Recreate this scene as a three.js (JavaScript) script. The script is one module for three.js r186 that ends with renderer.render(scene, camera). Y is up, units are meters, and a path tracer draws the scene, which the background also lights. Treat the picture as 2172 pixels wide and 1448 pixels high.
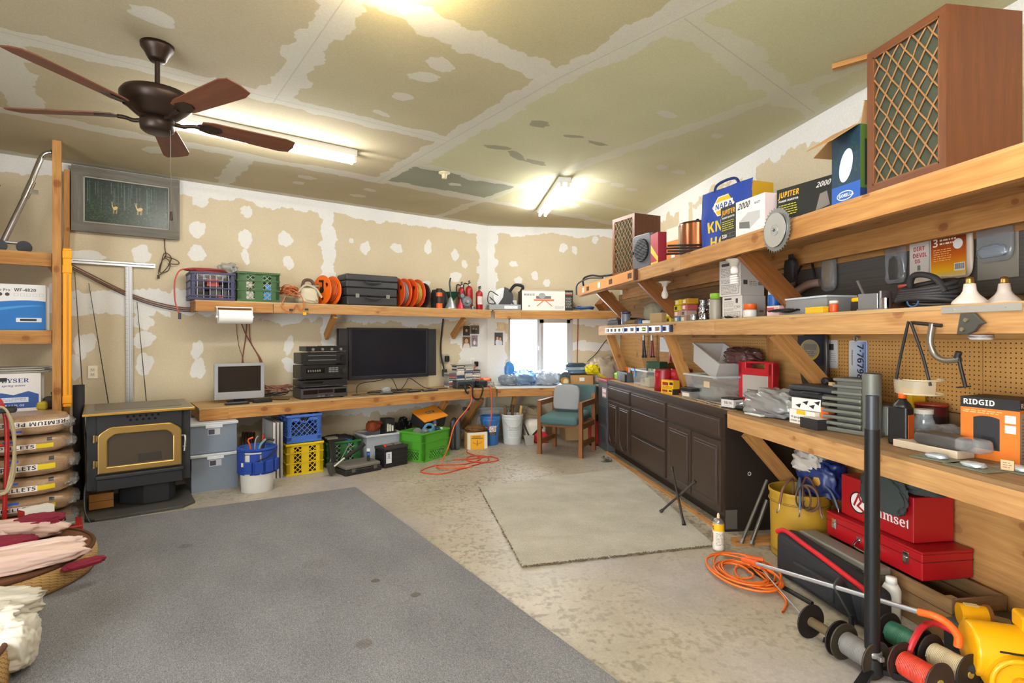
import * as THREE from 'three';
import { RoundedBoxGeometry } from 'three/addons/geometries/RoundedBoxGeometry.js';
import { mergeGeometries } from 'three/addons/utils/BufferGeometryUtils.js';
import { ImprovedNoise } from 'three/addons/math/ImprovedNoise.js';
import { RectAreaLightUniformsLib } from 'three/addons/lights/RectAreaLightUniformsLib.js';

// ---------- camera, sky, lights, exposure ----------
const scene = new THREE.Scene();
const camera = new THREE.PerspectiveCamera(2 * Math.atan(724 / 1148) * 180 / Math.PI, 1.5, 0.05, 200);
camera.position.set(0, 1.43, 0);
camera.rotation.y = -8.08 * Math.PI / 180;
camera.setViewOffset(2172, 1448, 0, 12, 2172, 1448);
const renderer = new THREE.WebGLRenderer({ antialias: true });
renderer.toneMapping = THREE.LinearToneMapping;
renderer.toneMappingExposure = 0.9;
renderer.shadowMap.enabled = true;
scene.background = new THREE.Color().setRGB(18, 18.4, 19);
RectAreaLightUniformsLib.init();
const TUBE_COLOR = new THREE.Color().setRGB(1, 0.98, 0.94), TUBE_POWER = 3.4, TUBE_GLOW = 0.85;
const WARM = new THREE.Color().setRGB(1, 0.78, 0.48);

// ---------- frames of the three walls: u along the wall, y up, n out from the wall ----------
const frame = (rot, ox, oz) => { const c = Math.cos(rot), s = Math.sin(rot); return { rot, p: (u, y, n) => [ox + u * c + n * s, y, oz - u * s + n * c] }; };
const L = frame(0.50772, -3.097, -5.5665), B = frame(0, 0, -7.7), R = frame(-Math.PI / 2, 2.7, 0), W = { rot: 0, p: (x, y, z) => [x, y, z] };
const H = 3.0, BENCH_L = 0.755, SHELF_L = 1.78, BENCH_R = 0.896, MID_R = 1.555, TOP_R = 2.05;

// ---------- helpers ----------
let seed = 7;
const rnd = () => { seed = (seed + 0x6d2b79f5) | 0; let t = Math.imul(seed ^ (seed >>> 15), 1 | seed); t = (t + Math.imul(t ^ (t >>> 7), 61 | t)) ^ t; return ((t ^ (t >>> 14)) >>> 0) / 4294967296; };
const rr = (a, b) => a + (b - a) * rnd();
const pick = (a) => a[Math.floor(rnd() * a.length)];
const inoise = new ImprovedNoise(), N3 = (x, y, z = 0) => inoise.noise(x, y, z);
const fbm = (x, y, z = 0) => N3(x, y, z) + 0.5 * N3(x * 2.1, y * 2.1, z + 9) + 0.25 * N3(x * 4.3, y * 4.3, z + 21);
const used = new Map();
const numbered = (n) => { const k = used.get(n) ?? 0; used.set(n, k + 1); return k ? n + '_' + String(k).padStart(3, '0') : n; };
function T(name, label, category, fr, [u, y, n], rot = 0, group) {
  const o = new THREE.Group(); o.name = numbered(name); o.position.set(...fr.p(u, y + (y > 0.0005 && y < 2.9 ? 0.0015 : 0), n)); o.rotation.y = fr.rot + rot;
  o.userData = { label, category }; if (group) o.userData.group = group;
  scene.add(o); return o;
}
function P(parent, name, geo, mat, pos, rot, label) {
  const m = new THREE.Mesh(geo, mat); m.name = name; m.castShadow = m.receiveShadow = true;
  if (pos) m.position.set(...pos); if (rot) m.rotation.set(...rot); if (label) m.userData.label = label;
  parent.add(m); return m;
}
function structure(name, geo, mat, fr, pos, label) {
  const m = new THREE.Mesh(geo, mat); m.name = name; m.castShadow = m.receiveShadow = true; m.position.set(...fr.p(...pos)); m.rotation.y = fr.rot;
  m.userData = { kind: 'structure' }; if (label) m.userData.label = label; scene.add(m); return m;
}
const mv = (g, x, y, z) => g.translate(x, y, z);
// box standing on y; a bevel when r is given
const bx = (w, h, d, x = 0, y = 0, z = 0, r = 0) => mv(r ? new RoundedBoxGeometry(w, h, d, 2, Math.min(r, w / 2.01, h / 2.01, d / 2.01)) : new THREE.BoxGeometry(w, h, d), x, y + h / 2, z);
const cy = (r0, r1, h, x = 0, y = 0, z = 0, seg = 20) => mv(new THREE.CylinderGeometry(r1, r0, h, seg), x, y + h / 2, z);
const lathe = (pts, seg = 28) => new THREE.LatheGeometry(pts.map(([x, y]) => new THREE.Vector2(x, y)), seg);
const tube = (pts, r, seg = 0, rad = 6, closed = false) => new THREE.TubeGeometry(new THREE.CatmullRomCurve3(pts.map((p) => new THREE.Vector3(...p)), closed, 'centripetal'), seg || pts.length * 6, r, rad, closed);
const tor = (R0, r, arc = Math.PI * 2, rs = 8, ts = 32) => new THREE.TorusGeometry(R0, r, rs, ts, arc);
const ball = (r, x = 0, y = 0, z = 0, ws = 16, hs = 12) => mv(new THREE.SphereGeometry(r, ws, hs), x, y, z);
const shape = (pts) => { const s = new THREE.Shape(); pts.forEach(([x, y], i) => (i ? s.lineTo(x, y) : s.moveTo(x, y))); s.closePath(); return s; };
const ext = (pts, d, bev = 0) => new THREE.ExtrudeGeometry(Array.isArray(pts) ? shape(pts) : pts, bev ? { depth: d - 2 * bev, bevelEnabled: true, bevelSize: bev, bevelThickness: bev, bevelOffset: -bev, bevelSegments: 2, curveSegments: 16 } : { depth: d, bevelEnabled: false, curveSegments: 16 });
const rshape = (w, h, r) => { const s = new THREE.Shape(), x = -w / 2, y = -h / 2; s.moveTo(x + r, y); s.lineTo(x + w - r, y); s.quadraticCurveTo(x + w, y, x + w, y + r); s.lineTo(x + w, y + h - r); s.quadraticCurveTo(x + w, y + h, x + w - r, y + h); s.lineTo(x + r, y + h); s.quadraticCurveTo(x, y + h, x, y + h - r); s.lineTo(x, y + r); s.quadraticCurveTo(x, y, x + r, y); return s; };
const clean = (g) => { g = g.index ? g.toNonIndexed() : g; for (const k of Object.keys(g.attributes)) if (!['position', 'normal', 'uv'].includes(k)) g.deleteAttribute(k); g.clearGroups(); return g; };
const mg = (...list) => mergeGeometries(list.flat().map(clean));
// straight bar between two points
const bar = (a, b, w, h = w) => { const A = new THREE.Vector3(...a), D = new THREE.Vector3(...b).sub(A), len = D.length(); const g = new THREE.BoxGeometry(w, h, len); g.applyQuaternion(new THREE.Quaternion().setFromUnitVectors(new THREE.Vector3(0, 0, 1), D.clone().normalize())); return mv(g, ...A.addScaledVector(D, 0.5).toArray()); };
const rod = (a, b, r, r1 = r, seg = 10) => { const A = new THREE.Vector3(...a), D = new THREE.Vector3(...b).sub(A), len = D.length(); const g = new THREE.CylinderGeometry(r1, r, len, seg); g.applyQuaternion(new THREE.Quaternion().setFromUnitVectors(new THREE.Vector3(0, 1, 0), D.clone().normalize())); return mv(g, ...A.addScaledVector(D, 0.5).toArray()); };
// timber with the grain along its longest side, uv in metres
function wb(w, h, d, x = 0, y = 0, z = 0, off = rnd() * 5) {
  const g = new THREE.BoxGeometry(w, h, d), p = g.attributes.position, nn = g.attributes.normal, uv = g.attributes.uv, ax = w >= h && w >= d ? 0 : h >= d ? 1 : 2;
  for (let i = 0; i < p.count; i++) {
    const c = [p.getX(i), p.getY(i), p.getZ(i)], n = [nn.getX(i), nn.getY(i), nn.getZ(i)].map(Math.abs), k = n[0] > 0.5 ? 0 : n[1] > 0.5 ? 1 : 2;
    if (k === ax) uv.setXY(i, c[(k + 1) % 3] * 0.3 + off, c[(k + 2) % 3]); else uv.setXY(i, c[ax] + off, c[3 - k - ax] + off * 1.7 + k * 0.13);
  }
  return mv(g, x, y + h / 2, z);
}
// timber brace between two points in a thing's own axes
function wbar(a, b, w, h) {
  const A = new THREE.Vector3(...a), D = new THREE.Vector3(...b).sub(A), len = D.length(), g = wb(w, h, len, 0, -h / 2, 0);
  g.applyMatrix4(new THREE.Matrix4().lookAt(new THREE.Vector3(...b), A, new THREE.Vector3(0, 1, 0)));
  return mv(g, ...A.addScaledVector(D, 0.5).toArray());
}
// lumpy soft body standing on y = 0: a squarish ball, creased by noise
function lump(w, h, d, o = {}) {
  const g = new THREE.SphereGeometry(1, o.seg ?? 40, o.rows ?? 26), p = g.attributes.position, e = o.sq ?? 0.7, s = o.seed ?? 1, a = o.amp ?? 0.12, fr = o.freq ?? 2.2, fx = o.fx ?? 1, fz = o.fz ?? 1;
  const q = (v) => Math.sign(v) * Math.pow(Math.abs(v), e);
  for (let i = 0; i < p.count; i++) {
    const X = p.getX(i), Y = p.getY(i), Z = p.getZ(i), k = 1 + a * fbm(X * fr * fx + s * 7, Y * fr + s, Z * fr * fz - s * 3) + (o.crease ?? 0) * (0.5 - Math.abs(N3(X * fr * 2 * fx + s, Y * fr * 2.6, Z * fr * 2 * fz + s * 5)) * 2);
    let y = q(Y) * k; if (y < -0.82) y = -0.82 + (y + 0.82) * 0.08;
    p.setXYZ(i, q(X) * k * w / 2, (y + 0.87) / 1.87 * h, q(Z) * k * d / 2); if (o.flat) g.attributes.uv.setXY(i, q(X) * k / 2 + 0.5, (y + 0.87) / 1.87);
  }
  g.computeVertexNormals(); return g;
}
// sheet draped over a height function
function drape(w, d, nx, nz, fn, th = 0.004) {
  const g = new THREE.PlaneGeometry(w, d, nx, nz).rotateX(-Math.PI / 2), p = g.attributes.position;
  for (let i = 0; i < p.count; i++) { const r = fn(p.getX(i), p.getZ(i)); if (Array.isArray(r)) p.setXYZ(i, ...r); else p.setY(i, r); }
  g.computeVertexNormals();
  const b = g.clone(), q = b.attributes.position, n = g.attributes.normal;
  for (let i = 0; i < q.count; i++) q.setXYZ(i, q.getX(i) - n.getX(i) * th, q.getY(i) - n.getY(i) * th, q.getZ(i) - n.getZ(i) * th);
  const ix = b.index.array; for (let i = 0; i < ix.length; i += 3) { const t = ix[i]; ix[i] = ix[i + 1]; ix[i + 1] = t; }
  b.computeVertexNormals(); return mg(g, b);
}
// coil of cord: loose loops lying on y = 0
function loops(r, n, thick, o = {}) {
  const pts = [], s = o.seed ?? 1, k = o.wild ?? 0.25;
  for (let i = 0; i <= n * 10; i++) {
    const a = i / 10 * Math.PI * 2, q = r * (1 + k * N3(i * 0.13 + s, s * 3.1) * 1.6), px = k * r * N3(i * 0.05, s) * 2, pz = k * r * N3(s, i * 0.05 + 4) * 2;
    pts.push([Math.cos(a) * q * (o.sx ?? 1) + px, thick + (o.rise ?? 0.02) * (0.5 + 0.5 * N3(i * 0.21, s, 2)) + (o.stack ?? 0) * i / (n * 10), Math.sin(a) * q * (o.sz ?? 1) + pz]);
  }
  if (o.tail) pts.push(...o.tail);
  return tube(pts, thick, pts.length * 4, 6);
}

// ---------- materials ----------
const mats = new Map();
const M = (color, roughness = 0.7, metalness = 0, extra) => {
  const k = [color, roughness, metalness, JSON.stringify(extra ?? 0)].join();
  if (!mats.has(k)) mats.set(k, new THREE[extra && Object.keys(extra).some((e) => /transm|clearc|sheen|thick/.test(e)) ? 'MeshPhysicalMaterial' : 'MeshStandardMaterial']({ color, roughness, metalness, ...extra }));
  return mats.get(k);
};
const canvas = (w, h, draw) => { const c = document.createElement('canvas'); c.width = w; c.height = h; draw(c.getContext('2d'), w, h); const t = new THREE.CanvasTexture(c); t.colorSpace = THREE.SRGBColorSpace; t.anisotropy = 8; return t; };
// printed card, paper or plastic
const print = (w, h, draw, rough = 0.6, extra = {}) => new THREE.MeshStandardMaterial({ map: canvas(w, h, draw), roughness: rough, ...extra });
const fillBg = (g, w, h, c) => { g.fillStyle = c; g.fillRect(0, 0, w, h); };
const txt = (g, s, x, y, size, c, o = {}) => { g.save(); g.translate(x, y); g.fillStyle = c; g.font = (o.style ?? 'bold') + ' ' + size + 'px ' + (o.font ?? 'sans-serif'); g.textAlign = o.align ?? 'left'; g.textBaseline = o.base ?? 'alphabetic'; if (o.rot) g.rotate(o.rot); g.transform(o.sx ?? 1, 0, o.skew ?? 0, 1, 0, 0); g.fillText(s, 0, 0); g.restore(); };
const lines = (g, x, y, w, n, step, c, t = 2) => { g.fillStyle = c; for (let i = 0; i < n; i++) for (let q = x; q < x + w - 8;) { const l = Math.min(rr(6, 26), x + w - q); g.fillRect(q, y + i * step, l, t); q += l + 5; } };
// box with a printed material on chosen sides: px, nx, py, ny, pz, nz
const pbox = (o, name, w, h, d, base, s = {}, pos, rot) => P(o, name, bx(w, h, d), ['px', 'nx', 'py', 'ny', 'pz', 'nz'].map((k) => s[k] ?? base), pos, rot);
// grey-level noise texture for grain and relief
function noiseTex(size, fn, cs) { const d = new Uint8Array(size * size * 4); for (let y = 0; y < size; y++) for (let x = 0; x < size; x++) { const c = fn(x / size, y / size), i = (y * size + x) * 4; d[i] = c[0]; d[i + 1] = c[1]; d[i + 2] = c[2]; d[i + 3] = 255; } const t = new THREE.DataTexture(d, size, size); t.wrapS = t.wrapT = THREE.RepeatWrapping; t.magFilter = THREE.LinearFilter; t.minFilter = THREE.LinearMipmapLinearFilter; t.generateMipmaps = true; if (cs) t.colorSpace = THREE.SRGBColorSpace; t.needsUpdate = true; return t; }
// sawn fir: grain streaks along u, growth waves, knots; one metre per texture unit is 1.6 m of board
function woodTex(base, dark, o = {}) {
  const knots = Array.from({ length: o.knots ?? 14 }, () => [rnd(), rnd(), rr(0.006, 0.016)]), s = rnd() * 50, mix = (a, b, t) => a + (b - a) * t;
  const t = noiseTex(512, (x, y) => {
    let warp = 0, kn = 0;
    for (const [kx, ky, kr] of knots) { let dx = Math.abs(x - kx), dy = Math.abs(y - ky); dx = Math.min(dx, 1 - dx); dy = Math.min(dy, 1 - dy); const q = Math.hypot(dx / 1.3, dy) / kr; warp += Math.exp(-q * q * 0.25) * 0.02; kn = Math.max(kn, q < 1 ? 1 - q * 0.35 : q < 3 ? 0.25 * (3 - q) / 2 : 0); }
    const per = (fx, fy, z) => { const a = N3(x * fx, y * fy, z), b = N3((x - 1) * fx, y * fy, z); return a + (b - a) * x; };
    const g = 0.5 + 0.5 * Math.sin((y + warp) * 190 + per(3, 20, s) * 6) * 0.7, f = per(14, 240, s + 3), l = per(3, 4, s + 8);
    const k = Math.min(1, Math.max(0, 0.28 * g + 0.3 * f + 0.25 * l + 0.15 + kn * 0.8));
    return [mix(base[0], dark[0], k), mix(base[1], dark[1], k), mix(base[2], dark[2], k)];
  }, true);
  t.repeat.set(0.6, 0.6); return t;
}
const wood = (base, dark, rough = 0.75, o) => new THREE.MeshStandardMaterial({ map: woodTex(base, dark, o), roughness: rough });
const FIR = wood([190, 140, 78], [132, 80, 34], 0.75, { knots: 34 }), FIR_PALE = wood([196, 152, 96], [138, 90, 46], 0.75, { knots: 34 }), PLY = wood([198, 152, 88], [146, 98, 50], 0.8, { knots: 26 }), PLY_OLD = wood([150, 116, 74], [96, 70, 44], 0.85, { knots: 20 }), PLY_TOP = wood([196, 164, 114], [150, 114, 72], 0.7, { knots: 4 });
const OAK = wood([146, 92, 44], [92, 52, 22], 0.45, { knots: 0 }), WALNUT = wood([108, 60, 28], [74, 38, 16], 0.5, { knots: 0 });
const BLACK = M('#151515', 0.55), BLACKG = M('#0c0c0d', 0.2), DARK = M('#2b2b2d', 0.6), GREY = M('#77797a', 0.6), STEEL = M('#b9bcc0', 0.32, 0.9), CHROME = M('#d8dade', 0.12, 1), BRASS = M('#c9a65a', 0.28, 0.9), WHITE = M('#e9e8e4', 0.6), ORANGE = M('#e8641a', 0.5), RED = M('#b3141a', 0.45), YELLOW = M('#f0b400', 0.45), CARD = M('#b48a58', 0.85), RUST = M('#5b4a3c', 0.6, 0.6), RUBBER = M('#1d1d1e', 0.8);
const CLEAR = M('#eef3f6', 0.12, 0, { transmission: 0.82, thickness: 0 }), MILKY = M('#c6d3e2', 0.3, 0, { transmission: 0.72, thickness: 0 }), FILM = M('#e9ebec', 0.14, 0, { transmission: 0.82, thickness: 0 });

// ================= ROOM =================
// gypsum board: paper face, taped joints and dabs of joint compound, drawn in metres
const MUD = '#dcdcd8', MUD2 = '#cfcfca';
function rag(g, s, pts, wid, jag, c, alpha = 1) {
  const a = [], b = [], sd = rnd() * 99;
  for (let i = 0; i + 1 < pts.length; i++) {
    const [x0, y0] = pts[i], [x1, y1] = pts[i + 1], len = Math.hypot(x1 - x0, y1 - y0), n = Math.ceil(len / 0.02), nx = -(y1 - y0) / len, ny = (x1 - x0) / len;
    for (let k = 0; k <= n; k++) {
      const t = k / n, x = x0 + (x1 - x0) * t, y = y0 + (y1 - y0) * t, q = i * 50 + t * len;
      const j = (z) => wid / 2 + jag * (0.9 * N3(q * 2.3, z + sd) + 0.6 * N3(q * 9, z + sd + 5) + (rnd() - 0.5) * 0.25 + (N3(q * 5, z + sd + 11) > 0.15 ? 0.5 : 0));
      const ja = j(1), jb = j(30); a.push([x + nx * ja, y + ny * ja]); b.push([x - nx * jb, y - ny * jb]);
    }
  }
  g.globalAlpha = alpha; g.fillStyle = c; g.beginPath(); [...a, ...b.reverse()].forEach(([x, y], i) => (i ? g.lineTo(x * s, y * s) : g.moveTo(x * s, y * s))); g.fill(); g.globalAlpha = 1;
}
function dab(g, s, x, y, rx, ry, c, alpha = 0.95) {
  const sd = rnd() * 99, n = 26, tilt = rr(-0.5, 0.5); g.globalAlpha = alpha; g.fillStyle = c; g.beginPath();
  for (let i = 0; i < n; i++) { const a = i / n * Math.PI * 2, k = 1 + 0.35 * N3(Math.cos(a) * 1.6 + sd, Math.sin(a) * 1.6) + rr(-0.06, 0.06), X = Math.cos(a) * rx * k, Y = Math.sin(a) * ry * k; const px = (x + X * Math.cos(tilt) - Y * Math.sin(tilt)) * s, py = (y + X * Math.sin(tilt) + Y * Math.cos(tilt)) * s; i ? g.lineTo(px, py) : g.moveTo(px, py); }
  g.fill(); g.globalAlpha = 1;
}
const speckle = (g, w, h, amt) => { const im = g.getImageData(0, 0, w, h), d = im.data; for (let i = 0; i < d.length; i += 4) { const k = (rnd() - 0.5) * amt + 5 * N3((i / 4 % w) * 0.012, Math.floor(i / 4 / w) * 0.012); d[i] += k; d[i + 1] += k; d[i + 2] += k; } g.putImageData(im, 0, 0); };
function wallMat(u0, u1, h, px, draw) {
  const w = u1 - u0, t = canvas(Math.round(w * px), Math.round(h * px), (g, W0, H0) => { draw(g, px, (u, y) => [u - u0, h - y], W0, H0); speckle(g, W0, H0, 14); });
  t.wrapS = t.wrapT = THREE.ClampToEdgeWrapping; t.repeat.set(1 / w, 1 / h); t.offset.set(-u0 / w, 0);
  return new THREE.MeshStandardMaterial({ map: t, roughness: 0.92 });
}
const PAPER = '#c6b99c', mesh4 = (pts, d) => ext(pts, d);
const wallL = wallMat(-2.5, 4.4, H, 280, (g, s, q, w, h) => {
  fillBg(g, w, h, PAPER);
  rag(g, s, [q(-2.5, 2.97), q(4.4, 2.97)], 0.2, 0.05, MUD);
  rag(g, s, [q(-2.5, 1.75), q(0.55, 1.75), q(1.4, 1.72), q(4.4, 1.72)], 0.2, 0.07, MUD);
  rag(g, s, [q(2.098,2.988), q(2.12,1.829)], 0.16, 0.07, MUD);
  rag(g, s, [q(2.125,1.829), q(2.125,.499)], 0.14, 0.06, MUD);
  rag(g, s, [q(4.36, 3), q(4.36, 0)], 0.22, 0.08, MUD);
  rag(g, s, [q(-2.5, 0.62), q(0.9, 0.6), q(4.4, 0.6)], 0.22, 0.07, MUD);
  rag(g, s, [q(3.964,1.508), q(4.197,1.112), q(4.119,.784)], 0.42, 0.14, MUD);
  for (const [u, y, a, b] of [[.809,2.826, .08, .07], [.788,2.518, .07, .09], [.779,2.276, .08, .08], [1.243,2.77, .06, .06], [1.23,2.479, .07, .1], [.308,2.218, .08, .085], [1.64,2.513, .08, .09], [1.675,2.252, .06, .08], [1.234,2.277, .035, .09], [.32,1.572, .09, .07], [.327,1.398, .09, .08], [.331,1.154, .07, .11], [-.113,1.365, .07, .09], [-.158,1.33, .05, .12], [.779,1.285, .05, .1], [.788,1.087, .07, .1], [1.675,1.319, .05, .1], [1.68,1.106, .06, .1], [2.575,2.504, .06, .08], [2.994,2.545, .08, .06], [3.438,2.595, .05, .1], [3.851,2.533, .06, .08], [3.858,2.237, .09, .07], [-.123,2.158, .16, .06], [2.398,2.578, .03, .03], [3.417,2.127, .06, .03], [.189,3.157, .05, .04], [4.002,2.422, .04, .06], [-.198,1.145, .05, .13]]) dab(g, s, ...q(u, y), a, b, MUD);
});
const wallB = wallMat(0.74, 2.7, H, 280, (g, s, q, w, h) => {
  fillBg(g, w, h, PAPER);
  rag(g, s, [q(0.74, 2.97), q(2.7, 2.97)], 0.16, 0.05, MUD);
  rag(g, s, [q(0.76, 3), q(0.76, 0)], 0.18, 0.06, MUD);
  rag(g, s, [q(0.74, 1.72), q(2.7, 1.66)], 0.18, 0.05, MUD);
  rag(g, s, [q(.848,1.511), q(.848,.769)], 0.3, 0.07, MUD);
  rag(g, s, [q(1.99,1.272), q(2.67,1.27)], 0.12, 0.05, MUD);
  for (const [u, y, a, b] of [[1.849,2.714, .06, .07], [2.018,2.684, .04, .07], [1.114,2.46, .06, .04], [1.424,2.302, .05, .07], [2.324,2.843, .05, .06], [1.604,2.196, .05, .06], [1.189,2.224, .06, .05]]) dab(g, s, ...q(u, y), a, b, MUD);
});
const wallR = wallMat(-7.7, 2.64, H, 190, (g, s, q, w, h) => {
  fillBg(g, w, h, PAPER);
  rag(g, s, [q(-7.7, 2.95), q(2.64, 2.95)], 0.2, 0.08, MUD);
  rag(g, s, [q(-5.6, 3), q(-5.6, 1.2)], 0.2, 0.08, MUD); rag(g, s, [q(-4.35, 2.9), q(-4.3, 2.3)], 0.16, 0.06, MUD); rag(g, s, [q(-7.6, 3), q(-7.6, 0)], 0.2, 0.06, MUD);
  rag(g, s, [q(-5.4, 2.6), q(-4.5, 2.66)], 0.22, 0.12, MUD);
  for (let i = 0; i < 10; i++) dab(g, s, ...q(rr(-6, 2), rr(2.2, 2.8)), 0.06, 0.06, MUD);
});
const wallPlain = wallMat(-6, 6, H, 60, (g, s, q, w, h) => { fillBg(g, w, h, PAPER); for (const u of [-4.8, -3.6, -2.4, -1.2, 0, 1.2, 2.4, 3.6]) rag(g, s, [q(u, 3), q(u, 0)], 0.16, 0.05, MUD); });
const rect = (a, b, c, d) => [[a, c], [b, c], [b, d], [a, d]];
structure('wall_left', ext(rect(-2.65, 4.4, 0, H), 0.15), wallL, L, [0, 0, -0.15]);
const holeShape = shape(rect(0.74, 2.85, 0, H)); holeShape.holes.push(new THREE.Path(rect(1.04, 1.99, 0.8, 1.7).map(([x, y]) => new THREE.Vector2(x, y))));
structure('wall_back', ext(holeShape, 0.15), wallB, B, [0, 0, -0.15]);
structure('wall_right', ext(rect(-7.7, 2.64, 0, H), 0.15), wallR, R, [0, 0, -0.15]);
structure('wall_rear', ext(rect(-2.85, 1.39, 0, H), 0.15), wallPlain, frame(Math.PI, 0, 2.64), [0, 0, -0.15]);
structure('wall_side', ext([[-8.1, 0], [-7.7, 0], [-7.7, 2.2], [-4.5, 2.2], [-4.5, 0], [0, 0], [0, H], [-8.1, H]], 0.15), wallPlain, frame(0.50772 + Math.PI / 2, L.p(-2.5, 0, 0)[0], L.p(-2.5, 0, 0)[2]), [0, 0, -0.15]);  // notch is an unseen doorway, added so fill daylight reaches under the right shelves
structure('door_1', mg(bx(3.3, 0.06, 0.17, -6.1, 2.2, -0.075), bx(0.06, 2.2, 0.17, -7.7, 0, -0.075), bx(0.06, 2.2, 0.17, -4.5, 0, -0.075)), M('#d8d6d0', 0.6), frame(0.50772 + Math.PI / 2, L.p(-2.5, 0, 0)[0], L.p(-2.5, 0, 0)[2]), [0, 0, 0], 'frame of an unseen garage opening added to let in fill daylight');

// ceiling: 4 ft boards laid along the left wall, tone set board by board, taped
const ceilTex = canvas(2001, 1380, (g, w, h) => {
  const s = 230, q = (u, n) => [u + 2.5, n]; fillBg(g, w, h, '#b5a988');
  const pane = (u0, u1, n0, n1, c) => { g.fillStyle = c; g.fillRect((u0 + 2.5) * s, n0 * s, (u1 - u0) * s, (n1 - n0) * s); };
  pane(-2.5, 0.92, 2.55, 6, '#b3a889'); pane(0.92, 2.24, 2.55, 3.92, '#b4ab86'); pane(2.24, 6.2, 1.2, 6, '#c2c098'); pane(-2.5, 2.24, 3.92, 6, '#b3ab84'); pane(2.24, 6.2, 0, 1.2, '#b6ab88'); pane(2.3, 3.55, 1.22, 1.88, '#8d9079'); pane(3.53, 6.2, 1.2, 6, '#c2be98');
  const C1 = '#cbc8b8', C2 = '#c9c7b0';
  for (const [p, wd, j, c] of [[[[-2.5, 2.5], [2.24, 2.58]], 0.15, 0.035, C1], [[[-2.5, 1.2], [2.24, 1.2], [3.55, 1.18], [6.2, 1.2]], 0.14, 0.04, C1], [[[2.24, 1.1], [2.22, 3.9], [2.3, 6]], 0.19, 0.05, C1], [[[0.92, 2.5], [0.9, 3.95]], 0.17, 0.06, C1], [[[-2.5, 3.95], [0.9, 3.97], [2.2, 3.9]], 0.17, 0.06, C1], [[[2.3, 4.75], [4, 4.62], [6, 4.5]], 0.18, 0.06, C2], [[[3.53, 0], [3.52, 1.9], [3.53, 4.65], [3.5, 6]], 0.12, 0.04, C2], [[[2.3, 1.88], [3.55, 1.88], [6.2, 1.88]], 0.1, 0.04, C1], [[[0.99, 0], [1, 1.2]], 0.14, 0.04, C1], [[[-0.42, 1.2], [-0.42, 2.5]], 0.16, 0.05, C1], [[[-2.5, 0.06], [4.4, 0.06]], 0.1, 0.03, C1], [[[4.4, 0.02], [6.1, 0.95]], 0.1, 0.03, C1], [[[6.1, 0.95], [3.6, 5.5]], 0.12, 0.05, C2]]) rag(g, s, p.map(([u, n]) => q(u, n)), wd, j, c, 0.9);
  g.strokeStyle = 'rgba(143,139,120,0.55)'; g.lineWidth = 1; for (const p of [[[-2.5, 2.52], [2.24, 2.58]], [[2.24, 1.1], [2.22, 3.9], [2.3, 5]], [[2.3, 4.75], [4, 4.62]], [[0.92, 2.5], [0.9, 3.95]]]) { g.beginPath(); p.forEach(([u, n], i) => { const [x, y] = q(u, n); i ? g.lineTo(x * s, y * s) : g.moveTo(x * s, y * s); }); g.stroke(); }
  for (const [u, n, a, b] of [[1.565,3.623, .1, .07], [1.56,3.433, .1, .06], [1.573,3.101, .07, .06], [1.57,2.769, .08, .03], [.197,3.178, .1, .08], [1.618,.865, .09, .07], [1.612,.611, .06, .06], [2.293,.493, .09, .06], [2.305,.798, .08, .05], [.347,.893, .07, .12], [2.938,1.826, .13, .06], [2.921,1.538, .07, .05], [4.029,2.55, .1, .06], [4.279,2.546, .1, .05], [4.538,2.514, .08, .05], [4.475,1.627, .2, .09], [5.001,1.292, .12, .06], [3.193,3.978, .1, .04], [4.158,3.187, .08, .05], [4.414,3.199, .09, .05], [3.849,3.954, .06, .04]]) dab(g, s, ...q(u, n), a, b, C1, 0.9);
  for (const [u, n, a, b] of [[2.587,3.294, .08, .06], [2.959,3.266, .09, .03], [3.227,3.273, .1, .03], [2.88,2.633, .14, .05], [3.129,2.596, .13, .05], [2.632,2.697, .12, .05]]) dab(g, s, ...q(u, n), a, b, '#8e8d72', 0.8);
  speckle(g, w, h, 12);
});
ceilTex.wrapS = ceilTex.wrapT = THREE.ClampToEdgeWrapping; ceilTex.repeat.set(1 / 8.7, 1 / 6); ceilTex.offset.set(2.5 / 8.7, 1);
structure('ceiling', ext([[-2.66, 0.2], [4.44, 0.2], [6.35, -0.85], [6.2, -1.15], [0.95, -10.3], [-2.66, -8.2]], 0.12).rotateX(-Math.PI / 2), new THREE.MeshStandardMaterial({ map: ceilTex, roughness: 0.93 }), L, [0, H, 0]);

// floor: trowelled concrete slab, stained and blotched
const floorTex = (() => {
  const t = noiseTex(2048, (x, y) => {
    const X = x * 10, Y = y * 11, a = fbm(X * 0.5, Y * 0.5, 3), b = fbm(X * 1.7, Y * 1.5, 8), c = fbm(X * 7, Y * 6, 5), d = N3(X * 60, Y * 50, 6), e = fbm(X * 33, Y * 27, 31) * 0.7 + 0.5 * fbm(X * 11, Y * 13, 40);
    const damp = Math.max(0, Math.min(1, 0.5 + a * 1.3 + 0.4 * b)), sp = Math.max(0, Math.min(1, (e + 0.35 * c - 0.02) * 2.4)), w = Math.max(0, -a - 0.1);
    const k = 174 + b * 15 + c * 9 + d * 6 - sp * (8 + 40 * damp) + rr(-6, 6);
    return [k + 1 - w * 10, k - 8 - w * 4, k - 26 + w * 30];
  }, true);
  t.wrapS = t.wrapT = THREE.ClampToEdgeWrapping; t.repeat.set(1 / 10, 1 / 11); t.offset.set(0.6, 0.26); return t;
})();
structure('floor', ext([[2.85, 7.85], [0.7, 7.85], [-5.5, 4.4], [-1.45, -2.8], [2.85, -2.8]], 0.12).rotateX(-Math.PI / 2), new THREE.MeshStandardMaterial({ map: floorTex, roughness: 0.42 }), W, [0, -0.12, 0]);

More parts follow.
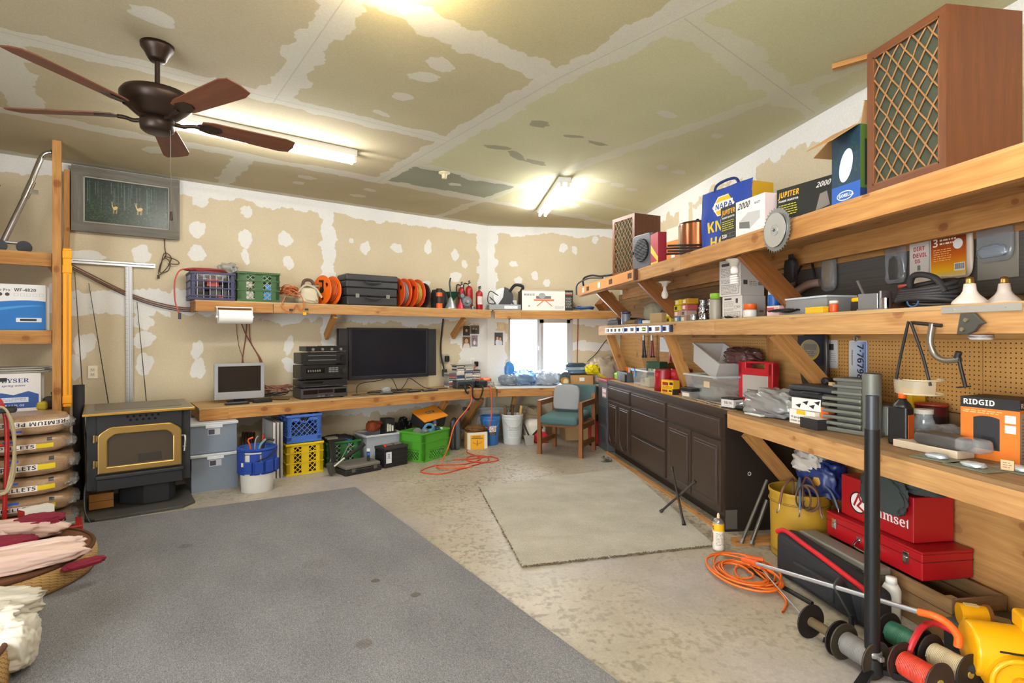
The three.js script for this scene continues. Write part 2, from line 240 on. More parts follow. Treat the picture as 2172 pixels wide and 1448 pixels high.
// plywood lining of the right wall behind the shelves
structure('wall_lining', mg(wb(10.2, 0.9, 0.012, -2.6, 0, 0.006)), PLY, R, [0, 0, 0], 'brown plywood lining behind bench');
structure('wall_lining_001', mg(wb(4.3, 0.6, 0.012, -5.5, 0.93, 0.006)), PLY, R, [0, 0, 0]);
structure('wall_lining_002', mg(wb(5.9, 0.6, 0.012, -0.4, 0.93, 0.006)), PLY, R, [0, 0, 0]);
structure('wall_lining_003', mg(wb(10.2, 0.47, 0.012, -2.6, 1.56, 0.006)), PLY_OLD, R, [0, 0, 0]);

// window in the back wall
{
  const w = new THREE.Group(); w.name = 'window_1'; w.userData = { kind: 'structure', label: 'white sliding window over the bench' }; w.position.set(...B.p(1.515, 0.8, -0.06)); scene.add(w);
  const vin = M('#b4b5b4', 0.45);
  P(w, 'window_frame', mg(bx(0.95, 0.035, 0.1), bx(0.95, 0.035, 0.1, 0, 0.865), bx(0.035, 0.9, 0.1, -0.4575), bx(0.035, 0.9, 0.1, 0.4575)), vin);
  P(w, 'sash', mg(bx(0.46, 0.05, 0.03, 0.225, 0.035, 0.03), bx(0.46, 0.05, 0.03, 0.225, 0.815, 0.03), bx(0.05, 0.83, 0.03, 0.02, 0.035, 0.03), bx(0.05, 0.83, 0.03, 0.415, 0.035, 0.03)), vin);
  P(w, 'meeting_rail', bx(0.065, 0.83, 0.03, -0.01, 0.035, -0.01), vin); P(w, 'latch', bx(0.018, 0.06, 0.02, -0.025, 0.42, 0.045, 0.004), WHITE);
  const glass = M('#ffffff', 0.02, 0, { transmission: 1, thickness: 0 });
  P(w, 'pane', bx(0.43, 0.83, 0.004, -0.225, 0.035, -0.01), glass); P(w, 'pane', bx(0.37, 0.74, 0.004, 0.217, 0.085, 0.03), glass);
}
// snow outside the window
structure('ground_outside', bx(70, 0.1, 70, 0, -0.24, 0), M('#eef1f5', 0.95), W, [0, 0, 0]);

// ================= CARPENTRY =================
// left bench, wall shelf and their braces
const flat = (pts, th) => ext(pts.map(([u, n]) => [u, -n]), th).rotateX(-Math.PI / 2);
{
  const o = T('workbench', 'long pale timber workbench along the drywall holding the television', 'workbench', L, [0, 0, 0]);
  P(o, 'worktop', flat([[0.722, 0.004], [4.385, 0.004], [4.105, 0.6], [0.722, 0.6]], 0.018), PLY_TOP, [0, BENCH_L - 0.018, 0]);
  P(o, 'front_board', wb(0.24, 0.1, 0.038, 0.845, BENCH_L - 0.12, 0.581), FIR); P(o, 'front_board', wb(3.15, 0.1, 0.038, 2.541, BENCH_L - 0.12, 0.581), FIR);
  P(o, 'end_board', wb(0.038, 0.1, 0.55, 0.744, BENCH_L - 0.12, 0.285), FIR);
  P(o, 'back_rail', wb(3.5, 0.09, 0.038, 2.55, BENCH_L - 0.11, 0.024), FIR);
  for (const u of [3.42, 3.95]) P(o, 'brace', wbar([u, 0.2, 0.045], [u, 0.63, 0.5], 0.038, 0.09), FIR);
}
{
  const o = T('workbench', 'timber workbench with white top under the window', 'workbench', B, [0, 0, 0]);
  P(o, 'worktop', flat([[0.76, 0.004], [2.66, 0.004], [2.66, 0.25], [2.02, 0.66], [0.79, 0.66]], 0.018), M('#d5d8da', 0.5), [0, BENCH_L - 0.0175, 0]);
  P(o, 'front_board', wb(1.2, 0.1, 0.038, 1.41, BENCH_L - 0.12, 0.64), FIR);
  for (const u of [1.05, 1.7]) P(o, 'brace', wbar([u, 0.2, 0.045], [u, 0.63, 0.55], 0.038, 0.09), FIR);
}
{
  const o = T('timber_shelf', 'long timber wall shelf above the television holding crates and cord reels', 'shelf', L, [0, 0, 0]);
  P(o, 'shelf_board', flat([[0.715, 0.004], [4.385, 0.004], [4.2, 0.382], [0.715, 0.382]], 0.018), PLY_TOP, [0, SHELF_L - 0.018, 0]);
  P(o, 'front_board', wb(0.7, 0.092, 0.038, 1.07, SHELF_L - 0.111, 0.363), FIR); P(o, 'front_board', wb(2.76, 0.092, 0.038, 2.805, SHELF_L - 0.111, 0.363), FIR_PALE);
  P(o, 'end_board', wb(0.038, 0.092, 0.33, 0.735, SHELF_L - 0.111, 0.176), FIR);
  for (const u of [2.085, 3.795]) P(o, 'brace', wbar([u, 1.42, 0.03], [u, 1.66, 0.33], 0.038, 0.089), FIR);
}
{
  const o = T('timber_shelf', 'short timber wall shelf over the window', 'shelf', B, [0, 0, 0]);
  P(o, 'shelf_board', flat([[0.76, 0.004], [2.66, 0.004], [2.66, 0.38], [0.79, 0.38]], 0.018), PLY_TOP, [0, SHELF_L - 0.0175, 0]);
  P(o, 'front_board', wb(0.36, 0.092, 0.038, 0.985, SHELF_L - 0.111, 0.36), FIR_PALE); P(o, 'front_board', wb(1.48, 0.092, 0.038, 1.907, SHELF_L - 0.111, 0.36), FIR);
}
// right wall: bench, middle shelf, top shelf
{
  const o = T('workbench', 'heavy stained timber workbench beyond the dark cabinets', 'workbench', R, [0, 0, 0]);
  P(o, 'worktop', wb(4.6, 0.02, 0.62, -1.31, BENCH_R - 0.02, 0.325), PLY_OLD);
  P(o, 'front_board', wb(4.6, 0.1, 0.038, -1.31, BENCH_R - 0.121, 0.616), FIR_PALE);
  P(o, 'brace', wbar([-3.5, 0.25, 0.09], [-3.5, 0.76, 0.55], 0.038, 0.089), FIR); P(o, 'brace', wbar([-1.2, 0.25, 0.09], [-1.2, 0.76, 0.55], 0.038, 0.089), FIR);
}
{
  const o = T('timber_shelf', 'middle timber shelf on the plywood wall at eye level', 'shelf', R, [0, 0, 0]);
  P(o, 'shelf_board', wb(7.7, 0.018, 0.61, -2.85, MID_R - 0.018, 0.32), PLY_TOP);
  P(o, 'front_board', wb(2.9, 0.097, 0.038, -5.25, MID_R - 0.116, 0.612), FIR_PALE); P(o, 'front_board', wb(4.8, 0.097, 0.038, -1.398, MID_R - 0.116, 0.612), FIR_PALE);
  P(o, 'back_rail', wb(7.7, 0.09, 0.038, -2.85, MID_R - 0.11, 0.034), FIR);
  for (const [u, y, n] of [[-6.4, 0.98, 0.4], [-4.7, 0.98, 0.4], [-3.13, 0.985, 0.13]]) P(o, 'brace', wbar([u, y, n], [u, 1.45, 0.58], 0.038, 0.1), FIR);
}
{
  const o = T('timber_shelf', 'top timber shelf below the ceiling carrying loudspeakers and cartons', 'shelf', R, [0, 0, 0]);
  P(o, 'shelf_board', wb(7.9, 0.018, 0.82, -2.9, TOP_R - 0.018, 0.425), FIR_PALE);
  P(o, 'front_board', wb(2.95, 0.097, 0.038, -5.375, TOP_R - 0.116, 0.832), FIR_PALE); P(o, 'front_board', wb(4.94, 0.097, 0.038, -1.425, TOP_R - 0.116, 0.832), FIR);
  P(o, 'joist', wb(7.9, 0.12, 0.038, -2.9, TOP_R - 0.139, 0.24), FIR); P(o, 'back_rail', wb(7.9, 0.12, 0.038, -2.9, TOP_R - 0.139, 0.034), FIR);
  for (const u of [-6.13, -4.82, -3.14]) P(o, 'brace', wbar([u, 1.635, 0.45], [u, 1.965, 0.79], 0.038, 0.12), OAK);
}

// carpets
{
  const t = noiseTex(512, (x, y) => { const k = 112 + rr(-26, 26) + 9 * fbm(x * 6, y * 6, 2); return [k, k + 1, k + 4]; }, true);
  const ct = canvas(1536, 1536, (g, w, h) => {
    const im = g.createImageData(w, h), d = im.data; for (let i = 0; i < w * h; i++) { const x = i % w, y = Math.floor(i / w), k = 116 + rr(-30, 30) + 8 * fbm(x * 0.006, y * 0.006, 2) + 7 * N3(x * 0.4, y * 0.12, 3); d[i * 4] = k; d[i * 4 + 1] = k; d[i * 4 + 2] = k + 3; d[i * 4 + 3] = 255; } g.putImageData(im, 0, 0);
    const q = (u, n) => [(u + 0.9) / 2.7 * w, (n - 0.6) / 5.2 * h];
    for (const [p, r] of [[[1.059,0,2.942], 46], [[.448,0,2.121], 24], [[1.262,0,3.388], 14], [[1.369,0,3.683], 16], [[.96,0,3.967], 22]]) { const [x, y] = q(p[0], p[2]); for (let i = 0; i < 900; i++) { const a = rnd() * 6.28, e = Math.sqrt(rnd()) * r; g.fillStyle = 'rgba(74,66,56,0.10)'; g.fillRect(x + Math.cos(a) * e, y + Math.sin(a) * e * 0.5, 2, 2); } }
    for (let i = 0; i < 60; i++) { g.fillStyle = 'rgba(60,55,50,0.35)'; g.fillRect(rnd() * w, rnd() * h, rr(1, 5), rr(1, 2)); }
  });
  const o = T('area_carpet', 'large dark grey carpet laid flat on the concrete', 'carpet', L, [0, 0.001, 0]);
  const cg = flat([[-2.4, 1.0], [-0.07, 1.16], [1.9, 1.43], [1.66, 5.4], [1.5, 7.9], [-2.4, 7.9]], 0.009), cu = cg.attributes.uv; for (let i = 0; i < cu.count; i++) cu.setXY(i, cu.getX(i) / 2.7 + 0.333, 1 + (cu.getY(i) + 0.6) / 5.2);
  ct.wrapS = ct.wrapT = THREE.RepeatWrapping;
  P(o, 'carpet_pile', cg, new THREE.MeshStandardMaterial({ map: ct, roughness: 1 }));
}
{
  const t = noiseTex(512, (x, y) => { const k = 176 + rr(-20, 20) + 12 * fbm(x * 5, y * 5, 7); return [k, k - 5, k - 18]; }, true);
  const pts = [[.412,0,-5.075], [.533,0,-3.301], [1.879,0,-3.451], [2.036,0,-5.57], [1.316,0,-5.377]].map((p) => [p[0], -p[2]]);
  const o = T('carpet_remnant', 'pale beige carpet remnant with frayed edge beside the dark cabinets', 'carpet', W, [0, 0.001, 0]);
  t.repeat.set(0.8, 0.8);
  P(o, 'carpet_pile', ext(pts, 0.012).rotateX(-Math.PI / 2), new THREE.MeshStandardMaterial({ map: t, roughness: 1 }));
  const fr = []; const [a, b, c] = [pts[1], pts[2], pts[0]];
  for (const [s, e, n] of [[a, b, 420], [c, a, 160]]) for (let i = 0; i < n; i++) { const t2 = rnd(), x = s[0] + (e[0] - s[0]) * t2, z = -(s[1] + (e[1] - s[1]) * t2); fr.push(bar([x, 0.004, z], [x + rr(-0.015, 0.015), rr(0.002, 0.014), z + rr(0.0, 0.018)], 0.004)); }
  const f = P(o, 'frayed_edge', mg(fr), M('#6f5f48', 0.95)); f.userData.kind = 'stuff';
}

// ================= LAMPS =================
function fluorescent(label, fr, u0, n0, u1, n1, group) {
  const du = u1 - u0, dn = n1 - n0, len = Math.hypot(du, dn), o = T('ceiling_light', label, 'light', fr, [(u0 + u1) / 2, H, (n0 + n1) / 2], -Math.atan2(dn, du), group);
  P(o, 'housing', bx(len, 0.055, 0.13, 0, -0.055, 0, 0.006), M('#e8e8e6', 0.5));
  for (const s of [-1, 1]) P(o, 'lamp_holder', mg(bx(0.02, 0.045, 0.03, s * (len / 2 - 0.012), -0.1, -0.035, 0.003), bx(0.02, 0.045, 0.03, s * (len / 2 - 0.012), -0.1, 0.035, 0.003)), M('#ecece4', 0.4));
  const glow = new THREE.MeshStandardMaterial({ color: '#ffffff', emissive: TUBE_COLOR, emissiveIntensity: 3.2, roughness: 0.4 });
  for (const s of [-1, 1]) P(o, 'fluorescent_tube', rod([-len / 2 + 0.02, -0.085, s * 0.035], [len / 2 - 0.02, -0.085, s * 0.035], 0.014), glow);
  const l = new THREE.RectAreaLight(TUBE_COLOR, TUBE_POWER, len, 0.11); l.position.set(0, -0.106, 0); l.rotation.x = -Math.PI / 2; o.add(l);
  for (const k of [-0.42, -0.28, -0.14, 0, 0.14, 0.28, 0.42]) { const q = new THREE.PointLight(TUBE_COLOR, TUBE_GLOW, 0, 2); q.position.set(k * len, -0.135, 0); q.castShadow = true; q.shadow.radius = 2; o.add(q); }
  return o;
}
fluorescent('long fluorescent tube light seen past the ceiling fan', L, 0.42, 1.88, 1.72, 1.88);
fluorescent('short fluorescent strip light near the far corner', W, 1.31, -6.56, 1.27, -5.22);
fluorescent('fluorescent light out of view over the grey carpet', L, 0.4, 6.0, 1.7, 6.0);
fluorescent('fluorescent light out of view over the near bench', W, 0.5, -0.9, 0.5, 0.4);
function lampHolder(label, fr, u, n, lit) {
  const o = T('ceiling_lampholder', label, 'lampholder', fr, [u, H, n]);
  P(o, 'porcelain_base', lathe([[0, 0], [0.055, 0], [0.055, -0.012], [0.035, -0.022], [0.024, -0.03], [0.024, -0.06], [0, -0.06]].reverse()), M('#d9cda6', 0.35));
  if (lit) {
    P(o, 'bulb', lathe([[0, -0.16], [0.02, -0.155], [0.03, -0.13], [0.026, -0.1], [0.014, -0.07], [0.013, -0.055], [0, -0.055]]), new THREE.MeshStandardMaterial({ color: '#fff', emissive: WARM, emissiveIntensity: 8 }));
    const l = new THREE.PointLight(WARM, 1.8, 0, 2); l.position.set(0, -0.12, 0); l.castShadow = true; o.add(l);
  }
  return o;
}
lampHolder('empty cream porcelain lampholder on the grey ceiling patch', L, 2.62, 1.84, false);
lampHolder('lit warm bulb in a ceiling holder just above the picture', L, 1.05, 4.2, true);

// ================= LEFT SIDE =================
// ceiling fan
{
  const o = T('ceiling_fan', 'dark bronze ceiling fan with five brown wooden blades', 'ceiling fan', L, [0.24, H, 2.88]);
  const br = M('#3a2c24', 0.4, 0.5), bladeM = wood([122, 74, 50], [84, 46, 30], 0.5, { knots: 0 });
  P(o, 'mounting_cup', lathe([[0, -0.09], [0.035, -0.09], [0.045, -0.075], [0.06, -0.045], [0.078, -0.02], [0.08, 0], [0, 0]]), br);
  P(o, 'down_rod', rod([0, -0.26, 0], [0, -0.07, 0], 0.013), br);
  P(o, 'motor_housing', lathe([[0, -0.40], [0.07, -0.40], [0.1, -0.385], [0.15, -0.34], [0.165, -0.325], [0.172, -0.3], [0.172, -0.285], [0.16, -0.265], [0.09, -0.255], [0.03, -0.245], [0, -0.245]], 40), br);
  P(o, 'switch_housing', lathe([[0, -0.475], [0.06, -0.475], [0.078, -0.46], [0.083, -0.43], [0.08, -0.4], [0, -0.4]], 32), br);
  for (let i = 0; i < 5; i++) {
    const a = (5 + i * 72) * Math.PI / 180, b = new THREE.Group(); b.name = 'fan_blade'; b.position.y = -0.385; b.rotation.y = a; o.add(b);
    const sh = shape([[0.21, -0.045], [0.26, -0.06], [0.66, -0.075], [0.715, -0.06], [0.725, 0], [0.715, 0.06], [0.66, 0.075], [0.26, 0.06], [0.21, 0.045]]);
    P(b, 'blade_board', ext(sh, 0.007, 0.002).rotateX(-Math.PI / 2 - 0.22), bladeM);
    P(b, 'blade_iron', mg(tube([[0.06, -0.02, 0], [0.12, -0.025, 0], [0.16, -0.012, 0], [0.2, -0.006, 0]], 0.011), ext(shape([[0.19, -0.02], [0.24, -0.042], [0.3, -0.03], [0.32, 0], [0.3, 0.03], [0.24, 0.042], [0.19, 0.02]]), 0.006).rotateX(-Math.PI / 2 - 0.22).translate(0, -0.008, 0)), br);
  }
  P(o, 'pull_chain', rod([0.06, -0.9, 0.05], [0.055, -0.46, 0.05], 0.0014), M('#6d6658', 0.4, 0.6)); P(o, 'chain_fob', lathe([[0, -0.95], [0.008, -0.945], [0.006, -0.9], [0, -0.9]], 10).translate(0.06, 0, 0.05), br);
}
// framed picture: a dark wood with two deer
{
  const o = T('framed_picture', 'framed forest picture in a wide weathered grey frame', 'picture', L, [0.2, 2.385, 0.03]); const w = 0.84, h = 0.595;
  const pic = print(512, 320, (g, a, b) => {
    fillBg(g, a, b, '#16261c'); for (let i = 0; i < 900; i++) { const x = rnd() * a, y = rnd() * b * 0.75; g.fillStyle = `rgba(${rr(30, 90)},${rr(70, 130)},${rr(60, 100)},${rr(0.05, 0.3)})`; g.fillRect(x, y, rr(2, 14), rr(2, 12)); }
    for (let i = 0; i < 34; i++) { const x = rnd() * a; g.fillStyle = `rgba(${rr(120, 180)},${rr(150, 190)},${rr(130, 160)},${rr(0.1, 0.55)})`; g.fillRect(x, rr(0, 60), rr(1.5, 5), rr(80, 200)); }
    for (let i = 0; i < 1400; i++) { g.fillStyle = `rgba(${rr(40, 150)},${rr(90, 160)},${rr(50, 80)},${rr(0.1, 0.4)})`; g.fillRect(rnd() * a, b * 0.6 + rnd() * b * 0.4, rr(2, 9), rr(1, 4)); }
    const deer = (x, y, k) => { g.save(); g.translate(x, y); g.scale(k, 1); g.fillStyle = '#c9a864'; g.strokeStyle = '#c9a864'; g.lineWidth = 4; g.beginPath(); g.ellipse(0, 0, 26, 13, 0.25, 0, 7); g.fill(); g.beginPath(); g.moveTo(18, 0); g.lineTo(32, -28); g.lineTo(42, -26); g.lineTo(28, 6); g.fill(); g.beginPath(); for (const q of [-18, -10, 12, 20]) { g.moveTo(q, 6); g.lineTo(q + 4, 42); } g.moveTo(34, -28); g.lineTo(26, -46); g.moveTo(37, -28); g.lineTo(46, -46); g.stroke(); g.restore(); };
    for (let i = 0; i < 700; i++) { g.fillStyle = `rgba(${rr(60, 130)},${rr(110, 170)},${rr(60, 110)},${rr(0.08, 0.3)})`; g.beginPath(); g.ellipse(rnd() * a, b * 0.45 + rnd() * b * 0.5, rr(2, 9), rr(1, 4), rnd() * 3, 0, 7); g.fill(); } deer(180, 200, -0.55); deer(330, 190, -0.7);
  }, 0.35);
  const fm = wood([120, 116, 106], [82, 78, 70], 0.85, { knots: 3 });
  const bars = [[w, 0.085, 0, 0], [w, 0.085, 0, h - 0.085]];
  for (const [bw, bh, x, y] of bars) P(o, 'frame_rail', wb(bw, bh, 0.03, x, y, 0.02), fm);
  for (const s of [-1, 1]) P(o, 'frame_stile', wb(0.085, h - 0.17, 0.03, s * (w / 2 - 0.0425), 0.085, 0.02), fm);
  P(o, 'inner_liner', mg(bx(w - 0.17, 0.012, 0.02, 0, 0.085, 0.012), bx(w - 0.17, 0.012, 0.02, 0, h - 0.097, 0.012), bx(0.012, h - 0.17, 0.02, -w / 2 + 0.091, 0.085, 0.012), bx(0.012, h - 0.17, 0.02, w / 2 - 0.091, 0.085, 0.012)), M('#9a988c', 0.7));
  P(o, 'canvas_print', bx(w - 0.19, h - 0.19, 0.004, 0, 0.095, 0.008), pic);
  
}
// corner shelving on posts
{
  const o = T('shelving_unit', 'timber post shelving in the corner beside the stove', 'shelving', L, [0, 0, 0]);
  P(o, 'post', wb(0.055, 2.998, 0.085, -0.287, 0, 0.66), FIR); P(o, 'post', wb(0.04, 2.92, 0.085, -0.25, 0, 0.045), FIR);
  for (const y of [2.095, 1.475, 0.83]) { P(o, 'shelf_board', wb(1.9, 0.018, 0.66, -1.27, y - 0.018, 0.34), PLY); P(o, 'front_board', wb(1.9, 0.09, 0.038, -1.27, y - 0.108, 0.655), FIR); P(o, 'side_board', wb(0.038, 0.09, 0.6, -0.33, y - 0.108, 0.33), FIR); }
  P(o, 'post', wb(0.055, 2.998, 0.085, -2.0, 0, 0.745), FIR);
}
{
  const o = T('level_case', 'long yellow plastic case hanging beside the timber post', 'case', L, [-0.225, 0.85, 0.66]);
  P(o, 'case_body', bx(0.055, 1.29, 0.05, 0, 0, 0, 0.008), M('#f0a400', 0.45)); for (const y of [0.06, 1.12, 1.24]) P(o, 'clamp_band', bx(0.064, 0.07, 0.06, 0, y - 0.035, 0, 0.01), M('#f2a200', 0.4)); P(o, 'groove', bx(0.012, 0.98, 0.004, 0.006, 0.1, 0.026), M('#c88400', 0.6)); P(o, 'hook', rod([-0.05, 1.3, 0], [0.04, 1.3, 0], 0.002), STEEL);
  P(o, 'hanging_bracket', bx(0.006, 0.03, 0.03, -0.0295, 1.22, 0), STEEL);
}
// things on the corner shelves
{
  const o = T('printer_carton', 'white and blue printer carton on the corner shelf', 'carton', L, [-0.64, 1.475, 0.42]);
  const f = print(512, 320, (g, w, h) => { fillBg(g, w, h, '#eef0f2'); g.fillStyle = '#1f74c4'; g.beginPath(); g.moveTo(0, 150); g.bezierCurveTo(150, 160, 330, 90, w, 118); g.lineTo(w, h); g.lineTo(0, h); g.fill(); g.fillStyle = 'rgba(90,170,230,0.7)'; g.beginPath(); g.moveTo(0, 205); g.bezierCurveTo(200, 190, 350, 130, w, 150); g.bezierCurveTo(350, 150, 200, 215, 0, 218); g.fill(); txt(g, 'WorkForce Pro', 150, 50, 24, '#666'); txt(g, 'WF-4820', 340, 50, 30, '#444'); for (let i = 0; i < 4; i++) { g.fillStyle = '#444'; g.beginPath(); g.arc(190 + i * 38, 72, 12, 0, 7); g.fill(); } for (let i = 0; i < 5; i++) { g.strokeStyle = '#999'; g.strokeRect(340 + i * 34, 64, 22, 18); } lines(g, 20, 225, 230, 9, 9, 'rgba(230,240,255,.7)', 3); g.fillStyle = '#dfe9f5'; g.fillRect(350, 235, 140, 30); g.fillStyle = '#222'; g.fillRect(372, 242, 90, 15); });
  pbox(o, 'carton_body', 0.56, 0.36, 0.4, M('#e8e9ea', 0.7), { pz: f });
}
{
  const o = T('beverage_carton', 'white and blue bottled water carton on the bottom corner shelf', 'carton', L, [-0.56, 0.83, 0.46]);
  const f = print(384, 384, (g, w, h) => { fillBg(g, w, h, '#e9e9ea'); txt(g, 'GEYSER', 190, 90, 56, '#243c74', { font: 'serif', align: 'center' }); txt(g, 'spring water', 200, 130, 26, '#4a5c88', { align: 'center', style: 'italic bold' }); g.fillStyle = '#2c56a0'; g.beginPath(); g.moveTo(20, 230); g.lineTo(120, 190); g.lineTo(200, 215); g.lineTo(300, 180); g.lineTo(370, 215); g.lineTo(370, 350); g.lineTo(20, 350); g.fill(); g.fillStyle = '#dfe6f2'; g.fillRect(120, 240, 180, 50); lines(g, 130, 250, 160, 3, 12, '#3a5a94', 3); txt(g, '48 / 7 FL OZ', 130, 330, 26, '#dde6f5'); });
  pbox(o, 'carton_body', 0.34, 0.3, 0.3, M('#dcdcdc', 0.75), { pz: f, px: M('#e4e2de', 0.8) });
  P(o, 'hand_hole', bx(0.1, 0.03, 0.002, -0.08, 0.24, 0.151, 0.0009), BLACK);
}
for (let i = 0; i < 6; i++) { const o = T('paper_stack', ['topmost of the loose flattened papers above the water carton', 'second flattened paper folder above the water carton', 'third flattened paper folder above the water carton', 'fourth flattened paper folder above the water carton', 'fifth flattened paper folder above the water carton', 'lowest flattened folder resting on the water carton'][i], 'paper', L, [-0.55 + rr(-0.01, 0.02), 1.131 + (5 - i) * 0.008, 0.45], rr(-0.12, 0.12), 'flattened papers on the water carton'); P(o, 'sheet', bx(0.4, 0.006, 0.3, 0, 0, 0, 0.002), M(['#b9b7b0', '#8c8a86', '#d4d2cc', '#9a968c', '#c8c4ba', '#a8a49a'][i], 0.8)); }
{
  const o = T('folding_cart', 'chrome tube folding cart with small wheels on the upper corner shelf', 'cart', L, [-0.5, 2.095, 0.45]);
  P(o, 'lower_tube', rod([-0.13, 0.08, 0], [0.02, 0.52, 0], 0.022, 0.02, 14), M('#a9a3a0', 0.3, 0.8)); P(o, 'clamp', mg(rod([0.0, 0.46, 0], [0.045, 0.6, 0], 0.027, 0.027, 14), bx(0.05, 0.03, 0.05, 0.06, 0.5, 0)), CHROME);
  P(o, 'upper_tube', tube([[0.03, 0.56, 0], [0.075, 0.72, 0], [0.11, 0.82, 0], [0.14, 0.85, 0.01], [0.17, 0.86, 0.02]], 0.02, 30, 12), CHROME);
  P(o, 'axle_bracket', mg(bx(0.16, 0.02, 0.06, -0.09, 0.075, 0, 0.006), bx(0.02, 0.07, 0.05, -0.15, 0.02, 0)), STEEL);
  for (const x of [-0.15, 0.0]) P(o, 'wheel', mv(new THREE.CylinderGeometry(0.05, 0.05, 0.025, 24).rotateX(Math.PI / 2), x, 0.05, 0.04), M('#3a3d44', 0.6));
}
{ const o = T('golf_bag', 'dark padded bag strapped beside the chrome cart', 'bag', L, [-0.8, 2.095, 0.36]); P(o, 'bag_body', lump(0.26, 0.56, 0.26, { sq: 0.5, amp: 0.05 }), M('#2a2422', 0.8)); P(o, 'strap', mg(rod([0.02, 0.54, 0.11], [0.16, 0.52, 0.16], 0.007), rod([0.02, 0.5, 0.13], [0.16, 0.49, 0.18], 0.006)), BLACK); P(o, 'side_pocket', lump(0.12, 0.4, 0.1, { sq: 0.5 }), M('#8a7068', 0.8), [0.08, 0.02, 0.12]); }
{ const o = T('work_glove', 'grey work glove with yellow cuff on the bottom shelf', 'glove', L, [-0.335, 0.83, 0.5]); P(o, 'palm', lump(0.1, 0.1, 0.12, { sq: 0.6, seed: 3 }), M('#4a4a46', 0.9)); P(o, 'cuff', lump(0.07, 0.07, 0.09, { sq: 0.6, seed: 4 }), M('#c7b437', 0.8), [-0.05, 0, 0.08]); for (let i = 0; i < 4; i++) P(o, 'finger', mv(new THREE.CapsuleGeometry(0.011, 0.05, 4, 8).rotateZ(0.5 - i * 0.2), 0.02 + i * 0.012, 0.1 + i * 0.005, -0.02 + i * 0.02), M('#4a4a46', 0.9)); }
// things standing against the drywall behind the stove
{
  const o = T('drywall_square', 'aluminium drywall T-square leaning on the wall above the stove', 'square', L, [0.215, 0.8, 0.02]);
  const ruler = print(64, 1024, (g, w, h) => { fillBg(g, w, h, '#b3b5b8'); g.fillStyle = '#444'; for (let i = 0; i < 128; i++) g.fillRect(i % 4 ? 6 : 0, i * 8, i % 4 ? 8 : 18, 2), g.fillRect(w - 14, i * 8, 8, 2); g.fillStyle = '#8d8f92'; g.fillRect(28, 0, 8, h); }, 0.4, { metalness: 0.6 });
  P(o, 'blade', bx(0.052, 1.3, 0.004), ruler, [0, 0, 0.01], [0.0, 0, 0.006]); P(o, 'head', bx(0.64, 0.042, 0.014, -0.115, 1.29, 0.01, 0.002), M('#c4c6c8', 0.35, 0.7)); P(o, 'graduations', bx(0.62, 0.006, 0.002, -0.115, 1.31, 0.018), M('#4a4a4c', 0.6));
}
[[[-.196,2.017], [-.109,.768], 'black fishing rod nearest the yellow case'], [[-.095,1.916], [.097,.809], 'fishing rod leaning between the outlet and the T-square'], [[.272,1.756], [.367,.798], 'short fishing rod leaning just past the T-square']].forEach(([a, b, lab]) => {
  const o = T('fishing_rod', lab, 'fishing rod', L, [b[0], 0, 0.06], 0, 'fishing rods on the drywall'), dx = a[0] - b[0], k = b[1] / (a[1] - b[1]), bot = [-dx * k * 0.4, 0.02, 0.14];
  P(o, 'rod_blank', rod(bot, [dx, a[1], -0.04], 0.006, 0.0025, 8), M('#241c18', 0.35));
  for (const t of [0.45, 0.62, 0.76, 0.88, 0.97]) { const q = bot.map((v, i) => v + ([dx, a[1], -0.04][i] - v) * t); P(o, 'line_guide', mv(tor(0.009, 0.0018, 6.3, 5, 10), q[0] - 0.012, q[1], q[2] + 0.005), STEEL); }
  P(o, 'handle', rod(bot, bot.map((v, i) => v + ([dx, a[1], -0.04][i] - v) * 0.14), 0.013), M('#8a6a46', 0.8));
});
{ const o = T('pipe_offcut', 'black pipe offcut standing between the pellets and the stove', 'pipe', L, [-0.16, 0, 0.3]); P(o, 'pipe_wall', lathe([[0.038, 0], [0.042, 0], [0.042, 1.0], [0.038, 1.0], [0.038, 0]], 20), M('#2e3036', 0.5)); }
{ const o = T('wall_outlet', 'cream double wall outlet above the stove', 'outlet', L, [-0.066, 1.031, 0]); P(o, 'cover_plate', bx(0.075, 0.12, 0.008, 0, 0, 0.004, 0.003), M('#e8dfc8', 0.4)); for (const y of [0.022, 0.066]) { const r = P(o, 'receptacle', bx(0.034, 0.032, 0.004, 0, y, 0.009, 0.0015), M('#dcd2b8', 0.4)); P(r, 'slot', mg(bx(0.003, 0.01, 0.002, -0.007, y + 0.014, 0.0115), bx(0.003, 0.01, 0.002, 0.007, y + 0.014, 0.0115), bx(0.005, 0.005, 0.002, 0, y + 0.005, 0.0115)), BLACK); } }
{ const o = T('wall_cable', 'brown cables sagging across the wall behind the T-square', 'cable', L, [0, 0, 0]); for (const [d, r] of [[0, 0.007], [0.02, 0.006], [-0.018, 0.004]]) P(o, 'cable_run', tube([[-.24,2.071, 0.02], [-.054,1.963, 0.02], [.196,1.827, 0.006], [.422,1.74, 0.014], [.681,1.692, 0.02], [.785,1.705, 0.05]].map(([u, y, n]) => [u, y + d, n + 0.012]), r, 40), M(d < 0 ? '#3a2a22' : '#6e4a3a', 0.6)); }
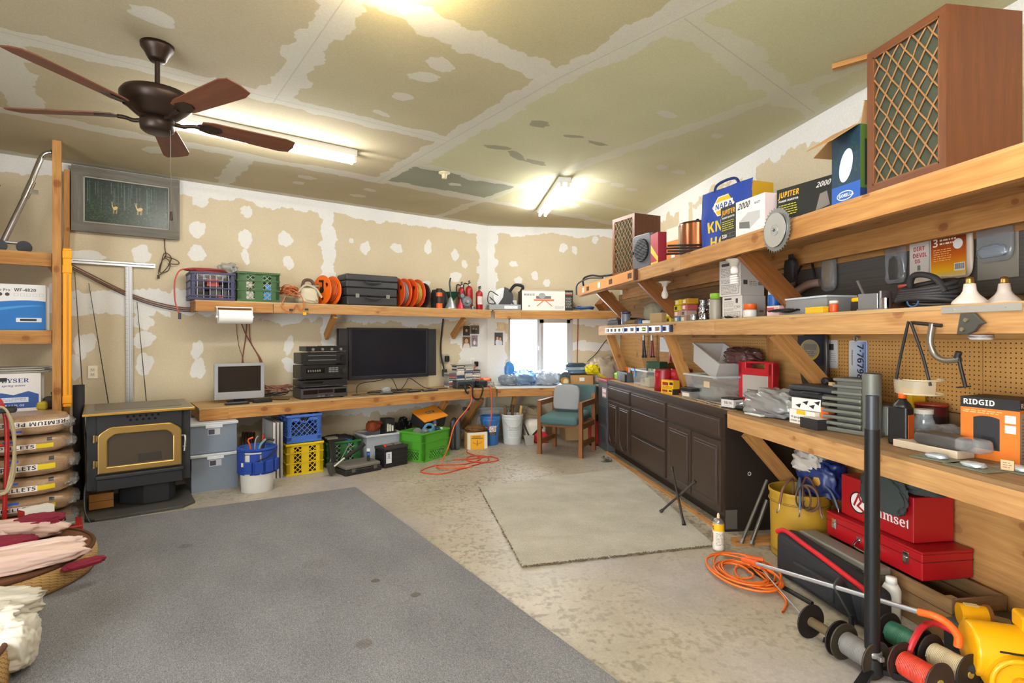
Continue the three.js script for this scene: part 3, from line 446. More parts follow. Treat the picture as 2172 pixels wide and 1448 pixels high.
{ const o = T('lamp_cord', 'bundled brown cord hanging below the framed picture', 'cord', L, [0.5, 2.05, 0.02]); P(o, 'cord_drop', tube([[-0.005, 0.34, -0.005], [0, 0.24, 0], [0.01, 0.18, 0]], 0.004), M('#4a3222', 0.6)); P(o, 'cord_bundle', tube([[0.01, 0.18, 0], [-0.04, 0.08, 0.01], [-0.05, -0.02, 0.01], [0.02, 0.06, 0.02], [0.05, 0.16, 0.015], [0, 0.2, 0.01], [-0.03, 0.09, 0.02], [-0.04, 0, 0.015], [0.03, 0.03, 0.02], [0.035, 0.12, 0.01], [-0.01, 0.16, 0.02], [0.1, 0.13, 0.02], [0.12, 0.1, 0.02], [0.02, 0.09, 0.03]], 0.0045, 90), M('#4a3222', 0.6)); P(o, 'plug', bx(0.02, 0.035, 0.02, -0.055, -0.06, 0.01, 0.004), M('#3a281c', 0.6)); }

// pellet stove
{
  const o = T('pellet_stove', 'black pellet stove with brass framed glass door', 'stove', L, [0.258, 0, 0.68]);
  const iron = M('#2c2d30', 0.55, 0.3), lidM = M('#8a8272', 0.45, 0.3), gold = M('#b99a5c', 0.3, 0.85);
  P(o, 'hearth_plate', ext(shape([[-0.36, -0.4], [-0.3, -0.46], [0.28, -0.46], [0.38, -0.36], [0.38, 0.3], [-0.36, 0.3]]), 0.03, 0.006).rotateX(-Math.PI / 2), M('#43423e', 0.6));
  P(o, 'pedestal', ext(shape([[-0.14, -0.1], [0.02, -0.24], [0.2, -0.24], [0.26, -0.1], [0.26, 0.24], [-0.14, 0.24]]), 0.17).rotateX(-Math.PI / 2).translate(0, 0.03, 0), iron);
  P(o, 'body', bx(0.58, 0.6, 0.56, 0, 0.2, 0.02, 0.006), iron);
  for (const s of [-1, 1]) P(o, 'side_panel', bx(0.07, 0.6, 0.6, s * 0.32, 0.2, -0.03, 0.006), iron);
  P(o, 'front_skirt', bx(0.58, 0.1, 0.03, 0, 0.2, 0.31, 0.006), iron);
  P(o, 'ash_lip', bx(0.6, 0.03, 0.07, 0, 0.295, 0.32, 0.008), iron);
  P(o, 'lid', bx(0.74, 0.02, 0.76, 0, 0.805, 0.0, 0.006), lidM); P(o, 'lid_inset', bx(0.6, 0.006, 0.5, 0, 0.825, -0.06, 0.002), M('#726b5e', 0.4, 0.3));
  P(o, 'lid_trim', mg(bx(0.75, 0.022, 0.012, 0, 0.804, 0.381, 0.004), bx(0.012, 0.022, 0.76, -0.372, 0.804, 0, 0.004), bx(0.012, 0.022, 0.76, 0.372, 0.804, 0, 0.004)), BRASS);
  const vents = []; for (let r = 0; r < 2; r++) for (let i = 0; i < 6 - r; i++) vents.push(mv(new THREE.CylinderGeometry(0.011, 0.011, 0.004, 6).rotateX(Math.PI / 2), -0.09 + i * 0.042 + r * 0.02, 0.775 - r * 0.03, 0.301)); P(o, 'vent_holes', mg(vents), M('#050505', 0.9)).userData.kind = 'stuff';
  const dw = 0.57, dh = 0.37, arch = (w, h, e) => { const s = new THREE.Shape(), x = w / 2; s.moveTo(-x, 0); s.lineTo(x, 0); s.lineTo(x, h * 0.78); s.quadraticCurveTo(x, h * 0.86, x - e, h * 0.94); s.quadraticCurveTo(x - e * 1.4, h, x - e * 2.2, h); s.lineTo(-x + e * 2.2, h); s.quadraticCurveTo(-x + e * 1.4, h, -x + e, h * 0.94); s.quadraticCurveTo(-x, h * 0.86, -x, h * 0.78); s.closePath(); return s; };
  const door = P(o, 'door', (() => { const s = arch(dw, dh, 0.05), hp = arch(dw - 0.13, dh - 0.12, 0.03); s.holes.push(new THREE.Path(hp.getPoints(10).map((p) => new THREE.Vector2(p.x, p.y + 0.055)))); return ext(s, 0.045, 0.01); })(), gold, [0, 0.335, 0.295]);
  P(door, 'door_glass', bx(dw - 0.12, dh - 0.11, 0.006, 0, 0.05, 0.008), M('#4a4034', 0.12)); P(door, 'fire_pot', bx(0.16, 0.06, 0.01, 0.06, 0.07, 0.012, 0.002), M('#2a241e', 0.6));
  for (const y of [0.06, 0.26]) P(door, 'hinge', mg(bx(0.03, 0.05, 0.03, -dw / 2 - 0.01, y, 0.02, 0.006), cy(0.012, 0.012, 0.06, -dw / 2 - 0.02, y - 0.005, 0.03, 10)), M('#8d7a50', 0.35, 0.8));
  P(door, 'latch_handle', mg(tube([[dw / 2, 0.25, 0.03], [dw / 2 + 0.02, 0.25, 0.05], [dw / 2 + 0.018, 0.12, 0.055]], 0.009), mv(tor(0.012, 0.004, 6.3, 6, 14).rotateX(Math.PI / 2), dw / 2 + 0.018, 0.16, 0.055)), STEEL);
  for (let i = 0; i < 2; i++) P(o, 'firebrick', bx(0.16, 0.06, 0.09, -0.26, 0.03 + i * 0.062, 0.14, 0.003), M('#9c6a34', 0.9));
  P(o, 'power_cord', tube([[-0.35, 0.3, 0.2], [-0.365, 0.2, 0.3], [-0.36, 0.08, 0.4], [-0.33, 0.006, 0.46]], 0.006, 30), M('#3c3f44', 0.6));
}
// pellet bags
{
  const bagMat = (text, flip, tone) => print(1024, 256, (g, w, h) => {
    fillBg(g, w, h, `rgb(${tone},${tone - 28},${tone - 56})`); for (let i = 0; i < 9000; i++) { const k = rr(-34, 34); g.save(); g.translate(rnd() * w, rnd() * h); g.rotate(rnd() * 3.14); g.fillStyle = `rgba(${tone + k},${tone - 28 + k},${tone - 60 + k},0.8)`; g.fillRect(0, 0, rr(4, 9), 2); g.restore(); }
    g.save(); if (flip) { g.translate(w * 1.15, h); g.rotate(Math.PI); } g.fillStyle = 'rgba(232,228,220,0.92)'; g.fillRect(0, h * 0.44, w * 0.74, h * 0.28); txt(g, text, w * 0.73, h * 0.67, 66, '#23263a', { align: 'right', sx: 1.05 }); g.fillStyle = '#e0c628'; g.fillRect(w * 0.74, h * 0.46, w * 0.13, h * 0.24); g.fillStyle = '#2a55b0'; g.fillRect(w * 0.5, h * 0.2, w * 0.1, h * 0.1); g.fillStyle = '#2a2c30'; g.fillRect(w * 0.82, h * 0.16, w * 0.04, h * 0.16); g.restore();
  }, 0.3);
  const mA = bagMat('PREMIUM PELLETS', false, 150), mB = bagMat('PREMIUM PELLETS', true, 162);
  const spec = [['topmost pellet bag of the stack with upside-down lettering', 0.69, 0.145, 0, 1], ['second pellet bag from the top of the stack', 0.56, 0.13, 0.01, 0], ['third pellet bag from the top with blue and yellow print', 0.4, 0.16, 0.03, 0], ['fourth pellet bag from the top of the stack', 0.26, 0.14, 0.02, 0], ['fifth pellet bag from the top of the stack', 0.13, 0.13, 0.03, 0], ['lowest pellet bag on the floor behind the red case', 0, 0.13, 0.02, 0]];
  spec.forEach(([lab, y, h, dx, f], i) => { const o = T('pellet_bag', lab, 'bag', L, [-0.57 + dx, y + (i === 5 ? 0.0105 : 0.002 * (5 - i) + 0.011), 0.97], rr(-0.04, 0.04), 'stacked pellet bags'); P(o, 'filled_sack', lump(0.74, h, 0.48, { sq: 0.5, amp: 0.04, seed: i + 2, freq: 3, crease: 0.02, flat: 1 }), f ? mB : mA); P(o, 'sealed_end', lump(0.09, h * 0.45, 0.34, { sq: 0.8, amp: 0.25, crease: 0.15, seed: i + 20 }), FILM, [0.36, h * 0.2, 0.02]); });
}
// red case on the floor in front of the bags
{
  const o = T('red_case', 'flat red metal case with grey moulded top in front of the pellets', 'case', L, [-0.42, 0.0105, 1.4], 0.05);
  P(o, 'case_body', bx(0.62, 0.09, 0.25, 0, 0, 0, 0.012), M('#9c2320', 0.35)); P(o, 'wood_edge', bx(0.6, 0.02, 0.24, 0, 0.03, 0.008, 0.004), M('#6d5638', 0.7));
  P(o, 'moulded_top', bx(0.54, 0.03, 0.22, 0, 0.09, 0, 0.012), M('#8f8f8b', 0.3, 0.3)); P(o, 'raised_cowl', bx(0.24, 0.06, 0.16, -0.12, 0.11, 0, 0.025), M('#b0342e', 0.3)); P(o, 'knob', cy(0.03, 0.026, 0.02, 0.19, 0.12, 0.03), BLACK);
  P(o, 'grille', mg(Array.from({ length: 5 }, (_, i) => bx(0.06, 0.004, 0.004, -0.12, 0.118 + i * 0.008, 0.081))), BLACK);
}
{ const o = T('small_carton', 'small red and white carton lying on the red case', 'carton', L, [-0.36, 0.186, 1.4], 0.5); pbox(o, 'carton_body', 0.17, 0.06, 0.09, M('#e9e6e0', 0.6), { nx: M('#b8332c', 0.6), py: M('#efece6', 0.6) }); }
{ const o = T('extension_cord', 'thick loops of beige and green cord hanging at the left edge', 'cord', L, [-0.55, 0.3, 1.28]); const pts = []; for (let i = 0; i <= 90; i++) { const a = i / 10 * Math.PI * 2; pts.push([Math.cos(a) * (0.07 + 0.03 * N3(i * 0.3, 2)), 0.34 + Math.sin(a) * (0.3 + 0.05 * N3(i * 0.21, 7)), 0.02 * Math.sin(i * 0.7) + 0.0006 * i]); } P(o, 'cord_loops', tube(pts, 0.008, 500, 7), M('#b4a684', 0.7)); P(o, 'tie_strap', bx(0.16, 0.04, 0.08, 0, 0.6, 0.02, 0.01), BLACK); }
{ const o = T('hand_truck', 'red tubular hand truck frame behind the beige cord loops', 'hand truck', L, [-0.62, 0.0105, 1.245]); P(o, 'frame_tube', tube([[-0.15, 0.02, 0], [-0.15, 0.9, 0], [-0.1, 1.0, 0], [0.03, 1.0, 0], [0.08, 0.9, 0], [0.08, 0.02, 0]], 0.014, 60, 10), M('#a81f1c', 0.35)); P(o, 'cross_bar', mg(rod([-0.15, 0.3, 0], [0.08, 0.3, 0], 0.01), rod([-0.15, 0.66, 0], [0.08, 0.66, 0], 0.01)), M('#a81f1c', 0.35)); P(o, 'toe_plate', bx(0.3, 0.008, 0.05, -0.04, 0, 0.0), M('#7e1a18', 0.5)); }
// pet bed and laundry at the lower left
function quilted(c) { return print(256, 256, (g, w, h) => { fillBg(g, w, h, c[0]); g.strokeStyle = c[1]; g.lineWidth = 5; for (let i = 0; i < 9; i++) for (let j = 0; j < 9; j++) { g.beginPath(); g.moveTo(i * 32, j * 32); g.quadraticCurveTo(i * 32 + 26, j * 32 + 4, i * 32 + 30, j * 32 + 30); g.stroke(); } }, 0.9); }
const bedSide = quilted(['#bf9a62', '#8a6a3a']); bedSide.map.wrapS = bedSide.map.wrapT = THREE.RepeatWrapping; bedSide.map.repeat.set(10, 1.5);
function petBed(label, x, z, r, h) { const o = T('pet_bed', label, 'pet bed', W, [x, 0.01, z], 0, 'round brown pet beds'); P(o, 'side_wall', lathe([[r * 0.96, 0], [r, 0.02], [r * 1.01, h * 0.5], [r, h - 0.02], [r * 0.97, h]], 60), bedSide); P(o, 'top_cushion', lathe([[0, h * 0.97], [r * 0.5, h * 0.99], [r * 0.88, h * 1.03], [r * 0.97, h]], 60), M('#6d4326', 0.95)); P(o, 'piping', mv(tor(r * 0.97, 0.012, 6.2832, 8, 70).rotateX(Math.PI / 2), 0, h, 0), M('#57341c', 0.9)); P(o, 'bottom_piping', mv(tor(r * 0.98, 0.011, 6.2832, 8, 70).rotateX(Math.PI / 2), 0, 0.012, 0), M('#7a5a34', 0.9)); }
petBed('round brown pet bed under the pink garments', -2.58, -3.5, 0.53, 0.13); petBed('round brown pet bed in the lower corner below the white towel', -2.06, -2.32, 0.37, 0.16);
function cloth(name, label, x, y, z, rot, parts) { const o = T(name, label, name === 'towel' ? 'towel' : 'clothing', W, [x, y, z], rot); parts.forEach(([pn, w, h, d, px, py, pz, ry, c, s]) => P(o, pn, lump(w, h, d, { sq: 0.75, amp: 0.15, crease: 0.1, freq: 1.7, fx: 0.5, fz: 1.7, seed: s, seg: 64, rows: 40 }), M(c, 0.95), [px, py, pz], [0, ry, 0])); return o; }
cloth('shirt', 'pale pink garment with maroon collar on the pet bed', -2.68, 0.145, -3.8, 0.2, [['fabric', 0.62, 0.12, 0.24, 0, 0, 0, 0.1, '#d9bcae', 3], ['fold', 0.4, 0.09, 0.15, -0.12, 0.03, 0.14, -0.1, '#e0c8bc', 5], ['collar', 0.24, 0.07, 0.14, 0.18, 0.07, -0.03, 0.2, '#7a1c30', 6]]);
cloth('shirt', 'pink shirt with a maroon sleeve spilling over the pet bed edge', -2.36, 0.145, -3.34, 0.3, [['fabric', 0.72, 0.11, 0.2, 0.02, 0, 0.06, 0.15, '#ddc0b2', 8], ['fold', 0.5, 0.1, 0.13, 0.1, 0.01, -0.05, 0.25, '#e2cabe', 9], ['sleeve', 0.42, 0.08, 0.14, -0.1, 0.06, -0.13, 0.1, '#7d1d32', 10], ['cuff', 0.2, 0.04, 0.08, 0.38, -0.03, 0.06, 0.5, '#7d1d32', 11]]);
cloth('towel', 'crumpled white towel over the lower corner pet bed', -2.07, 0.175, -2.62, 0.2, [['terry_fabric', 0.66, 0.13, 0.26, 0, 0, 0, 0.1, '#cdc9bb', 14], ['fold', 0.52, 0.12, 0.16, 0.04, 0.02, 0.14, 0.2, '#d2cec1', 15], ['hanging_end', 0.14, 0.2, 0.2, 0.3, -0.14, 0.12, 0.2, '#cdc9bb', 16]]);

// ================= LEFT BENCH AND WALL SHELF =================
// diagonal lattice filling a w x h window standing on y = 0 in the xy plane
function lattice(w, h, step, th) {
  const out = [];
  for (const s of [1, -1]) for (let c = -h - w; c <= w + h; c += step) { // y = s * x + c
    const pts = []; for (const x of [-w / 2, w / 2]) { const y = s * x + c; if (y >= 0 && y <= h) pts.push([x, y]); } for (const y of [0, h]) { const x = s * (y - c); if (x > -w / 2 && x < w / 2) pts.push([x, y]); }
    if (pts.length >= 2 && Math.hypot(pts[0][0] - pts[1][0], pts[0][1] - pts[1][1]) > 0.01) out.push(bar([...pts[0], s * 0.0012], [...pts[1], s * 0.0012], th));
  }
  return out;
}
function crate(o, w, h, d, mat, kind, opt = {}) {
  const t = 0.008, sides = [[w, 0, 0, d / 2], [w, Math.PI, 0, -d / 2], [d, Math.PI / 2, w / 2, 0], [d, -Math.PI / 2, -w / 2, 0]];
  P(o, 'crate_floor', bx(w - 0.02, 0.01, d - 0.02), mat);
  const rim = [], posts = [], ribs = [], panel = [], lat = [];
  for (const [l, ry, x, z] of sides) {
    const put = (g) => g.rotateY(ry).translate(x, 0, z), short = ry % Math.PI !== 0;
    rim.push(put(bx(l + 0.012, 0.022, 0.016, 0, h - 0.022, 0, 0.003)), put(bx(l, 0.02, 0.014, 0, 0, -0.004)));
    posts.push(put(bx(0.035, h, t, -l / 2 + 0.0175, 0, -t / 2)), put(bx(0.035, h, t, l / 2 - 0.0175, 0, -t / 2)));
    for (const f of opt.ribs ?? [0.36, 0.68]) ribs.push(put(bx(l + 0.006, 0.012, 0.014, 0, h * f, -0.002)));
    if (kind === 'windows') { // solid board with upright lattice windows
      const ww = l * 0.2, n = short ? 2 : 2, gap = (l - n * ww) / (n + 1);
      for (let i = 0; i <= n; i++) panel.push(put(bx(gap, h, t, -l / 2 + gap / 2 + i * (ww + gap), 0, -t / 2)));
      panel.push(put(bx(l, h * 0.12, t, 0, h * 0.88, -t / 2)), put(bx(l, h * 0.06, t, 0, 0, -t / 2)));
      for (let i = 0; i < n; i++) lat.push(...lattice(ww, h * 0.82, 0.05, 0.0055).map((g) => put(g.translate(-l / 2 + gap + ww / 2 + i * (ww + gap), h * 0.06, -0.004))));
    } else if (kind === 'diamond') {
      panel.push(put(bx(l, h * 0.2, t, 0, 0, -t / 2)), put(bx(l * 0.12, h, t, -l * 0.44, 0, -t / 2)), put(bx(l * 0.12, h, t, l * 0.44, 0, -t / 2)), put(bx(l * 0.25, h * 0.1, t, -l * 0.28, h * 0.78, -t / 2)), put(bx(l * 0.25, h * 0.1, t, l * 0.28, h * 0.78, -t / 2)), put(bx(l, h * 0.1, t, 0, h * 0.9, -t / 2)));
      lat.push(...lattice(l * 0.78, h * 0.58, 0.055, 0.006).map((g) => put(g.translate(0, h * 0.2, -0.004))));
      rim.push(put(mv(tor(l * 0.14, 0.006, Math.PI, 6, 14).rotateX(Math.PI), 0, h * 0.88, 0)));
    } else if (kind === 'bars') {
      for (let i = 1; i < 7; i++) lat.push(put(bx(0.007, h * 0.9, 0.006, -l / 2 + l * i / 7, 0.01, -0.004)));
    } else if (kind === 'low') { // solid above, lattice window below
      panel.push(put(bx(l, h * 0.55, t, 0, h * 0.4, -t / 2)), put(bx(l * 0.2, h * 0.4, t, -l * 0.4, 0, -t / 2)), put(bx(l * 0.2, h * 0.4, t, l * 0.4, 0, -t / 2)));
      lat.push(...lattice(l * 0.6, h * 0.34, 0.04, 0.006).map((g) => put(g.translate(0, h * 0.05, -0.004))));
    }
  }
  P(o, 'rim', mg(rim), mat); P(o, 'corner_posts', mg(posts), mat).userData.kind = 'stuff'; P(o, 'ribs', mg(ribs), mat).userData.kind = 'stuff'; if (panel.length) P(o, 'side_panels', mg(panel), mat).userData.kind = 'stuff'; P(o, 'lattice', mg(lat), opt.lat ?? mat).userData.kind = 'stuff';
  return o;
}
// --- on the wall shelf ---
{
  const o = T('milk_crate', 'navy blue wire-sided crate under a red cord on the wall shelf', 'crate', L, [0.87, SHELF_L, 0.22]); crate(o, 0.38, 0.27, 0.34, M('#2e2f52', 0.5), 'bars', { ribs: [0.12, 0.4, 0.66], lat: M('#8e8ea4', 0.4) });
  P(o, 'packed_tins', mg(bx(0.1, 0.12, 0.05, 0.02, 0.012, 0.12), bx(0.08, 0.18, 0.1, -0.11, 0.012, 0.05), cy(0.035, 0.035, 0.1, 0.11, 0.012, 0.12, 16)), M('#3c3a38', 0.5)); P(o, 'label_carton', bx(0.1, 0.07, 0.04, 0.0, 0.135, 0.125), M('#b64436', 0.6)); P(o, 'folded_film', lump(0.3, 0.1, 0.22, { crease: 0.2, amp: 0.2, seed: 4 }), M('#9b9a96', 0.3), [0, 0.17, 0]); P(o, 'orange_cap', cy(0.03, 0.03, 0.03, 0.07, 0.02, 0.13), ORANGE);
}
{ const o = T('extension_cord', 'red cord coiled on top of the navy crate, plug hanging', 'cord', L, [0.82, SHELF_L + 0.275, 0.22]); P(o, 'cord_coil', loops(0.15, 5, 0.007, { sx: 1.1, sz: 0.7, rise: 0.03, seed: 2 }), M('#9c3d36', 0.55)); P(o, 'hanging_end', tube([[-0.1, 0.02, 0.1], [-0.22, 0.0, 0.15], [-0.27, -0.1, 0.2], [-0.27, -0.3, 0.2], [-0.24, -0.42, 0.2]], 0.007, 40), M('#b24740', 0.55)); P(o, 'plug', bx(0.025, 0.06, 0.022, -0.235, -0.47, 0.2, 0.006), M('#24344a', 0.5)); }
{ const o = T('plastic_bag', 'crumpled clear film bag between the navy and green crates', 'plastic bag', L, [1.04, SHELF_L + 0.275, 0.12]); P(o, 'film', lump(0.17, 0.12, 0.16, { crease: 0.3, amp: 0.3, seed: 9 }), FILM); P(o, 'printed_mark', bx(0.02, 0.016, 0.001, 0.04, 0.07, 0.085), BLACK); }
{ const o = T('storage_crate', 'green vented crate beside the navy crate on the wall shelf', 'crate', L, [1.285, SHELF_L, 0.21]); crate(o, 0.4, 0.3, 0.34, M('#33592e', 0.5), 'windows', { lat: M('#9aa88e', 0.5) }); P(o, 'packed_items', mg(bx(0.28, 0.2, 0.22, 0, 0.012, 0.02)), M('#5a5650', 0.8)); P(o, 'blue_packets', mg(bx(0.08, 0.09, 0.03, 0.09, 0.015, 0.145), bx(0.07, 0.06, 0.03, 0.1, 0.12, 0.145)), M('#2f7fc8', 0.4)); P(o, 'grey_packets', mg(bx(0.08, 0.08, 0.03, -0.09, 0.02, 0.145), bx(0.08, 0.07, 0.03, -0.1, 0.14, 0.145)), M('#b8b0a8', 0.5)); }
{ const o = T('extension_cord', 'tangled orange cord spilling over the wall shelf edge', 'cord', L, [1.62, SHELF_L, 0.24]); P(o, 'cord_heap', loops(0.08, 13, 0.0055, { wild: 0.55, sx: 0.9, sz: 0.8, rise: 0.22, seed: 5, stack: 0.04 }), M('#c0693a', 0.55)); P(o, 'hanging_loops', tube([[-0.08, 0.06, 0.14], [-0.12, -0.05, 0.175], [-0.04, -0.1, 0.175], [0.03, -0.02, 0.17], [0.07, -0.08, 0.175], [0.1, -0.03, 0.175], [0.08, 0.08, 0.15], [0.02, 0.12, 0.14]], 0.0055, 80), M('#c46c3a', 0.55)); for (const [x, y] of [[-0.03, -0.09], [0.13, -0.08]]) P(o, 'plug', bx(0.035, 0.022, 0.02, x, y, 0.185, 0.004), M('#2b3038', 0.5)); P(o, 'yellow_tag', bx(0.035, 0.03, 0.002, 0.11, -0.13, 0.18), YELLOW); }
{ const o = T('canvas_bag', 'cream canvas tool bag with brown handle on the wall shelf', 'bag', L, [1.82, SHELF_L, 0.19]); P(o, 'bag_body', lump(0.22, 0.19, 0.28, { sq: 0.6, crease: 0.12, amp: 0.12, seed: 12 }), M('#c9c0a6', 0.95)); P(o, 'strap', tube([[-0.12, 0.12, 0.1], [-0.05, 0.2, 0.12], [0.05, 0.17, 0.14], [0.12, 0.07, 0.14]], 0.013, 30), M('#b9ae92', 0.95)); P(o, 'leather_handle', tube([[-0.06, 0.17, 0.02], [-0.03, 0.26, 0.02], [0.04, 0.26, 0.03], [0.07, 0.18, 0.04]], 0.017, 24, 8), M('#5a3f30', 0.6)); P(o, 'steel_tool', bx(0.14, 0.02, 0.05, 0.04, 0.19, 0.06, 0.004), STEEL); }
function reel(label, u, rot, r, c, cordC, w = 0.14, group) {
  const o = T('cord_reel', label, 'cord reel', L, [u, SHELF_L + r + 0.006, 0.18], rot, 'cord reels on the wall shelf'), pm = M(c, 0.45);
  for (const s of [-1, 1]) { const sh = new THREE.Shape(); sh.absarc(0, 0, r, 0, Math.PI * 2); for (let i = 0; i < 3; i++) { const h = new THREE.Path(), a = i * 2.094 + 0.5; h.absarc(Math.cos(a) * r * 0.62, Math.sin(a) * r * 0.62, r * 0.17, 0, Math.PI * 2, true); sh.holes.push(h); } P(o, 'flange', ext(sh, 0.01).rotateY(Math.PI / 2).translate(s * w / 2 - 0.005, 0, 0), pm); P(o, 'flange_rim', tor(r, 0.008, 6.2832, 6, 40).rotateY(Math.PI / 2).translate(s * w / 2, 0, 0), pm); }
  P(o, 'drum', new THREE.CylinderGeometry(r * 0.35, r * 0.35, w, 20).rotateZ(Math.PI / 2), pm);
  const pts = []; for (let i = 0; i <= 150; i++) { const a = i / 10 * 6.2832, q = r * (0.66 + 0.14 * ((i % 37) / 37)); pts.push([-w / 2 + 0.018 + (w - 0.036) * (0.5 + 0.48 * Math.sin(i * 0.021 * 3 + i * 0.004)), Math.sin(a) * q, Math.cos(a) * q]); } P(o, 'wound_cord', tube(pts, 0.0075, 700, 6), M(cordC, 0.6));
  P(o, 'crank_handle', mg(rod([-w / 2, r * 0.6, 0.02], [-w / 2 - 0.05, r * 0.6, 0.02], 0.014), bx(0.012, r * 0.7, 0.02, -w / 2 - 0.006, 0, 0.02)), BLACK); P(o, 'hub', new THREE.CylinderGeometry(r * 0.22, r * 0.22, 0.012, 20).rotateZ(Math.PI / 2).translate(-w / 2 - 0.006, 0, 0), BLACK);
  return o;
}
reel('bright orange cord reel next to the canvas bag', 2.05, 0.3, 0.16, '#ee6c12', '#c2531e', 0.13);
reel('orange reel wound with grey cord beside the black cases', 2.95, 0.15, 0.175, '#d9501a', '#8c8a8c', 0.1);
reel('orange reel wound with yellow cord, rightmost of the cord reels', 3.13, 0.15, 0.175, '#d9501a', '#c2a444', 0.11);
{ const o = T('cord_drum', 'dark brown cord drum beside the yellow cord reel', 'cord reel', L, [3.27, SHELF_L + 0.162, 0.17], 0.15); P(o, 'disc', new THREE.CylinderGeometry(0.16, 0.16, 0.02, 36).rotateZ(Math.PI / 2), M('#2c201c', 0.6)); P(o, 'core', new THREE.CylinderGeometry(0.06, 0.06, 0.05, 20).rotateZ(Math.PI / 2).translate(-0.03, 0, 0), M('#3a2a24', 0.6)); }
function toolCase(o, w, h, d, m, latches = true) { P(o, 'case_body', bx(w, h * 0.52, d, 0, 0, 0, 0.018), m); P(o, 'case_lid', bx(w, h * 0.48, d, 0, h * 0.52 + 0.002, 0, 0.018), m); P(o, 'handle', tube([[-w * 0.14, h * 0.5, d / 2], [-w * 0.13, h * 0.42, d / 2 + 0.03], [w * 0.13, h * 0.42, d / 2 + 0.03], [w * 0.14, h * 0.5, d / 2]], 0.011, 30, 8), m); if (latches) for (const s of [-1, 1]) P(o, 'latch', bx(0.045, 0.05, 0.012, s * w * 0.3, h * 0.42, d / 2 + 0.004, 0.003), M('#8d8d84', 0.4, 0.6)); }
{ const o = T('tool_case', 'black moulded tool case with metal latches, lower on the wall shelf', 'case', L, [2.52, SHELF_L, 0.2]); toolCase(o, 0.62, 0.2, 0.32, M('#2f2f31', 0.55)); }
{ const o = T('tool_case', 'black tool case with long handle lying on another case', 'case', L, [2.53, SHELF_L + 0.204, 0.19]); toolCase(o, 0.64, 0.155, 0.3, M('#37383a', 0.5), false); }
{ const o = T('thermos_bottle', 'orange and black insulated bottle between reel and black pouch', 'bottle', L, [3.43, SHELF_L, 0.31]); P(o, 'bottle_body', cy(0.04, 0.04, 0.2), ORANGE); P(o, 'bottle_cap', cy(0.041, 0.038, 0.05, 0, 0.2), BLACK); P(o, 'label', cy(0.0405, 0.0405, 0.09, 0, 0.06), M('#2d2420', 0.5)); }
{ const o = T('tool_pouch', 'black zipped tool pouch standing on the wall shelf', 'pouch', L, [3.5, SHELF_L, 0.17], 0.6); P(o, 'pouch_body', lump(0.13, 0.25, 0.19, { sq: 0.45, amp: 0.06, seed: 6 }), M('#26282c', 0.7)); P(o, 'zip', tube([[0.055, 0.02, 0.085], [0.06, 0.2, 0.08], [0, 0.245, 0.06]], 0.004), GREY); }
{ const o = T('metal_funnel', 'galvanised funnel upside down with a tall bent spout', 'funnel', L, [3.61, SHELF_L, 0.29]); P(o, 'funnel_cone', lathe([[0.075, 0], [0.074, 0.02], [0.03, 0.12], [0.012, 0.15]], 28), M('#aab4b8', 0.35, 0.7)); P(o, 'spout', tube([[0, 0.14, 0], [-0.005, 0.25, 0], [-0.015, 0.33, 0], [0.0, 0.4, 0]], 0.011, 30, 10), M('#4b4b48', 0.4, 0.7)); }
{ const o = T('plastic_funnel', 'small red plastic funnel standing upside down', 'funnel', L, [3.735, SHELF_L, 0.33]); P(o, 'funnel_cone', lathe([[0.05, 0], [0.049, 0.008], [0.01, 0.1], [0.006, 0.13], [0, 0.13]], 24), M('#c8283c', 0.4)); }
{ const o = T('plastic_funnel', 'large dark green funnel behind the grey motor', 'funnel', L, [3.72, SHELF_L, 0.135]); P(o, 'funnel_cone', lathe([[0.012, 0], [0.016, 0.1], [0.085, 0.21], [0.108, 0.225], [0.106, 0.23], [0.08, 0.218], [0.01, 0.1]], 30), M('#1f5440', 0.45)); }
{ const o = T('electric_motor', 'grey electric motor with round finned face on the wall shelf', 'motor', L, [3.84, SHELF_L, 0.28], -0.3); const gm = M('#6f7478', 0.45, 0.3); P(o, 'motor_body', new THREE.CylinderGeometry(0.075, 0.075, 0.14, 28).rotateX(Math.PI / 2).translate(0, 0.095, 0), gm); P(o, 'end_bell', mg(new THREE.CylinderGeometry(0.055, 0.075, 0.03, 28).rotateX(Math.PI / 2).translate(0, 0.095, 0.085), ...Array.from({ length: 14 }, (_, i) => bx(0.006, 0.05, 0.02, 0, 0.025, 0.08).rotateZ(i * 0.449).translate(0, 0.095, 0))), gm); P(o, 'shaft', rod([0, 0.095, 0.08], [0, 0.095, 0.14], 0.02), STEEL); P(o, 'foot', bx(0.13, 0.02, 0.12, 0, 0, 0, 0.004), gm); P(o, 'capacitor', rod([-0.05, 0.175, -0.05], [-0.05, 0.175, 0.05], 0.028), gm); }
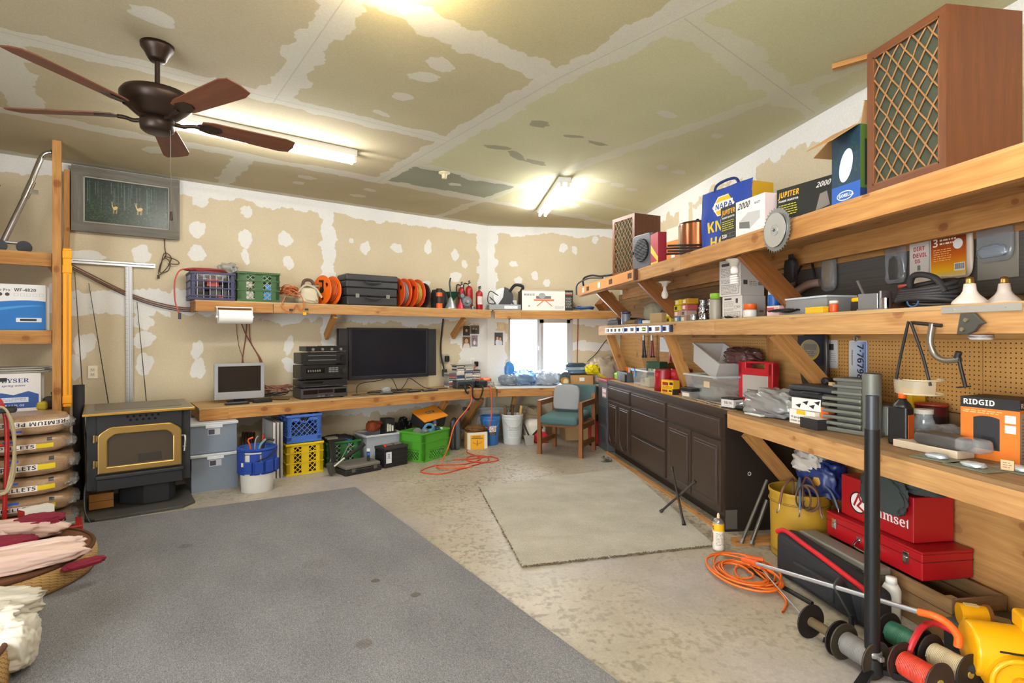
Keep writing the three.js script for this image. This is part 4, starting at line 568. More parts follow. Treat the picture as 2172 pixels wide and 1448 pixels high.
function extinguisher(label, u, n, h, r, lab) { const o = T('fire_extinguisher', label, 'extinguisher', L, [u, SHELF_L, n], rr(-0.4, 0.4), 'fire extinguishers on the wall shelf'); P(o, 'cylinder', lathe([[0, 0], [r, 0], [r, h * 0.72], [r * 0.85, h * 0.8], [r * 0.35, h * 0.86], [0, h * 0.86]], 24), M('#a01a1e', 0.35)); P(o, 'valve', mg(cy(0.014, 0.012, h * 0.1, 0, h * 0.85), bx(0.012, 0.012, 0.09, 0, h * 0.95, 0.02), bx(0.012, 0.012, 0.08, 0, h * 1.01, 0.025).rotateX(-0.05)), BLACK); P(o, 'gauge', new THREE.CylinderGeometry(0.014, 0.014, 0.01, 14).rotateX(Math.PI / 2).translate(0, h * 0.9, 0.02), STEEL); if (lab) P(o, 'label', new THREE.CylinderGeometry(r + 0.001, r + 0.001, h * 0.36, 24, 1, true, -0.9, 1.8).translate(0, h * 0.42, 0), M('#c9c2ba', 0.5)); else P(o, 'hose', tube([[0, h * 0.92, -0.02], [-r * 1.3, h * 0.95, 0], [-r * 1.6, h * 0.8, 0.01], [-r * 1.3, h * 0.5, 0.02]], 0.008, 24), RUBBER); return o; }
extinguisher('red fire extinguisher with black hose behind the green funnel', 3.9, 0.09, 0.36, 0.045, false); extinguisher('tallest red fire extinguisher between the other two', 3.99, 0.14, 0.38, 0.05, false); extinguisher('fire extinguisher with pale label near the chop saw', 4.07, 0.27, 0.3, 0.047, true);
{ const o = T('small_tin', 'small round grey tin at the shelf edge below the extinguishers', 'tin', L, [3.93, SHELF_L, 0.33]); P(o, 'tin_body', cy(0.035, 0.035, 0.03), M('#77797c', 0.4, 0.6)); P(o, 'tin_lid', cy(0.036, 0.036, 0.006, 0, 0.03), STEEL); }
{
  const o = T('tile_saw', 'grey and black chop saw on the shelf over the window', 'saw', B, [0.95, SHELF_L, 0.2]); o.scale.setScalar(1.32); const gm = M('#8b8f92', 0.45, 0.4);
  P(o, 'saw_base', bx(0.34, 0.06, 0.22, 0, 0, 0, 0.008), gm); P(o, 'fence', bx(0.3, 0.05, 0.02, 0, 0.062, -0.06, 0.003), STEEL); P(o, 'label_plate', bx(0.14, 0.03, 0.002, 0.06, 0.015, 0.111), M('#e4e6ea', 0.4)); P(o, 'blade_guard', new THREE.CylinderGeometry(0.11, 0.11, 0.05, 32, 1, false, -0.6, 3.6).rotateX(Math.PI / 2).translate(-0.01, 0.14, -0.02), M('#23252a', 0.4)); P(o, 'blade', new THREE.CylinderGeometry(0.1, 0.1, 0.004, 36).rotateX(Math.PI / 2).translate(-0.01, 0.14, 0.0), STEEL); P(o, 'saw_motor', rod([0.03, 0.17, -0.02], [0.03, 0.17, -0.12], 0.05), M('#2c2e33', 0.5)); P(o, 'handle', tube([[0.06, 0.2, 0], [0.12, 0.27, 0.02], [0.2, 0.25, 0.03], [0.18, 0.2, 0.02]], 0.016, 20, 8), RUBBER); P(o, 'pivot_arm', bar([0.13, 0.05, -0.08], [0.03, 0.18, -0.05], 0.04, 0.05), gm); P(o, 'power_cord', tube([[-0.06, 0.16, 0], [-0.15, 0.2, 0.03], [-0.17, 0.08, 0.05], [-0.1, 0.07, 0.09], [-0.16, 0.14, 0.08]], 0.005, 40), BLACK);
}
{
  const f = print(512, 240, (g, w, h) => { fillBg(g, w, h, '#e6e2dc'); g.fillStyle = '#b8a898'; g.fillRect(0, 0, w, 14); g.fillStyle = '#d8622a'; g.fillRect(120, 110, 200, 18); g.strokeStyle = '#d8622a'; g.lineWidth = 9; g.beginPath(); g.moveTo(150, 190); g.lineTo(220, 120); g.moveTo(300, 190); g.lineTo(230, 120); g.stroke(); g.fillStyle = '#666'; g.fillRect(140, 70, 150, 34); g.fillStyle = '#999'; g.beginPath(); g.arc(200, 66, 34, 0, 7); g.fill(); txt(g, 'RIDGID', 20, 66, 30, '#333'); txt(g, '®', 60, 200, 28, '#c22'); lines(g, 330, 190, 90, 4, 9, '#888', 3); g.fillStyle = '#1e1e1e'; g.fillRect(430, 0, 82, h); txt(g, 'RIDGID', 434, 40, 20, '#fff'); g.fillStyle = '#d8622a'; g.fillRect(434, 48, 72, 7); lines(g, 438, 80, 60, 10, 13, '#c9c4bc', 4); });
  const o = T('saw_stand_carton', 'white and black tool carton over the window', 'carton', B, [1.54, SHELF_L, 0.19]); pbox(o, 'carton_body', 0.72, 0.28, 0.34, M('#4c443c', 0.8), { pz: f, py: M('#a39a8e', 0.8) }); P(o, 'carton_flap', bx(0.5, 0.006, 0.16, -0.05, 0.283, 0.0), M('#9a8f82', 0.8), null, [0.02, 0, 0.02]);
}
{ const o = T('paper_towel_roll', 'white paper towel roll mounted under the wall shelf', 'paper roll', L, [1.05, 1.615, 0.46]); P(o, 'paper', rod([-0.15, 0, 0], [0.15, 0, 0], 0.068, 0.068, 28), M('#f0f0ee', 0.9)); for (const s of [-1, 1]) P(o, 'bracket', bx(0.008, 0.11, 0.05, s * 0.158, -0.02, -0.02, 0.003), M('#d8d8d4', 0.4)); P(o, 'mount_bar', bx(0.33, 0.01, 0.05, 0, 0.09, -0.045), M('#d8d8d4', 0.4)); P(o, 'core', rod([-0.17, 0, 0], [0.17, 0, 0], 0.012), WHITE); }
// --- cables down the wall ---
{ const o = T('power_lead', 'red-brown cords crossing on the wall above the small monitor', 'cord', L, [0, 0, 0]); for (const [a, m, b, r] of [[[1.153,1.65], [1.237,1.44], [1.377,1.158], .006], [[1.24,1.642], [1.232,1.415], [1.2,1.137], .006], [[1.259,1.632], [1.283,1.364], [1.397,1.142], .005], [[1.126,1.639], [1.163,1.34], [1.209,1.162], .003]]) P(o, 'cord_run', tube([[...a, 0.045], [...m, 0.012], [...b, 0.012], [b[0] + 0.02, b[1] - 0.25, 0.03], [b[0] + 0.1, 0.772, 0.06]], r, 30), M('#7a4636', 0.6)); }
{ const o = T('power_cable', 'thick black cable dropping from the wall shelf to the bench', 'cable', L, [3.6, 0, 0]); P(o, 'cable_run', tube([[0.05, 1.66, 0.03], [0.03, 1.45, 0.02], [0.02, 1.2, 0.02], [0.05, 0.98, 0.05]], 0.011, 30, 8), BLACK); P(o, 'plug', bx(0.06, 0.1, 0.05, 0.06, 0.885, 0.05, 0.012), M('#2c3038', 0.5)); }
// --- on the bench ---
{
  const o = T('monitor', 'small silver flat monitor on the left end of the bench', 'monitor', L, [1.12, BENCH_L, 0.3], -0.05); const sil = M('#8e9094', 0.4, 0.3);
  P(o, 'casing', bx(0.46, 0.36, 0.05, 0, 0.035, -0.01, 0.01), sil); P(o, 'bezel', mg(bx(0.46, 0.03, 0.012, 0, 0.365, 0.02, 0.004), bx(0.46, 0.075, 0.016, 0, 0.033, 0.02, 0.005), bx(0.035, 0.28, 0.012, -0.2125, 0.1, 0.02, 0.004), bx(0.035, 0.28, 0.012, 0.2125, 0.1, 0.02, 0.004)), M('#a0a3a8', 0.4, 0.3)); P(o, 'screen', bx(0.39, 0.262, 0.006, 0, 0.106, 0.016), M('#14161a', 0.18)); P(o, 'stand', mg(bx(0.22, 0.012, 0.18, 0, 0, -0.02, 0.004), bx(0.1, 0.06, 0.03, 0, 0.005, -0.04)), BLACK);
}
{ const o = T('game_remote', 'black game console bar lying before the small monitor', 'remote', L, [1.06, BENCH_L, 0.5], 0.05); P(o, 'remote_body', bx(0.22, 0.018, 0.045, 0, 0, 0, 0.006), BLACK); P(o, 'button_strip', bx(0.19, 0.003, 0.02, 0, 0.018, 0, 0.001), GREY); }
{ const o = T('power_adapter', 'black power adapter with cable beside the small monitor', 'adapter', L, [1.3, BENCH_L, 0.46], 0.15); P(o, 'adapter_body', bx(0.18, 0.035, 0.07, 0, 0, 0, 0.008), BLACK); P(o, 'cable', tube([[0.09, 0.018, 0], [0.16, 0.008, -0.04], [0.24, 0.008, 0.02], [0.3, 0.008, -0.05]], 0.004, 24), BLACK); }
{ const o = T('cable_tangle', 'tangle of pink and black cables beside the stereo stack', 'cable', L, [1.5, BENCH_L, 0.22]); P(o, 'pink_cables', loops(0.11, 8, 0.0045, { wild: 0.7, sx: 0.9, sz: 0.7, rise: 0.22, seed: 15 }), M('#8a5a4c', 0.6)); P(o, 'black_cables', loops(0.11, 5, 0.0045, { wild: 0.7, sx: 1, sz: 0.8, rise: 0.1, seed: 25 }), BLACK); }
{
  const S = [['bottom grey cassette deck of the stereo stack', 0, 0.115, 0.5, 0.3, '#3b3b3e', 'deck'], ['black cassette player above the grey deck in the stereo stack', 0.119, 0.08, 0.5, 0.29, '#1a1a1b', 'player'], ['black stereo receiver with display in the middle of the stack', 0.203, 0.155, 0.5, 0.29, '#161617', 'receiver'], ['black stereo amplifier with large knob, second from the top', 0.362, 0.13, 0.49, 0.28, '#18181a', 'amp'], ['slim black mixer on top of the stereo stack', 0.496, 0.065, 0.44, 0.26, '#131314', 'mixer']];
  const nm = { deck: 'cassette_deck', player: 'cassette_player', receiver: 'stereo_receiver', amp: 'stereo_amplifier', mixer: 'audio_mixer' };
  S.forEach(([lab, y, h, w, d, c, k]) => {
    const o = T(nm[k], lab, 'stereo', L, [1.92 + (k === 'mixer' ? 0.03 : 0), BENCH_L + y, 0.34], 0, 'stacked stereo units'), m = M(c, 0.4), kn = M('#2f3033', 0.3, 0.4), z = d / 2;
    P(o, 'housing', bx(w, h - 0.012, d, 0, 0.01, 0, 0.004), m); for (const s of [-1, 1]) P(o, 'foot', cy(0.014, 0.014, 0.011, s * w * 0.4, 0, z - 0.04, 12), RUBBER);
    const knob = (x, yy, r, mm = kn) => P(o, 'knob', new THREE.CylinderGeometry(r, r, 0.018, 20).rotateX(Math.PI / 2).translate(x, yy, z + 0.009), mm), panel = (x, yy, ww, hh, mm) => P(o, 'panel', bx(ww, hh, 0.004, x, yy, z + 0.001, 0.001), mm), glass = M('#07090a', 0.12), face = M('#232325', 0.35);
    if (k === 'deck') { panel(-0.15, 0.05, 0.15, 0.045, glass); panel(0.17, 0.05, 0.13, 0.045, glass); panel(0.01, 0.06, 0.16, 0.035, M('#1a0c0c', 0.2)); knob(0.02, 0.035, 0.014); for (let i = 0; i < 4; i++) P(o, 'button', bx(0.03, 0.01, 0.006, -0.06 + i * 0.045, 0.02, z + 0.002), M('#6d6d70', 0.4)); }
    if (k === 'player') { panel(-0.12, 0.045, 0.2, 0.02, glass); for (let i = 0; i < 8; i++) P(o, 'button', bx(0.022, 0.012, 0.006, 0.02 + i * 0.028, 0.018, z + 0.002), face); panel(0, 0.01, 0.46, 0.004, M('#55565a', 0.4)); }
    if (k === 'receiver') { panel(-0.1, 0.07, 0.2, 0.055, glass); for (let i = 0; i < 6; i++) P(o, 'display_digit', bx(0.014, 0.022, 0.002, -0.17 + i * 0.024, 0.085, z + 0.004), M('#5e6664', 0.5)); for (let r = 0; r < 3; r++) for (let i = 0; i < 3; i++) P(o, 'button', bx(0.03, 0.012, 0.006, 0.06 + i * 0.036, 0.075 + r * 0.02, z + 0.002), M('#77787c', 0.4)); knob(0.215, 0.09, 0.03, M('#26272a', 0.3)); for (let i = 0; i < 10; i++) P(o, 'button', bx(0.02, 0.01, 0.006, -0.2 + i * 0.03, 0.03, z + 0.002), face); }
    if (k === 'amp') { panel(-0.02, 0.095, 0.3, 0.008, M('#7c7d80', 0.35, 0.4)); panel(-0.02, 0.045, 0.3, 0.012, M('#66676a', 0.35, 0.4)); knob(0.2, 0.07, 0.034, M('#1c1d1f', 0.25)); knob(-0.2, 0.055, 0.014); knob(-0.17, 0.085, 0.012); }
    if (k === 'mixer') { for (let i = 0; i < 4; i++) knob(-0.15 + i * 0.1, 0.032, 0.015, STEEL); panel(0, 0.008, 0.42, 0.003, GREY); P(o, 'small_remote', bx(0.18, 0.014, 0.05, 0.02, 0.055, 0.05, 0.004), M('#2c2c2e', 0.5)); }
  });
}
{
  const o = T('television', 'large black plasma television with side speakers on the bench', 'television', L, [2.83, BENCH_L, 0.125], 0.02); const m = M('#1d1d20', 0.35);
  P(o, 'cabinet', bx(1.06, 0.62, 0.07, 0, 0.15, 0, 0.008), m); P(o, 'bezel', mg(bx(1.06, 0.028, 0.012, 0, 0.742, 0.038, 0.004), bx(1.06, 0.045, 0.012, 0, 0.15, 0.038, 0.004), bx(0.035, 0.58, 0.012, -0.5125, 0.17, 0.038, 0.004), bx(0.035, 0.58, 0.012, 0.5125, 0.17, 0.038, 0.004)), M('#26262a', 0.3)); P(o, 'screen', bx(0.99, 0.548, 0.006, 0, 0.195, 0.034), M('#181a22', 0.22));
  for (const s of [-1, 1]) P(o, 'side_speaker', bx(0.11, 0.6, 0.08, s * 0.59, 0.16, 0, 0.006), M('#212124', 0.7)); P(o, 'wall_bracket', bx(0.4, 0.3, 0.08, 0, 0.3, -0.075), m);
}
{ const o = T('cable_tangle', 'thin black cables trailing below the large television', 'cable', L, [2.74, BENCH_L, 0.42]); P(o, 'cables', loops(0.16, 5, 0.004, { wild: 0.9, sx: 1.7, sz: 0.5, rise: 0.02, seed: 33 }), BLACK); P(o, 'upright_loops', tube([[-0.4, 0.01, -0.1], [-0.35, 0.1, -0.17], [-0.1, 0.14, -0.16], [0.05, 0.16, -0.15], [0.1, 0.02, -0.05], [0.25, 0.1, -0.15], [0.3, 0.15, -0.18], [0.5, 0.02, -0.1], [0.75, 0.01, 0]], 0.005, 90), BLACK); }
for (const [u, n, lab, w, c, rot] of [[2.62, 0.52, 'grey mobile phone lying under the television, leftmost', 0.15, '#55585c', -0.4], [2.98, 0.5, 'black rounded remote lying before the television', 0.17, '#1b1b1d', 0.1], [3.2, 0.5, 'long dark flat box lying right of the black remote', 0.2, '#3c3733', 0.05]]) { const o = T('remote_control', lab, 'remote', L, [u, BENCH_L, n], rot); P(o, 'casing', bx(w, 0.02, 0.055, 0, 0, 0, 0.007), M(c, 0.4)); P(o, 'key_field', bx(w * 0.8, 0.003, 0.035, 0, 0.02, 0, 0.001), M('#77797c', 0.5)); }
{ const o = T('glass_dish', 'clear plastic tub under the television', 'tub', L, [2.68, BENCH_L, 0.38]); P(o, 'tub_wall', lathe([[0.05, 0], [0.06, 0.06], [0.057, 0.06], [0.047, 0.003], [0, 0.003]], 20), CLEAR); }
// compact discs in four columns, a loose pile behind
{
  const cols = ['#c9c2b6', '#8a8f96', '#3c4046', '#b0a690', '#e0ddd6', '#5a5248', '#6c7a86']; let k = 0; const nth = ['first', 'second', 'third', 'fourth', 'fifth', 'sixth', 'seventh', 'eighth', 'ninth', 'tenth', 'eleventh', 'twelfth', 'thirteenth'], colName = ['column nearest the black cable', 'second column', 'third column', 'column nearest the outlet'];
  [[3.66, 9], [3.79, 13], [3.93, 13], [4.06, 10]].forEach(([u, n], ci) => { for (let i = 0; i < n; i++) { const o = T('compact_disc_case', nth[i] + ' disc case from the bottom of the ' + colName[ci], 'disc case', L, [u + rr(-0.006, 0.006), BENCH_L + i * 0.0215, 0.2 - ci * 0.012], rr(-0.06, 0.06), 'compact disc cases stacked on the bench'); P(o, 'jewel_case', bx(0.125, 0.019, 0.12, 0, 0, 0, 0.002), M(pick(cols), 0.3)); P(o, 'spine_label', bx(0.11, 0.011, 0.001, 0, 0.004, 0.0605), M(pick(['#efece6', '#d8d2c8', '#2a2c30', '#9c3a34', '#3a5a8c']), 0.5)); k++; } });
}
{ const o = T('magazine_pile', 'grey paper folder lying across the disc columns', 'folder', L, [3.86, BENCH_L + 13 * 0.0215 + 0.002, 0.19], 0.06); P(o, 'folder_cover', bx(0.3, 0.012, 0.15, 0, 0, 0, 0.003), M('#9a9994', 0.6)); P(o, 'loose_sheet', bx(0.27, 0.003, 0.14, 0.01, 0.013, 0.004), M('#c9c8c2', 0.7)); }
{ const o = T('radio', 'dark portable radio in front of the disc cases', 'radio', L, [3.72, BENCH_L, 0.43], -0.15); P(o, 'casing', bx(0.26, 0.1, 0.15, 0, 0, 0, 0.018), M('#30363a', 0.45)); P(o, 'top_panel', bx(0.22, 0.006, 0.1, 0, 0.1, 0, 0.002), M('#59666a', 0.3)); P(o, 'handle_loop', tube([[-0.08, 0.05, 0.08], [-0.07, 0.04, 0.19], [-0.05, -0.03, 0.2], [-0.02, -0.05, 0.19], [0.0, 0.04, 0.1]], 0.011, 30), BLACK); P(o, 'strap', tube([[0.02, 0.05, 0.08], [0.03, 0.03, 0.2], [0.04, -0.1, 0.21], [0.12, -0.13, 0.21], [0.17, 0.02, 0.22], [0.13, 0.05, 0.08]], 0.011, 40), BLACK); }
{ const o = T('battery_charger', 'blue-black battery charger with film beside the radio', 'charger', L, [3.95, BENCH_L, 0.47], 0.2); P(o, 'charger_body', bx(0.15, 0.09, 0.13, 0, 0, 0, 0.014), M('#20242e', 0.5)); P(o, 'film_wrap', lump(0.13, 0.07, 0.1, { crease: 0.3, amp: 0.3, seed: 41 }), FILM, [0.12, 0, 0.05]); }
{ const o = T('cordless_drill', 'orange and black power drill lying near the wall outlet', 'drill', L, [4.12, BENCH_L, 0.33], 0.5); P(o, 'drill_body', rod([-0.1, 0.07, 0], [0.09, 0.07, 0], 0.045), ORANGE); P(o, 'motor_cap', rod([0.09, 0.07, 0], [0.14, 0.07, 0], 0.042, 0.03), BLACK); P(o, 'grip', bx(0.06, 0.05, 0.06, 0.02, 0, 0, 0.012), BLACK); P(o, 'chuck', rod([-0.1, 0.07, 0], [-0.15, 0.07, 0], 0.025, 0.015), DARK); }
{ const o = T('wall_outlet', 'white wall outlet with black plug above the drill', 'outlet', L, [4.13, 1.0, 0]); P(o, 'cover_plate', bx(0.075, 0.12, 0.008, 0, 0, 0.004, 0.003), WHITE); P(o, 'receptacle', bx(0.034, 0.07, 0.004, 0, 0.024, 0.009, 0.0015), M('#d8d6ce', 0.4)); P(o, 'black_plug', bx(0.05, 0.07, 0.045, 0.05, 0.0, 0.03, 0.01), BLACK); }
{ const o = T('wall_outlet', 'dark wall outlet behind the disc cases below the black cable', 'outlet', L, [3.68, 1.06, 0]); P(o, 'cover_plate', bx(0.13, 0.12, 0.008, 0, 0, 0.004, 0.003), M('#a39c8e', 0.4)); P(o, 'plug', bx(0.06, 0.08, 0.04, 0.03, 0.02, 0.03, 0.01), BLACK); }
// snapshots pinned to the wall
{
  const shot = (bg, fig) => print(96, 128, (g, w, h) => { fillBg(g, w, h, bg); for (let i = 0; i < 80; i++) { g.fillStyle = `rgba(${rr(20, 120)},${rr(20, 110)},${rr(20, 100)},0.25)`; g.fillRect(rnd() * w, rnd() * h, rr(4, 20), rr(4, 20)); } for (const [x, y, s, c, hc] of fig) { g.fillStyle = c; g.beginPath(); g.ellipse(x, y + s * 2.6, s * 1.4, s * 2, 0, 0, 7); g.fill(); g.fillStyle = hc; g.beginPath(); g.arc(x, y - s * 0.2, s * 1.15, 0, 7); g.fill(); g.fillStyle = '#c99a7c'; g.beginPath(); g.ellipse(x, y, s * 0.75, s * 0.9, 0, 0, 7); g.fill(); } }, 0.4);
  [[L, 4.035, 1.43, 0.115, 0.137, shot('#2c2a28', [[48, 60, 22, '#3a3634', '#1c1613']]), 'dark portrait snapshot, upper left of the four on the wall'], [L, 4.172, 1.456, 0.15, 0.119, shot('#5c5a4c', [[34, 50, 14, '#222226', '#1a1512'], [64, 54, 13, '#46443c', '#2a201a']]), 'group snapshot, upper right of the four on the wall'], [L, 4.035, 1.26, 0.13, 0.16, shot('#8a6a52', [[48, 50, 30, '#d8d0c8', '#5a3a22']]), 'smiling close-up snapshot, lower left of the four on the wall'], [L, 4.167, 1.278, 0.105, 0.157, shot('#9a94a8', [[48, 50, 13, '#e4d8dc', '#241a16']]), 'standing figure snapshot, lower right of the four on the wall'], [B, 0.9, 1.295, 0.12, 0.18, shot('#3c4044', [[34, 56, 17, '#d8d8dc', '#241c18'], [66, 64, 17, '#caccd4', '#2c2420']]), 'snapshot of two seated people near the window']].forEach(([fr, u, y, w, h, m, lab]) => { const o = T('photograph', lab, 'photo', fr, [u, y, 0.002], 0, 'snapshots on the wall'); P(o, 'photo_print', bx(w, h, 0.002), [WHITE, WHITE, WHITE, WHITE, m, WHITE]); });
  const o = T('wall_thermostat', 'small cream round thermostat above the seated snapshot', 'thermostat', B, [0.935, 1.5, 0]); P(o, 'plate', bx(0.1, 0.12, 0.01, 0, 0, 0.005, 0.003), M('#cbb992', 0.5)); P(o, 'dial', new THREE.CylinderGeometry(0.03, 0.03, 0.012, 20).rotateX(Math.PI / 2).translate(0, 0.06, 0.014), M('#d2c29c', 0.5));
}

// ================= UNDER THE LEFT BENCH =================
function tote(o, w, h, d, filling) { const t = 0.004; P(o, 'tub_wall', mg(bx(w, h, t, 0, 0, d / 2), bx(w, h, t, 0, 0, -d / 2), bx(t, h, d, w / 2), bx(t, h, d, -w / 2), bx(w, t, d)), MILKY).userData.kind = 'stuff'; if (filling) P(o, 'contents', ...filling); P(o, 'lid', bx(w + 0.03, 0.03, d + 0.03, 0, h + 0.002, 0, 0.01), M('#d3d8dc', 0.4, 0, { transmission: 0.25, thickness: 0 })); P(o, 'latch_label', bx(0.1, 0.06, 0.003, 0, h - 0.085, d / 2 + 0.004), M('#b9bbc0', 0.5)); P(o, 'label_print', bx(0.05, 0.045, 0.001, -0.02, h - 0.078, d / 2 + 0.0062), M('#3a3c48', 0.5)); P(o, 'latch', bx(0.14, 0.03, 0.016, 0, h - 0.02, d / 2 + 0.01, 0.005), M('#c9ced2', 0.4)); }
{ const o = T('storage_tote', 'clear plastic storage tote on the floor next to the stove', 'storage tote', L, [0.84, 0, 0.5], 0, 'stacked clear totes'); tote(o, 0.38, 0.31, 0.42, [lump(0.34, 0.14, 0.36, { crease: 0.12, seed: 3 }), M('#b3a490', 0.9), [0, 0.01, 0]]); }
{ const o = T('storage_tote', 'clear plastic storage tote stacked on top of another tote', 'storage tote', L, [0.83, 0.346, 0.49], 0, 'stacked clear totes'); tote(o, 0.38, 0.25, 0.42, [mg(bx(0.3, 0.16, 0.3, 0.0, 0.008), bar([-0.05, 0.2, 0.19], [0.12, 0.06, 0.19], 0.006)), M('#4d5a68', 0.8)]); }
{
  const o = T('tool_bucket', 'white bucket wearing a blue pocketed tool organiser', 'bucket', L, [1.155, 0, 0.92]); const r0 = 0.135, r1 = 0.155, h = 0.37;
  P(o, 'bucket_wall', lathe([[0, 0], [r0, 0], [r1, h], [r1 + 0.006, h], [r1 + 0.006, h - 0.02], [r1 - 0.004, h], [r0 - 0.006, 0.006], [0, 0.006]], 36), M('#e2e2de', 0.5));
  const blue = M('#1c3f96', 0.85), sh = (r, y0, y1, a, l) => { const g = new THREE.CylinderGeometry(r + 0.004, r, y1 - y0, 30, 4, true, a, l); const p = g.attributes.position; for (let i = 0; i < p.count; i++) { const q = 1 + 0.03 * N3(p.getX(i) * 30, p.getY(i) * 22, p.getZ(i) * 30); p.setX(i, p.getX(i) * q); p.setZ(i, p.getZ(i) * q); } g.computeVertexNormals(); return mv(g, 0, (y0 + y1) / 2, 0); };
  P(o, 'organiser_skirt', sh(r1 + 0.012, 0.17, 0.38, 0.0, 5.4), blue); P(o, 'organiser_skirt', sh(r1 + 0.012, 0.17, 0.36, 5.7, 0.5), blue);
  P(o, 'inner_lining', sh(r1 - 0.012, 0.2, 0.4, 0, 6.28), M('#3a66b4', 0.85)); P(o, 'rolled_hem', mv(tor(r1 + 0.004, 0.014, 6.2832, 8, 40).rotateX(Math.PI / 2), 0, 0.392, 0), blue);
  for (let i = 0; i < 4; i++) { const a = -0.9 + i * 0.52; P(o, 'pocket', bx(0.075, 0.11, 0.025, 0, 0.185, r1 + 0.026, 0.01).rotateY(a + 0.25), blue); } P(o, 'strap', tube([[-0.04, 0.3, 0.182], [0.05, 0.33, 0.178], [0.13, 0.37, 0.12]], 0.006), BLACK); P(o, 'label', bx(0.04, 0.035, 0.002, 0, 0.25, r1 + 0.026).rotateY(-0.9), M('#dad8d0', 0.6));
}
for (const [lab, x, z, c, pts, r] of [['orange handled pry bar standing in the tool bucket', -0.1, 0.05, '#d9542a', [[0, 0.05, 0], [0, 0.4, 0], [-0.02, 0.47, 0.01], [0.02, 0.49, 0.02]], 0.008], ['teal handled pliers standing in the tool bucket', 0.02, 0.05, '#6a8c98', [[-0.02, 0.1, 0], [0, 0.4, 0], [0.05, 0.46, 0]], 0.011], ['black handled tool lying across the tool bucket rim', 0.05, 0.03, '#2a2c30', [[0, 0.12, 0], [0.02, 0.43, 0], [0.05, 0.46, 0.02], [0.1, 0.44, 0.03]], 0.011], ['red screwdriver standing in the tool bucket', 0.07, -0.03, '#c8281c', [[0, 0.1, 0], [0.005, 0.4, 0], [0.01, 0.49, 0]], 0.009], ['thin steel shears standing in the tool bucket', -0.02, -0.04, '#aeb2b6', [[0, 0.1, 0], [0.01, 0.45, 0], [0.03, 0.48, 0.01]], 0.006]]) { const o = T('hand_tool', lab, 'tool', L, [1.155 + x * 0.7, 0.01, 0.92 + z], 0, 'tools in the bucket'); P(o, 'shank', tube(pts, r, 24, 8), M(c, 0.5)); }
{ const o = T('hose_coil', 'dark coiled hose under the bench behind the tool bucket', 'hose', L, [1.21, 0, 0.25], 0.2); for (let i = 0; i < 5; i++) P(o, 'hose_loop', tor(0.21 - i * 0.005, 0.012, 6.2832, 8, 40).rotateY(1.15).translate(-0.05 + i * 0.027, 0.224, 0), M('#3c2a24', 0.6)); }
{ const o = T('aluminium_screens', 'white aluminium frames standing folded beside the tool bucket', 'screens', L, [1.415, 0, 0.42]); for (let i = 0; i < 3; i++) P(o, 'frame_panel', mg(bx(0.022, 0.56, 0.012, -0.04 + i * 0.035, 0, 0.2), bx(0.022, 0.56, 0.012, -0.04 + i * 0.035, 0, -0.24), bx(0.022, 0.02, 0.44, -0.04 + i * 0.035, 0.54, -0.02), bx(0.012, 0.53, 0.42, -0.04 + i * 0.035, 0.01, -0.02)), M(['#d9d9d6', '#c2c2be', '#a9a9a6'][i], 0.4, 0.3)).userData.kind = 'stuff'; }
{ const o = T('milk_crate', 'yellow vented crate on the floor below the blue crate', 'crate', L, [1.68, 0, 0.44]); crate(o, 0.37, 0.325, 0.34, M('#d8b810', 0.5), 'windows'); P(o, 'packed_items', bx(0.3, 0.22, 0.24, 0, 0.012), M('#33302a', 0.9)); }
{ const o = T('milk_crate', 'blue lattice crate stacked on the yellow crate', 'crate', L, [1.675, 0.33, 0.44]); crate(o, 0.345, 0.285, 0.33, M('#4068b8', 0.5), 'diamond', { ribs: [0.2] }); P(o, 'packed_items', lump(0.28, 0.16, 0.26, { crease: 0.1, seed: 8 }), M('#3c3e46', 0.9), [0, 0.012, 0]); }
{ const o = T('milk_crate', 'dark green crate full of tools behind the black case', 'crate', L, [2.13, 0, 0.32]); crate(o, 0.38, 0.27, 0.34, M('#2c6a38', 0.55), 'windows', { lat: M('#8fa08c', 0.5) }); P(o, 'blue_cloth', lump(0.16, 0.07, 0.14, { crease: 0.15, seed: 5 }), M('#2466b0', 0.8), [0.05, 0.21, 0.05]); P(o, 'dark_bag', lump(0.34, 0.13, 0.28, { crease: 0.12, seed: 7 }), M('#232427', 0.8), [-0.02, 0.18, -0.02]); P(o, 'packed_items', bx(0.32, 0.18, 0.28, 0, 0.012), M('#3a3c3a', 0.9)); }
{ const o = T('jack_stand', 'black steel stand leaning against the dark green crate', 'stand', L, [1.96, 0, 0.66]); P(o, 'post', bx(0.06, 0.34, 0.05, 0, 0.0, 0, 0.006), M('#2a2a2a', 0.5, 0.4), null, [-0.1, 0, 0.05]); P(o, 'saddle', bx(0.11, 0.02, 0.1, -0.015, 0.335, -0.035, 0.004), M('#7d7868', 0.5, 0.4)); P(o, 'stay', mg(bar([-0.07, 0, 0.04], [-0.03, 0.15, 0], 0.008), bar([0.05, 0.1, 0.05], [0.17, 0.27, 0], 0.008)), GREY).userData.kind = 'stuff'; }
{ const o = T('sledge_hammer', 'hammer with black grip lying on the black case', 'hammer', L, [1.88, 0.02, 0.86]); P(o, 'head', bx(0.06, 0.12, 0.06, 0, 0, 0, 0.008), M('#4a4842', 0.5, 0.5), null, [0, 0, 0.3]); P(o, 'shaft', rod([0.0, 0.06, 0], [0.13, 0.14, -0.02], 0.011), M('#c9c9c6', 0.35, 0.6)); P(o, 'grip', rod([0.13, 0.14, -0.02], [0.36, 0.25, -0.06], 0.017, 0.02), RUBBER); }
